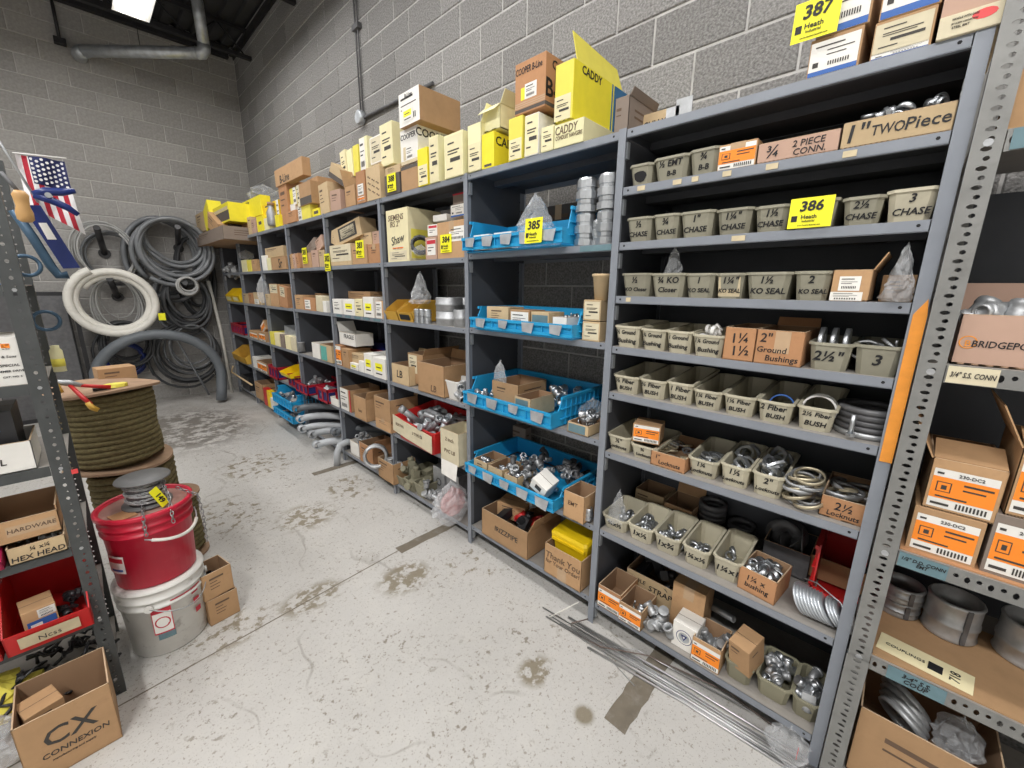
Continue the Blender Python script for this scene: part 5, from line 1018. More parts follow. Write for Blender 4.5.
tag(put('pipe_bend', MB().tube([(0.12, 2.713, 0.15), (0.02, 2.713-0.01, 0.19), (-0.05, 2.713-0.02, 0.18), (-0.085, 2.713-0.03, 0.12), (-0.1, 2.713-0.04, 0.0)], 0.03, 12).mesh('pipe_bend', 'pvc_light'), None, (0, 0, 0)), 'pale curved pipe hanging over the shelf edge at the post', 'pipe', 'pipe bends on the lowest shelf')

# ------------------------------------------------------------------ sixth to last bays
carton('white narrow carton by the far post', 'F', 1, 4.434, 0.162, 0.163, xf=0.0, d=0.2, mt='paper', tape=False)
carton('yellow narrow carton', 'F', 1, 4.276, 0.120, 0.130, xf=0.0, d=0.2, mt='yellow_pale', tape=False)
carton('brown carton with large black lettering', 'F', 1, 3.939, 0.451, 0.126, xf=-0.01, d=0.25, tx=(('Sr', 0.62, 0.45, 0.13, 'ink'),), tape=False)
carton('tan carton stacked on the lettered carton', 'F', 1, 4.130, 0.587, 0.103, xf=0.02, dz=0.135, d=0.2, mt='card_tan', tape=False)
bag('grey plastic bag hanging on the shelf of the sixth bay', (-0.010, 4.571, 1.406), (0.14, 0.06, 0.30), seed=24, mt='film_cloudy', peak=0.2)
carton('small tan carton', 'F', 2, 4.462, 0.163, 0.133, xf=0.0, d=0.18, mt='card_tan', tape=False)
carton('tall brown carton with white top label', 'F', 2, 4.228, 0.271, 0.245, xf=0.0, d=0.22, mt='card', st=(('aged', 0.05, 0.6, 0.95, 0.98),), tape=False)
carton('tall brown carton leaning on its neighbour', 'F', 2, 3.944, 0.233, 0.225, xf=0.0, d=0.22, mt='card_red', st=(('aged', 0.1, 0.5, 0.7, 0.95),), tape=False, rot=(0, 0.1, 0))
for i, (x0, x1, yt, m_, l_) in enumerate(((271, 275, 336, 'yellow_box', 'yellow'), (276, 281, 337, 'paper_cream', 'cream'), (282, 286, 339, 'card_grey', 'grey-brown'), (287, 292, 341, 'paper_cream', 'pale yellow'), (292.5, 297, 343, 'paper_aged', 'aged cream'))):
    ya = 4.5522642664701465 + (3.70224972836745 - 4.5522642664701465)*(x0-271)/26.0; yb_ = 4.5522642664701465 + (3.70224972836745 - 4.5522642664701465)*(x1-271)/26.0
    carton(f'small {l_} carton in the low row', 'F', 3, (ya+yb_)/2, ya-yb_, 0.15, d=0.18, xf=0.0, mt=m_, tape=False)
carton('pale grey carton tilted on the low row', 'F', 3, 4.015, 0.344, 0.110, xf=0.05, dz=0.117, d=0.2, mt='galv', tape=False, rot=(0, 0.1, 0))
window_crate('red crate by the far post', 'F', 4, 4.469, 0.311, 0.152, xf=-0.04, d=0.32)
hopper('bright yellow hopper bin set on the red crates', 'F', 4, 3.942, 0.301, 0.100, xf=-0.06, dz=0.105, d=0.34, mt='yellow_plastic', card='yellow_box')
window_crate('red crate under the yellow hopper bin', 'F', 4, 3.901, 0.216, 0.128, xf=-0.02, d=0.3)
q = crate('blue crate of fittings, upper of two', 'F', 5, 3.963, 0.616, 0.181, xf=-0.12, dz=0.188, d=0.36, front=0.6, cards=0)
fill(q, ['coupling', 'body'], 12, 'grey fitting heaped in the upper blue crate of the sixth bay', z0=0.06, z1=0.12, mt=['zinc_dull', 'zinc'])
q = crate('blue crate of fittings, lower of two', 'F', 5, 3.979, 0.619, 0.143, xf=-0.12, dz=0.045, d=0.36, front=0.6, cards=0)
fill(q, ['body'], 6, 'dark fitting in the lower blue crate of the sixth bay', y=(0.05, 0.3), z0=0.06, z1=0.1, mt='iron')
carton('yellow and brown carton', 'G', 1, 5.252, 0.226, 0.145, xf=0.0, d=0.18, mt='yellow_pale', tape=False)
carton('yellow carton in the middle', 'G', 1, 5.032, 0.170, 0.137, xf=0.0, d=0.18, mt='yellow_box', tape=False)
carton('brown carton by the near post', 'G', 1, 4.835, 0.182, 0.135, xf=0.0, d=0.18, tape=False)
bag('small clear bag on the yellow cartons of the seventh bay', (0.060, 5.332, 1.921), (0.16, 0.1, 0.12), seed=26)
carton('tan carton by the far post', 'G', 2, 5.397, 0.279, 0.123, xf=0.0, d=0.2, mt='card_tan', tape=False)
carton('red-brown carton', 'G', 2, 5.148, 0.175, 0.134, xf=0.0, d=0.2, mt='card_red', tape=False)
carton('tan carton with white label', 'G', 2, 4.876, 0.284, 0.144, xf=0.0, d=0.2, mt='card_tan', st=(('white', 0.1, 0.05, 0.7, 0.45),), tape=False)
carton('carton with orange label by the far post', 'G', 3, 5.246, 0.356, 0.101, xf=0.0, d=0.2, st=(('orange', 0.05, 0.05, 0.95, 0.75),), tape=False)
carton('carton with orange label by the near post', 'G', 3, 4.874, 0.263, 0.118, xf=0.0, d=0.2, st=(('orange', 0.05, 0.05, 0.95, 0.8),), tape=False)
carton('carton with orange label tilted on top', 'G', 3, 4.911, 0.181, 0.125, xf=0.04, dz=0.112, d=0.15, st=(('orange', 0.1, 0.1, 0.95, 0.9),), rot=(0, -0.5, 0), tape=False)
carton('white carton by the far post', 'G', 4, 5.365, 0.159, 0.146, xf=0.0, d=0.2, mt='paper', tape=False)
carton('long carton with orange and white label', 'G', 4, 4.959, 0.414, 0.133, xf=-0.02, d=0.25, opened=True, st=(('orange', 0.05, 0.05, 0.95, 0.9),))
carton('large brown carton', 'G', 5, 5.248, 0.333, 0.227, xf=-0.02, d=0.28, opened=True, tape=False)
carton('red packet before the brown carton', 'G', 5, 4.861, 0.142, 0.225, xf=-0.05, d=0.06, mt='red_bin', tape=False)
carton('yellow packet before the brown carton', 'G', 5, 4.731, 0.118, 0.216, xf=-0.05, d=0.06, mt='yellow_plastic', tape=False)
carton('white packet nearest the blue crates', 'G', 5, 4.614, 0.114, 0.142, xf=-0.05, d=0.08, mt='paper', tape=False)
for i in range(5): lone('body', 'grey fitting in the dim end bay', (0.05+0.03*(i % 2), 6.152-0.05*i, 1.8+0.03*(i % 2)), rotrand(), 1.6, 'zinc_dull', 'grey fittings in the last bay')
hopper('yellow hopper bin by the wall', 'H', 2, 6.191, 0.338, 0.187, xf=0.0, mt='yellow_plastic', card='yellow_pale')
hopper('yellow hopper bin by the near post', 'H', 2, 5.827, 0.336, 0.190, xf=0.0, mt='yellow_plastic', card='yellow_pale')
window_crate('red crate', 'H', 3, 6.035, 0.644, 0.139, xf=0.0, d=0.32)
hopper('yellow hopper bin', 'H', 4, 6.025, 0.696, 0.199, xf=-0.02, d=0.3, mt='yellow_bin', card=None)
t = thing('tie_strap', 'bent yellow strap across the last bay', 'strap', (0, 0, 0)); MB().tube([(-0.040, 6.405, 0.405), (-0.060, 6.458, 0.307), (-0.030, 5.518, 0.259)], 0.012, 8).part('strap', 'card_tan', t)
carton('dark machine carton', 'H', 5, 5.988, 0.367, 0.204, xf=0.0, d=0.3, mt='black_plastic', tape=False)
# ------------------------------------------------------------------ cartons along the top of the run
GT = 'cartons along the top of the shelving'
def tc(desc, *a, **k): k.setdefault('group', GT); k.setdefault('tape', False); return carton(desc, *a, **k)
yb = 'yellow_box'; yp = 'yellow_pale'
t = tc('wide shallow brown carton overhanging the far end', 'H', 0, 5.730, 1.553, 0.150, xf=-0.24, dz=-0.062, d=0.55, mt='card_grey', opened=True, flaps='l', fl_h=0.1)
tc('cream carton in the overhanging tray', 'H', 0, 6.270, 0.524, 0.244, xf=-0.2, dz=0.123, d=0.2, mt='card_tan')
tc('open yellow carton tilted in the overhanging tray', 'H', 0, 5.806, 0.351, 0.265, xf=-0.2, dz=0.159, d=0.15, mt='yellow', rot=(0, -0.4, 0))
tc('dark-fronted yellow carton in the overhanging tray', 'H', 0, 5.366, 0.863, 0.208, xf=-0.16, dz=0.145, d=0.25, mt='yellow', st=(('dark', 0.08, 0.1, 1.0, 0.6), ('tan', 0.08, 0.62, 0.95, 0.8)))
tc('torn brown carton in the overhanging tray', 'H', 0, 5.532, 0.492, 0.200, xf=-0.22, dz=0.038, d=0.1, mt='card', rot=(0, 0.4, 0))
tc('brown carton under the yellow carton', 'H', 0, 5.485, 0.563, 0.202, xf=-0.12, dz=-0.003, d=0.2, mt='card_dark')
tc('tall narrow yellow carton', 'H', 0, 5.546, 0.320, 0.255, xf=0.0, d=0.2, mt='yellow')
tc('big bright yellow carton with black print', 'G', 0, 5.029, 1.091, 0.205, xf=0.05, dz=0.193, d=0.1, mt='yellow', tx=(('B-Line', 0.55, 0.85, 0.05, 'ink'), ('A', 0.5, 0.5, 0.07, 'ink')))
tc('brown carton under the big yellow one', 'G', 0, 5.191, 0.422, 0.210, xf=0.02, d=0.3, mt='card')
tc('thin brown carton standing under the yellow one', 'G', 0, 4.818, 0.121, 0.192, xf=0.0, d=0.25, mt='card_tan')
tc('second thin brown carton standing', 'G', 0, 4.651, 0.174, 0.153, xf=0.0, d=0.25, mt='card_pink')
tc('small yellow carton with a round mark', 'F', 0, 4.419, 0.216, 0.161, xf=0.0, d=0.2, mt='yellow', st=(('dark', 0.3, 0.45, 0.75, 0.65),))
tc('small pale yellow carton', 'F', 0, 4.192, 0.168, 0.118, xf=0.0, d=0.15, mt=yp)
tc('small yellow carton beside the grey bottle', 'F', 0, 3.857, 0.121, 0.112, xf=0.0, d=0.15, mt='yellow')
tc('yellow carton with white edge', 'F', 0, 4.243, 0.567, 0.281, xf=0.06, d=0.3, mt='yellow_plastic', st=(('white', 0.88, 0, 1, 1), ('dark', 0.25, 0.88, 0.8, 0.93)))
bag('crumpled clear bag behind the yellow carton on the shelving top', (0.300, 5.151, 2.578), (0.35, 0.2, 0.25), seed=30)
t = thing('plastic_bottle', 'small grey bottle between yellow cartons on the shelving top', 'bottle', (0.030, 4.100, 2.218)); MB().lathe([(0.045, 0), (0.05, 0.02), (0.05, 0.13), (0.03, 0.17), (0.03, 0.2), (0.0, 0.2)], 12).part('bottle', 'zinc_dull', t); MB().lathe([(0.034, 0.2), (0.034, 0.23), (0.01, 0.235)], 12).part('cap', 'spool_wood', t)
tc('tall red-brown carton', 'F', 0, 3.712, 0.214, 0.409, xf=0.03, d=0.25, mt='card_red')
tc('long brown carton lying on the tall one', 'F', 0, 3.494, 0.713, 0.148, xf=0.02, dz=0.370, d=0.07, mt='card', tx=(('B-Line', 0.35, 0.3, 0.1, 'ink_soft'),))
tc('low red-brown carton', 'E', 0, 3.440, 0.250, 0.101, xf=-0.01, d=0.15, mt='card_red')
tc('white and yellow carton by the tall one', 'E', 0, 3.506, 0.158, 0.150, xf=0.05, dz=0.170, d=0.2, mt=yb, st=(('white', 0.5, 0, 1, 1),))
tc('narrow white carton', 'E', 0, 3.550, 0.147, 0.185, xf=0.05, d=0.2, mt='paper')
tc('brown and black banded carton', 'E', 0, 3.110, 0.325, 0.179, xf=0.0, dz=0.115, d=0.22, mt='card', st=(('dark', 0.2, 0.02, 1, 0.36), ('aged', 0, 0, 0.2, 1)))
tc('yellow carton under the banded carton', 'E', 0, 3.168, 0.284, 0.124, xf=0.01, d=0.2, mt=yb, st=(('white', 0, 0, 0.3, 1),))
tc('small yellow carton with dark mark', 'E', 0, 2.880, 0.149, 0.060, xf=0.0, d=0.15, mt='yellow', st=(('dark', 0.2, 0.3, 0.8, 0.7),))
tc('tall brown carton with a white tag', 'E', 0, 3.099, 0.226, 0.347, xf=0.08, d=0.25, mt='card', st=(('white', 0.35, 0.45, 0.65, 0.9),))
tc('crushed tan carton leaning', 'D', 0, 2.695, 0.178, 0.230, xf=0.0, d=0.25, mt='card_tan', rot=(0, -0.05, 0))
tc('crushed pink carton', 'D', 0, 2.496, 0.183, 0.150, xf=0.0, d=0.25, mt='card_pink', rot=(0, 0.05, 0))
tc('tan carton with dark band tumbled on the pile', 'D', 0, 2.525, 0.272, 0.108, xf=0.05, dz=0.213, d=0.2, mt='card_tan', rot=(0, 0.5, 0.2), st=(('dark', 0.0, 0.0, 1.0, 0.35),))
tc('open brown carton with a long flap', 'D', 0, 2.236, 0.163, 0.140, xf=0.0, d=0.25, mt='card', opened=True, flaps='l', fl_h=0.16)
tc('red-brown carton with white label', 'D', 0, 2.057, 0.128, 0.210, xf=-0.005, d=0.25, mt='card_red', st=(('white', 0.15, 0.25, 0.8, 0.6), ('orange', 0.1, 0.08, 0.85, 0.2)))
tc('slim cream carton leaning at the left', 'D', 0, 2.503, 0.089, 0.215, xf=0.1, dz=0.241, d=0.2, mt='paper_cream', rot=(0, -0.12, 0), st=(('cream', 0.1, 0.05, 0.9, 0.95),))
tc('slim pale yellow carton leaning', 'D', 0, 2.398, 0.085, 0.196, xf=0.1, dz=0.246, d=0.2, mt=yp, rot=(0, -0.1, 0))
tc('slim yellow carton upright', 'D', 0, 2.307, 0.082, 0.205, xf=0.1, dz=0.245, d=0.2, mt=yb)
tc('slim cream and yellow carton upright', 'D', 0, 2.146, 0.114, 0.230, xf=0.08, dz=0.234, d=0.22, mt=yp, st=(('white', 0.05, 0.02, 0.7, 0.98),))
tc('tan carton with wavy brown pattern', 'D', 0, 1.877, 0.187, 0.210, xf=-0.005, d=0.3, mt='card_tan', tx=(('~ ~ ~', 0.5, 0.6, 0.07, 'ink_brown', 0.4), ('~ ~ ~', 0.5, 0.42, 0.07, 'ink_brown', 0.4), ('~ ~ ~', 0.5, 0.24, 0.07, 'ink_brown', 0.4)))
tc('white printed carton on the patterned one', 'D', 0, 1.863, 0.149, 0.164, xf=0.02, dz=0.230, d=0.25, mt='paper', st=(('aged', 0.05, 0.05, 0.95, 0.95),))
tc('black-fronted carton behind the tag', 'C', 0, 1.636, 0.178, 0.121, xf=-0.005, d=0.3, mt='card_dark')
tc('tan carton on the black-fronted one', 'C', 0, 1.632, 0.176, 0.046, xf=0.0, dz=0.121, d=0.28, mt='card_tan')
lot_tag('388', (-0.01, 1.635, 2.202), (0.105, 0.105), what=' on a black-fronted carton')
tc('tall cream carton with yellow side', 'C', 0, 1.724, 0.152, 0.245, xf=0.02, dz=0.193, d=0.28, mt=yp, st=(('cream', 0.05, 0.03, 0.95, 0.95),))
tc('brown carton under the white ones', 'C', 0, 1.441, 0.183, 0.139, xf=0.0, d=0.4, mt='card', st=(('dark', 0, 0.86, 1, 1.0),))
tc('white printed carton, lower of two', 'C', 0, 1.432, 0.185, 0.189, xf=0.0, dz=0.148, d=0.27, mt='paper', st=(('tan', 0.15, 0.12, 0.3, 0.5), ('white', 0.3, 0.1, 0.75, 0.5), ('tan', 0, 0, 1, 0.1)), tx=(('COOPER', 0.45, 0.78, 0.05, 'ink'),), sidetx=(('COOPER', 0.4, 0.8, 0.07, 'ink'),))
t = tc('white and brown printed carton, upper of two', 'C', 0, 1.371, 0.209, 0.173, xf=-0.03, dz=0.335, d=0.29, mt='card', st=(('white', 0, 0, 1, 1),), )
sticker(t, 'yelwhite', -t['w']*0.35, t['h']*0.1, t['w']*0.2, t['h']*0.55, -0.002); letter(t, 'B-Line', 0.0, -0.003, t['h']*0.86, 0.03, 'ink', 0.01, fit=t['w']*0.5)
tc('yellow carton with white lower half', 'C', 0, 1.286, 0.097, 0.198, xf=-0.01, d=0.25, mt='yellow', st=(('cream', 0.03, 0.02, 0.97, 0.55),))
tc('cream carton with tan side', 'C', 0, 1.175, 0.086, 0.236, xf=-0.01, d=0.3, mt=yp, st=(('cream', 0.05, 0.03, 0.95, 0.97),))
tc('large cream carton printed in grey', 'C', 0, 1.000, 0.155, 0.212, xf=-0.01, d=0.3, mt=yp, st=(('cream', 0.05, 0.02, 0.95, 0.95),))
tc('open tall cream carton with a raised flap', 'B', 0, 0.838, 0.101, 0.217, xf=-0.005, d=0.3, mt=yp, opened=True, flaps='r', fl_h=0.08, st=(('cream', 0.03, 0.02, 0.97, 0.6),))
t = tc('bright yellow carton with dark print', 'B', 0, 0.742, 0.087, 0.157, xf=0.0, d=0.22, mt='yellow', st=(('dark', 0.2, 0.05, 0.8, 0.12),), sidetx=(('CADDY', 0.5, 0.75, 0.06, 'ink'),))
tc('crumpled pale yellow carton on the bright one', 'B', 0, 0.735, 0.114, 0.104, xf=0.02, dz=0.173, d=0.24, mt=yp, opened=True, flaps='Fr', fl_h=0.06)
tc('yellow carton with white lower label', 'B', 0, 0.551, 0.086, 0.178, xf=-0.005, d=0.26, mt=yb, st=(('cream', 0.05, 0.02, 0.95, 0.5),))
tc('white printed carton', 'B', 0, 0.452, 0.080, 0.166, xf=-0.005, d=0.26, mt='paper', st=(('cream', 0.03, 0.02, 0.97, 0.98),))
t = tc('red-brown carton with black base stripes', 'B', 0, 0.472, 0.176, 0.203, xf=0.0, dz=0.183, d=0.28, mt='card_red', st=(('dark', 0, 0.03, 1, 0.1), ('clear', 0, 0.12, 1, 0.14), ('clear', 0, 0.16, 1, 0.18), ('clear', 0, 0.2, 1, 0.22), ('white', 0.33, 0.26, 0.72, 0.55), ('yellow', 0.2, 0.26, 0.33, 0.5)), tx=(('COOPER B-Line', 0.45, 0.82, 0.05, 'ink'),), sidetx=(('B-Line', 0.45, 0.35, 0.1, 'ink'), ('COOPER', 0.5, 0.82, 0.05, 'ink')))
MB().box(t['w']/2, 0, t['h']*0.03, t['w']/2+0.001, 0.28, t['h']*0.1).part('stripe', 'card_dark', t)
tc('cream printed carton under the big yellow one', 'B', 0, 0.362, 0.067, 0.097, xf=-0.005, d=0.3, mt=yp, st=(('cream', 0.05, 0.05, 0.95, 0.95),))
tc('long cream printed carton under the big yellow one', 'B', 0, 0.249, 0.147, 0.089, xf=-0.005, d=0.34, mt='yellow_pale', tx=(('CADDY', 0.4, 0.7, 0.06, 'ink_brown'), ('CONDUIT HANGERS', 0.5, 0.4, 0.03, 'ink_brown')))
t = tc('big yellow and blue carton with a raised lid', 'B', 0, 0.293, 0.093, 0.214, xf=0.01, dz=0.104, d=0.42, mt=yb, opened=True, st=(('cream', 0.0, 0.02, 0.9, 0.45),))
a, h = t['w']/2, t['h']
MB().box(a, 0.0, 0, a+0.0012, 0.42, h).part('yellow_side', 'yellow', t)
MB().box(a+0.0012, 0.29, 0.0, a+0.002, 0.3, h).box(a+0.0012, 0.31, 0.0, a+0.002, 0.42, h).part('blue_panel', 'blue_print', t)
letter(t, 'CADDY', a+0.0022, 0.13, h*0.9, 0.045, 'ink', 0.02, rot=(math.pi/2, 0, math.pi/2), fit=0.15); letter(t, 'ERICO', a+0.0026, 0.365, h*0.06, 0.035, 'paper', 0.01, rot=(math.pi/2, 0, math.pi/2), fit=0.1)
MB().slab((a-0.002, 0.02, h), (a-0.002, 0.38, h), (a-0.03, 0.37, h+0.09), (a-0.03, 0.02, h+0.11), 0.003).part('flap', 'yellow_box', t)
tc('brown-grey carton at the near end', 'B', 0, 0.058, 0.062, 0.150, xf=0.08, d=0.22, mt='card_grey', opened=True, flaps='r', fl_h=0.03)
tc('low tan carton with print', 'A', 0, -0.020, 0.106, 0.112, xf=0.2, d=0.2, mt='card_tan', tx=(('CULLY', 0.5, 0.6, 0.05, 'ink'),))
for i, (px, ww, hh_, ry) in enumerate(((-0.11668550488253121, 0.05, 0.09, 0.0), (-0.15835754893913317, 0.06, 0.11, 0.05), (-0.21280573020589716, 0.16, 0.05, -0.2))):
    t = thing('steel_bracket', ('dull steel bracket standing beside the low tan carton', 'taller dull steel bracket standing in the middle', 'long dull steel bracket lying on the shelving top')[i], 'bracket', (0.15, px, 2.186), FRONT, 'steel brackets on the shelving top')
    MB().box(-ww/2, 0, 0, ww/2, 0.004, hh_).part('plate', 'zinc_dull', t); MB().box(-ww/2, 0, 0, ww/2, 0.05, 0.004).part('foot', 'zinc_dull', t); MB().box(-ww/2, 0.004, 0.004, -ww/2+0.004, 0.05, hh_).part('rib', 'zinc_dull', t)
# blue-labelled cartons at the near end
B1 = [tc('blue-banded carton below the tag', 'A', 0, -0.622, 0.113, 0.093, xf=0.004, d=0.3, mt='card', st=(('blue', 0.02, 0.02, 0.96, 0.9),)),
      tc('blue-banded carton in the lower middle', 'A', 0, -0.757, 0.112, 0.085, xf=0.004, d=0.3, mt='card', st=(('aged', 0.02, 0.14, 0.96, 0.92), ('blue', 0.02, 0.02, 0.96, 0.16))),
      tc('white carton with a red smear', 'A', 0, -0.874, 0.105, 0.046, xf=-0.01, d=0.3, mt='paper_aged', tx=(('HANDLE WITH CARE', 0.4, 0.75, 0.008, 'ink_soft', 0, 0.4), ('SET SCREW CONNECTORS', 0.4, 0.55, 0.006, 'ink_soft', 0, 0.4), ('STEEL EMT', 0.35, 0.38, 0.006, 'ink_soft', 0, 0.3)))]
e = MB(); e.lathe([(0.02, 0), (0.02, 0.0006)], 12, 0, (0, 0, 0), 'y'); o = e.part('red_smear', 'red_mark', B1[2], (0.02, 0, B1[2]['h']*0.65)); o.scale = (1, 1, 0.5)
h0 = B1[0]['h']
tc('blue-banded carton behind the tag, upper row', 'A', 0, B1[0].location.y-0.008, B1[0]['w'], 0.13, d=0.3, xf=0.004, dz=h0+0.001, mt='card', st=(('blue', 0.02, 0.02, 0.96, 0.92),))
tc('blue-banded carton in the upper middle', 'A', 0, B1[1].location.y-0.004, B1[1]['w'], 0.13, d=0.3, xf=0.004, dz=B1[1]['h']+0.001, mt='card', st=(('blue', 0.02, 0.02, 0.96, 0.92),))
tc('plain pink carton stacked at the end', 'A', 0, B1[2].location.y, B1[2]['w'], 0.13, d=0.3, xf=-0.004, dz=B1[2]['h']+0.001, mt='card_pink')
lot_tag('387', (-0.01, -0.569, 2.278), (0.105, 0.095), what=' on the blue-banded cartons', ry=0.02)
# ------------------------------------------------------------------ left rack
def lc(desc, x0, x1, y, z, h, d=0.2, rz=0.0, **k):
    k.setdefault('tape', False); k.setdefault('group', 'cartons on the rack across the aisle')
    t = carton(desc, None, 0, 0.0, x1-x0, h, d=d, **k); t.location = ((x0+x1)/2, y, z); t.rotation_euler = (0, 0, rz); return t
t = lc('white carton with a dark blue base band on the left rack', -1.9, -1.668, 1.16, 1.595, 0.13, mt='paper', st=(('bluebox', 0, 0, 1, 0.36),), tx=(('ng', 0.93, 0.2, 0.035, 'paper'),))
t = lc('white carton reading SPECIAL HAMMER DRIVE on the left rack', -1.79, -1.662, 1.155, 1.28, 0.155, mt='paper', tx=(('Mark & Sons', 0.68, 0.6, 0.011, 'ink', 0, 0.5), ('SPECIAL', 0.76, 0.42, 0.0115, 'ink', 0, 0.45), ('HAMMER DRIVE', 0.72, 0.3, 0.0115, 'ink', 0, 0.52), ('CAT. NO. 5', 0.76, 0.18, 0.008, 'ink', 0, 0.4)), st=(('orange', 0.7, 0.74, 0.84, 0.9),))
lc('black carton with a painted blue glow on the left rack', -1.95, -1.72, 1.19, 0.993, 0.2, mt='black_plastic', tx=(('o', 0.8, 0.7, 0.05, 'blue_crate'),))  # blue letter paints the glow on the box as flat colour
t = lc('open white tray carton on the left rack', -1.93, -1.692, 1.15, 0.993, 0.10, mt='paper', opened=True, d=0.22, tx=(('COIL', 0.6, 0.4, 0.03, 'ink_soft'),))
t = lc('open white carton behind the tray on the left rack', -1.98, -1.735, 1.23, 1.095, 0.08, mt='paper', opened=True, d=0.18)
t = lc('low carton marked HEX HEAD on the left rack', -1.805, -1.672, 1.135, 0.68, 0.06, mt='card_tan', opened=True, d=0.2, tx=(('1/4 x 1/4', 0.55, 0.72, 0.02, 'ink'), ('HEX HEAD', 0.5, 0.28, 0.026, 'ink')))
fill(t, ['bolt'], 14, 'dark hex bolt in the HEX HEAD carton', z0=0.03, z1=0.06, mt='zinc_dull', flat=False)
t = lc('open brown carton stacked on the HEX HEAD carton', -1.835, -1.675, 1.15, 0.752, 0.10, mt='card', opened=True, d=0.2, cut=0.02, st=(('clear', 0.25, 0.25, 0.95, 0.6),), tx=(('HARDWARE', 0.6, 0.42, 0.02, 'ink_brown'),))
def lh(desc, x0, x1, y, z, h, mt, d=0.28, card=None):
    t = hopper(desc, None, 0, 0, x1-x0, h, d=d, mt=mt, card=card); t.location = ((x0+x1)/2, y, z); t.rotation_euler = (0, 0, 0); return t
lh('magenta hopper bin, lower, beside the HEX HEAD carton', -1.96, -1.815, 1.13, 0.68, 0.085, 'magenta_bin')
lh('magenta hopper bin, upper, beside the HEX HEAD carton', -1.98, -1.84, 1.135, 0.77, 0.085, 'magenta_bin')
r1 = lh('wide red hopper bin holding a carton on the left rack', -1.86, -1.655, 1.11, 0.37, 0.19, 'red_bin', 0.32, card='tape_tan')
letter(r1, 'Ncss', 0, -0.026, 0.045, 0.028, 'ink_soft', rot=(math.pi/2+0.2, 0, 0))
lh('red hopper bin at the edge of view on the left rack', -2.08, -1.87, 1.11, 0.37, 0.19, 'red_bin', 0.32)
t = lc('small carton with a blue label in the wide red bin', -1.815, -1.735, 1.14, 0.385, 0.11, d=0.1, mt='card', st=(('bluebox', 0.1, 0.08, 0.95, 0.62), ('white', 0.45, 0.66, 0.98, 0.95)), rz=0.15)
fill(r1, ['bolt', 'connector'], 10, 'black bolt in the wide red bin', x=(0.6, 0.92), y=(0.1, 0.6), z0=0.03, z1=0.09, mt='black_plastic')
b = MB(); rr = random.Random(5)
for k in range(30):
    p0 = Vector((rr.uniform(-0.22, 0.02), rr.uniform(0.0, 0.25), rr.uniform(0.0, 0.16))); pts = [p0]
    for q in range(7): pts.append(pts[-1]+Vector((rr.uniform(-.03, .03), rr.uniform(-.03, .03), rr.uniform(-.02, .02))))
    b.tube([(p.x, p.y, max(0.01, p.z)) for p in pts], 0.006, 6)
tag(b.part('cable_heap', 'black_plastic', None, (-1.66, 1.16, 0.09)), 'tangled heap of black cable ties on the lowest shelf of the left rack', 'cable')
tag(bag('yellow cloth bag', (-1.95, 1.22, 0.09), (0.25, 0.2, 0.16), mt='yellow_box', seed=41), 'crumpled yellow sack on the lowest shelf of the left rack', 'sack')
bag('clear plastic bag of parts beside the large brown carton', (-1.93, 1.07, 0.02), (0.16, 0.14, 0.19), seed=42, mt='film_cloudy')
# large carton on the floor
t = carton('open brown carton printed CX Connexion on the floor', None, 0, 0, 0.22, 0.242, d=0.22, mt='card', opened=True, tape=False, tx=(('CX', 0.5, 0.6, 0.09, 'ink_soft'), ('CONNEXION', 0.54, 0.36, 0.026, 'ink_soft'), ('manufacturing and supply', 0.5, 0.26, 0.01, 'ink_soft')), group=None)
t.location = (-1.754, 0.918, 0); t.rotation_euler = (0, 0, 0.03)
t = carton('brown carton lying inside the CX carton', None, 0, 0, 0.09, 0.09, d=0.1, mt='card', tape=False, group=None); t.location = (-1.80, 0.98, 0.13); t.rotation_euler = (0, 0, 0.3)

# flag and hand tools hanging at the rack's end
t = thing('stick_flag', 'small stars and stripes flag on a stick behind the rack post', 'flag', (-1.585, 1.5, 2.048))
def wav(u, v): return (u*0.121+0.012*v*v*(0.3+u), 0.012*math.sin(u*9+v*4), -v*0.26*(1-0.35*(1-u)*v))
for k in range(9):
    b = MB(); u0, u1 = k/9, (k+1)/9
    for j in range(8):
        v0, v1 = j/8, (j+1)/8
        b.add([wav(u0, v1), wav(u1, v1), wav(u1, v0), wav(u0, v0)], [(0, 1, 2, 3)])
    b.part('stripe', 'flag_red' if k % 2 == 1 else 'flag_white', t)
b = MB()
for i in range(6):
    for j in range(4):
        f = lambda u, v: (lambda p: (p[0], p[1]-0.002, p[2]))(wav(u, v))
        b.add([f(0.25+0.125*i, 0.1*(j+1)), f(0.25+0.125*(i+1), 0.1*(j+1)), f(0.25+0.125*(i+1), 0.1*j), f(0.25+0.125*i, 0.1*j)], [(0, 1, 2, 3)])
b.part('canton', 'flag_blue', t)
b = MB()
for i in range(7):
    for j in range(6):
        u, v = 0.30+0.105*i, 0.035+0.065*j+(0.03 if i % 2 else 0)
        if v < 0.39:
            p = wav(u, v); b.lathe([(0.0048, 0), (0.0048, 0.001)], 6, 0, (p[0], p[1]-0.0035, p[2]), 'y')
b.part('stars', 'flag_white', t)
MB().tube([(-0.005, 0, 0.002), (0.128, 0, 0.012)], 0.0025, 6).part('top_rod', 'white_plastic', t); MB().tube([(-0.05, -0.05, 0.1), (0.03, -0.02, -0.16)], 0.004, 6).part('stick', 'zinc_dull', t)
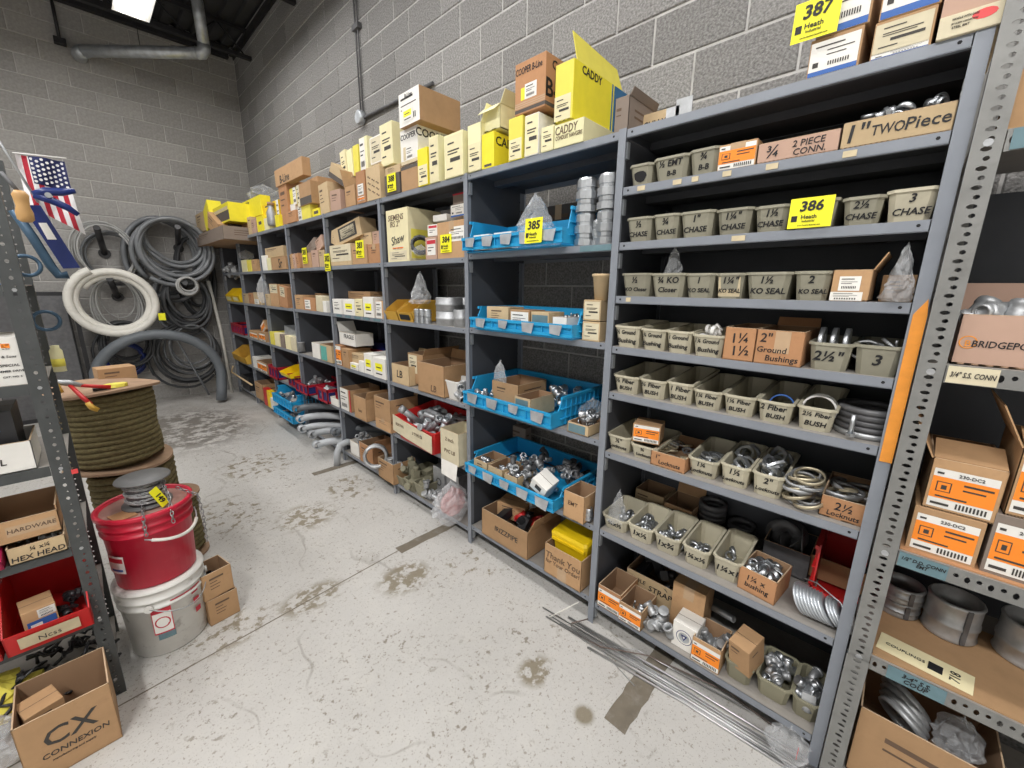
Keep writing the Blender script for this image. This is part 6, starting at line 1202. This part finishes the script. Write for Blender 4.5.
t = thing('wooden_mallet', 'pale wooden tool handle hanging at the top of the rack post', 'tool', (-1.588, 1.3, 1.80)); MB().lathe([(0.012, 0), (0.02, 0.008), (0.021, 0.03), (0.016, 0.05), (0.018, 0.07), (0.02, 0.085), (0.012, 0.098)], 12).part('handle', 'wood_handle', t); MB().tube([(0, 0, 0.09), (-0.03, 0.01, 0.15)], 0.006, 6).part('shank', 'iron', t)
t = thing('hand_shear', 'dark blue shear with two curved grips hanging from the rack', 'tool', (-1.56, 1.38, 1.90))
MB().tube([(0.0, 0, 0.0), (0.03, 0, 0.016), (0.07, 0, 0.02), (0.105, 0, 0.03)], [0.012, 0.014, 0.013, 0.008], 10).part('grip', 'blue_tool', t)
MB().tube([(0.0, 0, 0.0), (0.04, 0, -0.012), (0.075, 0, -0.03), (0.1, 0, -0.052)], [0.012, 0.013, 0.012, 0.008], 10).part('grip', 'blue_tool', t)
MB().lathe([(0.009, -0.016), (0.009, 0.016)], 10, 0, (0.035, 0, 0.003), 'y').part('pivot', 'zinc', t)
t = thing('pipe_bender', 'blue steel bender arm with a white label hanging below the shear', 'tool', (-1.595, 1.40, 1.865))
MB().hexa([(0.065,0,-0.21),(0.11,0,-0.205),(0.11,0.03,-0.205),(0.065,0.03,-0.21),(0.0,0,0.0),(0.045,0,0.005),(0.045,0.03,0.005),(0.0,0.03,0.0)]).part('arm', 'blue_tool', t)
MB().tube([(-0.02, 0, -0.02), (0.01, 0, -0.11), (0.035, 0, -0.2), (0.05, 0, -0.235), (0.075, 0, -0.232)], 0.014, 8).part('tube', 'blue_steel', t)
MB().hexa([(0.043,-0.002,-0.11),(0.066,-0.002,-0.108),(0.066,0,-0.108),(0.043,0,-0.11),(0.03,-0.002,-0.055),(0.05,-0.002,-0.053),(0.05,0,-0.053),(0.03,0,-0.055)]).part('label', 'paper', t)
for i, (x, z) in enumerate(((-1.615, 1.66), (-1.60, 1.47))):
    tag(put('cable_loop', MB().tube([(0.033*math.cos(a*0.35), 0.004*math.sin(a), 0.033*math.sin(a*0.35)) for a in range(18)], 0.006, 8, closed=True).mesh('cable_loop', 'blue_steel'), None, (x, 1.35, z)), ('blue-grey loop hanging beside the rack post, upper', 'blue-grey loop hanging beside the rack post, lower')[i], 'cable')
tag(put('post_sticker', MB().box(-0.008, 0, -0.008, 0.008, 0.002, 0.008).mesh('post_sticker', 'red_mark'), None, (-1.612, 1.143, 0.957)), 'small red sticker on the left rack post', 'sticker')

# ------------------------------------------------------------------ buckets, spools and cartons in the aisle
def bucket(label, x, y, z, mt, r0=0.137, r1=0.152, h=0.335):
    t = thing('bucket', label, 'bucket', (x, y, z))
    MB().lathe([(r0-0.01, 0), (r0, 0.006), (r1-0.004, h-0.09), (r1+0.004, h-0.088), (r1+0.004, h-0.078), (r1-0.003, h-0.076), (r1-0.002, h-0.055), (r1+0.006, h-0.053), (r1+0.006, h-0.043), (r1-0.001, h-0.041), (r1, h-0.008), (r1+0.009, h-0.006), (r1+0.009, h), (r1-0.005, h), (r0-0.006, 0.01)], 36).part('body', mt, t)
    return t
def curved(parent, mt, r, a0, a1, z0, z1, name='printed_label', n=8):
    b = MB()
    for i in range(n):
        p, q = a0+(a1-a0)*i/n, a0+(a1-a0)*(i+1)/n
        f = (z0+z1)/2
        b.add([(r*math.cos(p), r*math.sin(p), z0), (r*math.cos(q), r*math.sin(q), z0), (r*1.002*math.cos(q), r*1.002*math.sin(q), z1), (r*1.002*math.cos(p), r*1.002*math.sin(p), z1)], [(0, 1, 2, 3)])
    return b.part(name, mt, parent)
BX, BYY = -1.447, 1.375
t = bucket('white plastic bucket under the red bucket', BX, BYY, 0, 'white_bucket')
MB().lathe([(0.158, 0.325), (0.160, 0.328), (0.160, 0.342), (0.12, 0.344)], 36).part('lid', 'white_bucket', t)
A0 = R(-112)
curved(t, 'red_print', 0.1496, A0-0.02, A0+0.44, 0.12, 0.25); curved(t, 'paper', 0.1500, A0, A0+0.42, 0.127, 0.222)
b = MB()
for q in range(20):
    a, a2 = 2*math.pi*q/20, 2*math.pi*(q+1)/20
    P_ = lambda aa, rr: ((0.1506)*math.cos(A0+0.21+rr*math.cos(aa)/0.15), 0.1506*math.sin(A0+0.21+rr*math.cos(aa)/0.15), 0.175+rr*math.sin(aa))
    b.add([P_(a, 0.027), P_(a2, 0.027), P_(a2, 0.022), P_(a, 0.022)], [(0, 1, 2, 3)])
b.add([P_(2.4, 0.026), P_(2.65, 0.026), P_(5.54, 0.026), P_(5.79, 0.026)], [(0, 1, 2, 3)]); b.part('warning_mark', 'red_print', t)
curved(t, 'teal_tape', 0.1485, A0+0.05, A0+0.45, 0.09, 0.12, n=4)
curved(t, 'red_print', 0.1525, A0+0.45, A0+1.3, 0.262, 0.268, 'stripe'); 
for k in range(3): curved(t, 'red_print', 0.1515, A0+0.98+0.02*k, A0+1.2, 0.235-0.05*k, 0.26-0.05*k, 'lettering', 3)
MB().tube([(0.156*math.cos(a), 0.156*math.sin(a)-0.01-0.03*math.sin(math.pi*f), 0.262-0.04*math.sin(math.pi*f)) for f in [q/12 for q in range(13)] for a in [R(-112)+f*R(110)]], 0.0025, 6).part('handle', 'zinc_dull', t)
for a in (R(-112), R(-2)): MB().lathe([(0.016, 0), (0.016, 0.01)], 10, 0, (0, 0, 0), 'y').part('handle_lug', 'white_bucket', t, (0.156*math.cos(a), 0.156*math.sin(a), 0.262), (0, 0, a+math.pi/2))
t = bucket('red plastic bucket stacked on the white one', BX, BYY, 0.345, 'red_bucket')
curved(t, 'paper', 0.148, R(-165), R(-133), 0.09, 0.17); curved(t, 'red_print', 0.1486, R(-163), R(-135), 0.14, 0.16); curved(t, 'blue_band', 0.1484, R(-158), R(-137), 0.10, 0.11)
MB().lathe([(0.158, 0.318), (0.165, 0.322), (0.165, 0.338), (0.157, 0.343), (0.149, 0.336), (0.148, 0.325)], 36, cap0=False, cap1=False).part('rim', 'red_bucket', t); MB().lathe([(0.15, 0.318), (0.15, 0.326), (0.0, 0.327)], 36, cap0=False).part('cover_plate', 'red_lid', t)
hp = [(0.162*math.cos(a), 0.162*math.sin(a)-0.01-0.03*math.sin(math.pi*f), 0.245-0.03*math.sin(math.pi*f)) for f in [q/14 for q in range(15)] for a in [R(-100)+f*R(105)]]
MB().tube(hp[1:12], 0.007, 8).part('grip', 'white_pvc', MB().tube(hp, 0.0028, 6).part('handle', 'zinc_dull', t))
# chain spool on the lid
zz = 0.345+0.328
t = thing('chain_spool', 'grey spool of dark chain standing on the red bucket', 'spool', (BX+0.01, BYY-0.005, zz))
MB().lathe([(0.075, 0), (0.085, 0.004), (0.085, 0.012), (0.02, 0.012)], 28).part('flange', 'spool_grey', t); MB().lathe([(0.02, 0.118), (0.092, 0.118), (0.094, 0.122), (0.092, 0.126), (0.012, 0.127)], 28).part('flange', 'spool_grey', t)
MB().lathe([(0.06, 0.012), (0.063, 0.04), (0.062, 0.08), (0.06, 0.118)], 18).part('drum', 'iron', t)
def chain(pts, r=0.0045, w=0.0016, turn=0.0):
    """Interlocking oval links along a polyline."""
    b = MB(); P = [Vector(p) for p in pts]; seg = [(P[i+1]-P[i]).length for i in range(len(P)-1)]; L_ = sum(seg); n = int(L_/(r*2.6))
    for k in range(n):
        d = (k+0.5)*L_/n; i = 0
        while d > seg[i] and i < len(seg)-1: d -= seg[i]; i += 1
        tdir = (P[i+1]-P[i]).normalized(); c = P[i]+tdir*d; s = tdir.cross(Vector((0.3, 0.8, 0.2))).normalized()
        if k % 2: s = tdir.cross(s).normalized()
        b.tube([c+tdir*(1.9*r*math.cos(a))+s*(r*math.sin(a)) for a in [2*math.pi*q/8 for q in range(8)]], w, 5, closed=True)
    return b
chain([(0.066*math.cos(a*0.42), 0.066*math.sin(a*0.42), 0.02+0.092*abs(((a/45) % 2)-1)) for a in range(230)], 0.0048, 0.0019).part('wound_chain', 'zinc_dull', t)
for i, (pts, l_) in enumerate(((((-0.02, -0.06, 0.02), (-0.028, -0.155, 0.012), (-0.03, -0.168, -0.03), (-0.03, -0.165, -0.07)), 'front'), (((0.05, -0.03, 0.11), (0.065, -0.10, 0.05), (0.06, -0.158, -0.02), (0.06, -0.16, -0.05)), 'middle'), (((0.10, -0.03, 0.05), (0.165, -0.055, 0.0), (0.172, -0.06, -0.1), (0.168, -0.06, -0.24)), 'right'))):
    chain(pts, 0.006, 0.002).part('hanging_chain', 'chain', t)
tg = thing('lot_tag', 'narrow yellow lot tag numbered 149 tied to the chain', 'tag', (BX+0.045, BYY-0.105, zz+0.055), rot=(-0.5, 1.2, 0.1)); MB().box(-0.045, 0, -0.018, 0.045, 0.001, 0.018).part('card', 'tag_yellow', tg); letter(tg, '149', 0.005, -0.0005, 0, 0.03, 'ink', 0.03)
t = thing('cardboard_scrap', 'brown cardboard scrap lying on the red bucket lid', 'cardboard', (BX-0.075, BYY-0.07, zz+0.001), 0.3); MB().box(-0.035, -0.04, 0, 0.035, 0.04, 0.004).part('scrap', 'card_red', t)
# rope spools behind the buckets
def spool(label, x, y, z, rf, h, rr, turns, tr, flange_mt, wob=0.0, name='rope_spool'):
    t = thing(name, label, 'spool', (x, y, z))
    for zf in (0.0, h-0.014):
        b = MB(); n = 32; ring = lambda r, zt: [(r*math.cos(2*math.pi*q/n), r*math.sin(2*math.pi*q/n), zt+wob*math.sin(2*math.pi*q/n*2+zf*9)*(r/rf)) for q in range(n)]
        b.rings([ring(0.02, zf), ring(rf, zf), ring(rf, zf+0.012), ring(0.02, zf+0.014)]); b.part('flange', flange_mt, t)
    MB().lathe([(rr*0.8, 0.012), (rr*0.8, h-0.014)], 20).part('core', 'rope', t)
    N = turns*28; hz = h-0.03
    MB().tube([((rr+0.004*math.sin(q*0.7))*math.cos(2*math.pi*q/28), (rr+0.004*math.sin(q*0.7))*math.sin(2*math.pi*q/28), 0.013+tr+(hz-2*tr)*q/N) for q in range(N+1)], tr, 8).part('rope', 'rope', t)
    return t
SX, SY = -1.485, 2.10
spool('low wooden spool with rope under the large rope spool', SX+0.16, SY-0.02, 0.0, 0.15, 0.40, 0.12, 11, 0.016, 'spool_wood')
t = tag(put('rope_coil', MB().tube([((0.165+0.01*math.sin(q))*math.cos(q*0.25), (0.165+0.01*math.sin(q))*math.sin(q*0.25), 0.415+0.02+0.0014*q) for q in range(140)], 0.018, 8).mesh('rope_coil', 'rope'), None, (SX+0.04, SY, 0)), 'olive rope coil pressed between the two spools', 'rope')
spool('large spool of thick olive rope with cardboard flanges', SX, SY, 0.652, 0.222, 0.43, 0.172, 13, 0.0165, 'spool_wood', 0.012)
t = carton('brown carton standing behind the large rope spool', None, 0, 0, 0.16, 0.14, d=0.12, mt='card', tape=False, group=None); t.location = (-1.42, 2.30, 1.0); t.rotation_euler = (0, 0, 0.15)
tag(put('carton_stack_base', MB().box(-0.09, -0.08, 0, 0.09, 0.08, 0.998).mesh('plywood_stand', 'spool_wood'), None, (-1.42, 2.42, 0)), 'upright wooden stand behind the rope spool', 'stand').name = 'wooden_stand'
t = thing('cable_cutter', 'grey cable cutter with red grips lying on the rope spool', 'tool', (-1.585, 1.98, 1.12))
MB().tube([(-0.06, -0.03, 0.03), (-0.02, -0.03, 0.02), (0.03, -0.04, 0.0)], [0.012, 0.016, 0.008], 8).part('jaw', 'zinc_dull', t); MB().tube([(0.02, -0.04, 0.002), (0.12, -0.05, -0.02)], [0.008, 0.01], 8).part('grip', 'red_bin', t); MB().tube([(-0.02, -0.03, 0.015), (0.02, -0.1, -0.05), (0.04, -0.12, -0.08)], [0.008, 0.01, 0.009], 8).part('grip', 'red_bin', t)
MB().tube([(0.03, -0.115, -0.07), (0.04, -0.125, -0.095), (0.06, -0.13, -0.11)], [0.011, 0.013, 0.01], 8).part('grip_end', 'yellow_bin', t); MB().tube([(-0.06, -0.035, 0.02), (-0.05, -0.05, -0.02)], 0.012, 8).part('grip_end', 'yellow_bin', t)
t = thing('glove', 'yellow and black work glove on top of the rope spool', 'glove', (-1.44, 1.98, 1.085)); MB().rings([[(-0.07+0.002*q, 0.03*math.cos(q)*0.8, 0.0) for q in range(8)], [(-0.06+0.10*(0.5+0.5*math.cos(q*0.785)), 0.04*math.sin(q*0.785), 0.006) for q in range(8)], [(-0.05+0.09*(0.5+0.5*math.cos(q*0.785)), 0.03*math.sin(q*0.785), 0.022) for q in range(8)]]).part('glove', 'yellow_box', t); MB().box(-0.09, -0.03, 0.0, -0.04, 0.02, 0.012).part('cuff', 'black_plastic', t)
t = thing('yellow_can', 'small white and yellow can behind the left rack post', 'can', (-1.60, 1.45, 1.27)); MB().lathe([(0.018, 0), (0.018, 0.08), (0.012, 0.09), (0.012, 0.1), (0, 0.1)], 12).part('can', 'yellow_pale', t); MB().lathe([(0.0185, 0.02), (0.0185, 0.05)], 12).part('band', 'yellow_box', t)
# two small cartons stacked on the floor
t = carton('small brown carton on the floor, lower of two', None, 0, 0, 0.125, 0.135, d=0.13, mt='card', opened=True, tape=False, cut=0.0, group=None); t.location = (-1.25, 1.295, 0); t.rotation_euler = (0, 0, 0.12)
t = carton('small open brown carton with black parts, upper of two', None, 0, 0, 0.125, 0.135, d=0.13, mt='card', opened=True, tape=False, group=None); t.location = (-1.256, 1.302, 0.136); t.rotation_euler = (0, 0, 0.2)
fill(t, ['bolt'], 12, 'black screw in the small open carton on the floor', z0=0.06, z1=0.1, mt='black_plastic', x=(0.2, 0.8), y=(0.2, 0.8))

# ------------------------------------------------------------------ hoses and cables on the back wall
def peg(label, a, b_):
    t = thing('wall_peg', label, 'peg', b_, group='black wall pegs'); MB().tube([(0, 0.05, 0), (a[0]-b_[0], a[1]-b_[1], a[2]-b_[2])], 0.032, 12).part('bar', 'black_plastic', t); MB().lathe([(0.06, -0.045), (0.06, -0.03)], 12, 0, (0, 0, 0), 'y').part('base_plate', 'black_plastic', t)
peg('black wall peg carrying the thin pale tubing', (-1.235, 6.1, 2.24), (-1.19, 6.6, 1.98))
peg('black wall peg inside the white pipe coil', (-1.215, 6.1, 1.66), (-1.15, 6.6, 1.44))
peg('black wall peg carrying the large grey hose', (-0.48, 6.1, 2.33), (-0.43, 6.6, 2.1))
peg('black wall peg carrying the small bright coil', (-0.5, 6.1, 1.63), (-0.45, 6.6, 1.45))
def coil(name, label, cat, cx, cz, rx, rz, y0, y1, turns, tr, mt, spread=0.0, jit=0.02, seed=0, n=26, grp=None, tail=None, sag=0.0):
    rn = random.Random(seed); pts = []; ph = rn.uniform(0, 6.28); N = int(turns*n)
    js = [(rn.uniform(-jit, jit), rn.uniform(-jit, jit), rn.uniform(-spread, spread)) for _ in range(int(turns)+2)]
    for q in range(N+1):
        a = ph+2*math.pi*q/n; k = q/n; i = int(k); f = k-i
        j0 = js[i]; j1 = js[min(i+1, len(js)-1)]; ox, oz, os_ = [j0[m]*(1-f)+j1[m]*f for m in range(3)]
        s = 1+os_
        y = y0+(y1-y0)*(0.5+0.5*math.sin(k*1.7+seed))
        pts.append((cx+ox+rx*s*math.cos(a), y, cz+oz+rz*s*math.sin(a)+rz*(1-s)*1.0))
    if tail: pts += [tuple(Vector(pts[-1]).lerp(Vector(tail), f)) for f in (0.3, 0.65, 1.0)]
    return tag(MB().tube(pts, tr, 8).part(name, mt), label, cat, grp or 'coils on the back wall')
coil('tubing_coil', 'thin pale tubing coil hanging highest at left', 'tubing', -1.19, 1.99, 0.27, 0.33, 6.35, 6.5, 6, 0.011, 'light_hose', 0.12, 0.03, 1)
coil('tubing_coil', 'grey tubing coil just behind the thin pale one', 'tubing', -1.12, 1.93, 0.28, 0.3, 6.5, 6.6, 4, 0.014, 'grey_hose', 0.1, 0.03, 2)
tag(MB().tube([(-1.205+(0.40-0.095*q/72)*math.cos(2+q*0.175), 6.05+0.09*q/72, 1.39+(0.40-0.095*q/72)*math.sin(2+q*0.175)) for q in range(76)], 0.043, 12).part('pipe_coil', 'white_pvc'), 'thick white pipe coil of two turns', 'pipe', 'coils on the back wall')
coil('wire_coil', 'thin grey wire loops hanging inside the white pipe coil', 'wire', -1.17, 1.37, 0.2, 0.30, 6.25, 6.4, 9, 0.008, 'light_hose', 0.3, 0.02, 4)
coil('hose_coil', 'large glossy grey hose coil of many turns', 'hose', -0.52, 2.08, 0.36, 0.36, 6.2, 6.45, 8, 0.027, 'grey_hose', 0.28, 0.02, 5, n=30)
coil('hose_coil', 'dark rubber hose looped below the large grey one', 'hose', -0.62, 1.95, 0.38, 0.5, 6.45, 6.58, 3, 0.03, 'grey_hose', 0.1, 0.05, 6, n=30)
coil('hose_coil', 'black hose coil hanging under the large grey hose', 'hose', -0.47, 1.36, 0.27, 0.36, 6.25, 6.42, 7, 0.022, 'black_rubber', 0.25, 0.02, 7)
coil('hose_coil', 'grey hose coil around the black hose', 'hose', -0.5, 1.37, 0.3, 0.4, 6.4, 6.5, 4, 0.018, 'grey_hose', 0.1, 0.03, 8)
coil('wire_coil', 'small bright wire coil on the lower peg', 'wire', -0.47, 1.6, 0.10, 0.10, 6.08, 6.18, 8, 0.012, 'light_hose', 0.2, 0.01, 9, n=20)
coil('cable_coil', 'black cable coil low on the wall behind the grey pipe', 'cable', -0.55, 0.68, 0.33, 0.36, 6.3, 6.5, 7, 0.016, 'black_rubber', 0.3, 0.03, 10)
coil('cable_coil', 'grey cable coil low behind the grey pipe', 'cable', -0.5, 0.72, 0.27, 0.33, 6.25, 6.4, 4, 0.014, 'grey_hose', 0.25, 0.04, 11, tail=(-0.42, 6.2, 0.06))
coil('cable_coil', 'black cable coil under the white pipe coil', 'cable', -1.17, 0.82, 0.26, 0.3, 6.3, 6.5, 7, 0.015, 'black_rubber', 0.3, 0.03, 12)
coil('cable_coil', 'blue cable coil under the white pipe coil', 'cable', -1.2, 0.62, 0.2, 0.22, 6.4, 6.5, 4, 0.016, 'blue_tool', 0.2, 0.03, 13)
coil('hose_coil', 'dark hose hanging in long loops near the corner', 'hose', -0.3, 1.75, 0.2, 0.5, 6.5, 6.6, 3, 0.022, 'black_rubber', 0.15, 0.02, 14)
tag(put('lot_tag', MB().box(-0.035, 0, -0.045, 0.035, 0.001, 0.045).mesh('lot_tag', 'tag_yellow'), None, (-0.805, 6.006, 1.2)), 'small yellow lot tag beside the white pipe coil', 'tag', 'yellow lot tags')
arc = [(-1.52, 6.1, 0.0), (-1.52, 6.1, 0.3)]
for q in range(15):
    a = math.pi*(1-q/14); arc.append((-0.90+0.62*math.cos(a), 6.1-0.15*(q/14), 0.42+0.56*math.sin(a)))
arc += [(-0.31, 5.9, 0.2), (-0.345, 5.86, 0.03)]
tag(MB().tube(arc, 0.062, 16).part('pipe_arch', 'grey_pvc'), 'thick dark grey pipe bent in an arch on the floor', 'pipe')
tag(MB().tube([(-0.17, 6.5, 1.66), (-0.12, 6.45, 0.95), (-0.10, 6.4, 0.0)], 0.022, 10).part('conduit_stick', 'white_pvc'), 'white conduit length leaning in the corner', 'conduit')
t = thing('steel_locker', 'dark steel locker against the back wall beyond the rack', 'cabinet', (-1.95, 6.45, 0)); MB().box(-0.33, -0.17, 0.0, 0.33, 0.18, 1.5).part('body', 'roof_steel', t)
for x in (-0.165, 0.165): MB().box(x-0.158, -0.178, 0.05, x+0.158, -0.171, 1.46).part('door', 'iron', t)
for i, x in enumerate((-1.56, -1.63)): tag(MB().box(x-0.02, 6.3, 0, x+0.02, 6.34, 1.55-0.1*i).part('steel_channel', 'black_plastic'), ('dark steel channel standing next to the white pipe coil', 'dark steel channel standing beside the locker')[i], 'steel')

# ------------------------------------------------------------------ right rack contents
def rc(desc, ym, w, h, z, **k):
    k.setdefault('group', 'cartons on the slotted rack'); k.setdefault('tape', False)
    t = carton(desc, None, 0, ym, w, h, **k); t.location.z = z+k.get('dz', 0.0); return t
rc('brown carton on the top shelf of the slotted rack', -1.030, 0.119, 0.128, 1.963, xf=0.02, d=0.3)
t = rc('open carton printed BRIDGEPORT on the slotted rack', -1.074, 0.191, 0.122, 1.434, xf=-0.01, d=0.32, mt='card_pink', opened=True, flaps='B', fl_h=0.08, tx=(('BRIDGEPORT', 0.44, 0.42, 0.03, 'ink', 0, 0.6),))
fill(t, ['connector', 'coupling'], 12, 'grey connector in the BRIDGEPORT carton', y=(0.05, 0.35), z0=0.11, z1=0.135, mt='zinc_dull', sc=1.3)
e = MB().lathe(ring_prof(0.016, 0.0135, 0, 0.0006), 18, 0, (0, 0, 0), 'y', closed=True).part('emblem', 'orange_paint', t, (-t['w']*0.39, 0, t['h']*0.45)); letter(t, 'B', -t['w']*0.39, -0.0006, t['h']*0.42, 0.022, 'orange_paint')
for i, (a, z, dz, lab) in enumerate((((-1.050, 0.131, 0.131), 0.908, 0, 'lower orange-labelled carton beside the slotted post'), ((-1.180, 0.111, 0.165), 0.908, 0, 'lower orange-labelled carton at the edge of view'))):
    t = rc(lab, *a, z, xf=-0.005, d=0.26, mt='card_grey' if i else 'card', st=(('orange', 0.06, 0.06, 0.94, 0.86),))
    letter(t, '230-DC2' if i == 0 else '240-DC2', 0.01, -0.0012, t['h']*0.78, 0.012, 'ink', 0.01)
    q = rc(lab.replace('lower', 'upper open'), t.location.y-0.01, t['w'], t['h']+0.01, z+t['h']+0.001, xf=-0.002, d=0.26, mt='card', opened=True, flaps='li', fl_h=0.11, st=(('orange', 0.06, 0.06, 0.94, 0.82),))
    letter(q, '230-DC2' if i == 0 else '240-DC2', 0.01, -0.0012, q['h']*0.74, 0.012, 'ink', 0.01)
tag(MB().box(0, 0, 0, 0.32, 0.3, 0.004).part('cardboard_sheet', 'card_red', None, (-0.02, -0.975, 0.9055), (0, 0, FRONT)), 'flattened cardboard under the orange-labelled cartons', 'cardboard')
tag(MB().box(0, 0, 0, 0.42, 0.36, 0.004).part('cardboard_sheet', 'card', None, (-0.02, -0.975, 0.5455), (0, 0, FRONT)), 'brown cardboard sheet lining the shelf of steel rings', 'cardboard')
t = thing('printed_wrapper', 'flattened cream printed wrapper on the shelf of steel rings', 'wrapper', (0.015, -0.98, 0.551), FRONT-0.12); MB().box(0, 0, 0, 0.2, 0.085, 0.002).part('sheet', 'paper_cream', t)
letter(t, '718', 0.165, 0.04, 0.0026, 0.03, 'ink', 0.01, rot=(0, 0, math.pi/2)); letter(t, 'COUPLINGS', 0.06, 0.04, 0.0026, 0.016, 'ink', 0.01, rot=(0, 0, 0)); MB().box(0.11, 0.02, 0.002, 0.14, 0.055, 0.0028).part('emblem', 'ink', t)
def strap_ring(lab, x, y, r, h, z=0.5515):
    b = MB(); b.lathe([(r, 0), (r+0.003, 0.004), (r, 0.012), (r, h*0.35), (r+0.003, h*0.38), (r+0.003, h*0.45), (r, h*0.48), (r, h-0.012), (r+0.003, h-0.006), (r, h), (r-0.005, h), (r-0.005, 0)], 28, closed=True)
    t = thing('steel_coupling', lab, 'coupling', (x, y, z), group='large steel rings'); b.part('ring', 'zinc_dull', t); MB().box(-0.006, r-0.001, 0.004, 0.006, r+0.005, h-0.004).part('seam', 'iron', t, (0, 0, 0), (0, 0, 2.0)); return t
strap_ring('wide galvanised coupling behind the slotted post, lower', 0.27, -1.02, 0.055, 0.052); strap_ring('wide galvanised coupling behind the slotted post, upper', 0.27, -1.022, 0.055, 0.052, 0.604)
strap_ring('tall galvanised coupling in the middle of the shelf', 0.26, -1.142, 0.062, 0.125); strap_ring('tall galvanised coupling at the edge of view', 0.28, -1.31, 0.072, 0.125)
t = rc('deep open carton on the lowest shelf of the slotted rack', -1.13, 0.3, 0.25, 0.093, xf=-0.01, d=0.34, opened=True, flaps='B', fl_h=0.12)
for k in range(4): tag(put('conduit_coil', MB().lathe(ring_prof(0.07, 0.06, 0, 0.02), 20, closed=True).mesh('conduit_coil', 'zinc_dull'), None, (0.1+0.02*k, -1.08, 0.27+0.01*k), (0.6, 0.9, 0)), 'grey ring standing in the deep open carton', 'ring', 'grey rings in the deep carton')
bag('clear bag of fittings in the deep open carton', (0.1, -1.2, 0.25), (0.12, 0.1, 0.14), seed=51)
# hand-lettered tape on the rack's shelf edges
for (x0, w_, z, m_, s_, ink) in ((0.055, 0.085, 1.432, 'paper_aged', '3/4" S.S. CONN', 'ink_soft'), (0.054, 0.095, 0.905, 'teal_tape', '1/2" D.D. CONN\nEMT', 'ink'), (0.09, 0.12, 0.545, 'teal_tape', '3-4" S.S.\nCOUP', 'ink'), (0.06, 0.2, 1.96, 'teal_tape', '1" CONN', 'ink')):
    MB().box(x0, -0.0015, z-0.044, x0+w_, 0.0005, z-0.002).part('tape_label', m_, rk); letter(rk, s_, x0+w_/2, -0.0018, z-0.023, 0.024 if '\n' not in s_ else 0.018, ink, 0.02, 0.2, fit=w_*0.9)

# ------------------------------------------------------------------ on the floor beside the nearest unit
rn = random.Random(8)
for i in range(11):
    x0 = -0.135+i*0.007+rn.uniform(-.01, .01); ya = 0.26-rn.uniform(0, 0.35); x1 = -0.035+i*0.008+rn.uniform(-.006, .006)
    tag(MB().tube([(x0, ya, 0.006+0.004*(i % 2)), ((x0+x1)/2+rn.uniform(-.006, .006), -0.5, 0.006+0.004*(i % 2)), (x1, -1.35, 0.006+0.004*(i % 2))], 0.0032 if i % 3 else 0.0055, 6).part('steel_rod', 'rod'), 'bright steel rod in the bundle along the lowest shelf', 'rod', 'bundle of steel rods')
tag(MB().tube([(-0.02, 0.0, 0.03), (-0.08, 0.06, 0.004), (-0.12, 0.02, 0.004), (-0.10, -0.12, 0.01), (0.0, -0.3, 0.02), (0.06, -0.62, 0.03), (0.05, -0.8, 0.01)], 0.003, 6).part('bent_wire', 'wire'), 'bent brown wire looped over the steel rods', 'wire')
tag(MB().tube([(-0.16, -0.32, 0.004), (-0.1, -0.1, 0.008), (0.0, -0.25, 0.014), (0.04, -0.7, 0.03)], 0.0022, 6).part('bent_wire', 'rod'), 'thin pale wire crossing the steel rods', 'wire')
tag(MB().tube([(-0.13, 0.16, 0.004), (-0.02, 0.06, 0.09)], 0.003, 6).part('thin_stick', 'white_pvc'), 'thin white stick leaning on the post foot', 'stick')
t = bag('clear bag with red print on the floor by the slotted post', (-0.02, -0.83, 0.0), (0.13, 0.12, 0.12), seed=52, mt='film'); MB().box(-0.02, -0.03, 0.03, 0.015, -0.028, 0.05).part('print', 'red_mark', t)
for i, (x0, x1, y0, y1) in enumerate(((-0.36, 0.1, -0.385, -0.295), (-0.37, 0.12, 1.13, 1.205), (-0.33, 0.12, 2.6, 2.675))):
    b = MB(); n = 10
    b.add([(x0+(x1-x0)*q/n, y0+rn.uniform(-.004, .004), 0.0012) for q in range(n+1)]+[(x0+(x1-x0)*q/n, y1+rn.uniform(-.004, .004), 0.0012) for q in range(n+1)], [(q, q+1, n+2+q, n+1+q) for q in range(n)])
    tag(b.part('floor_tape', 'tape_brown'), ('worn brown floor strip under the steel rods', 'worn brown floor strip reaching under the third bay', 'worn brown floor strip reaching under the fourth bay')[i], 'floor tape', 'floor strips')
# ------------------------------------------------------------------ labels that are still alike get their place
from collections import defaultdict
seen = defaultdict(list)
for o in LABELLED: seen[o['label']].append(o)
NTH = ['leftmost', 'second', 'third', 'fourth', 'fifth', 'sixth', 'seventh', 'eighth']
for lab, os_ in seen.items():
    if len(os_) > 1:
        for i, o in enumerate(sorted(os_, key=lambda q: -q.location.y)): o['label'] = f'{NTH[min(i, 7)]} {lab}'
for o in C.objects:
    for k in ('w', 'd', 'h'):
        if k in o: del o[k]
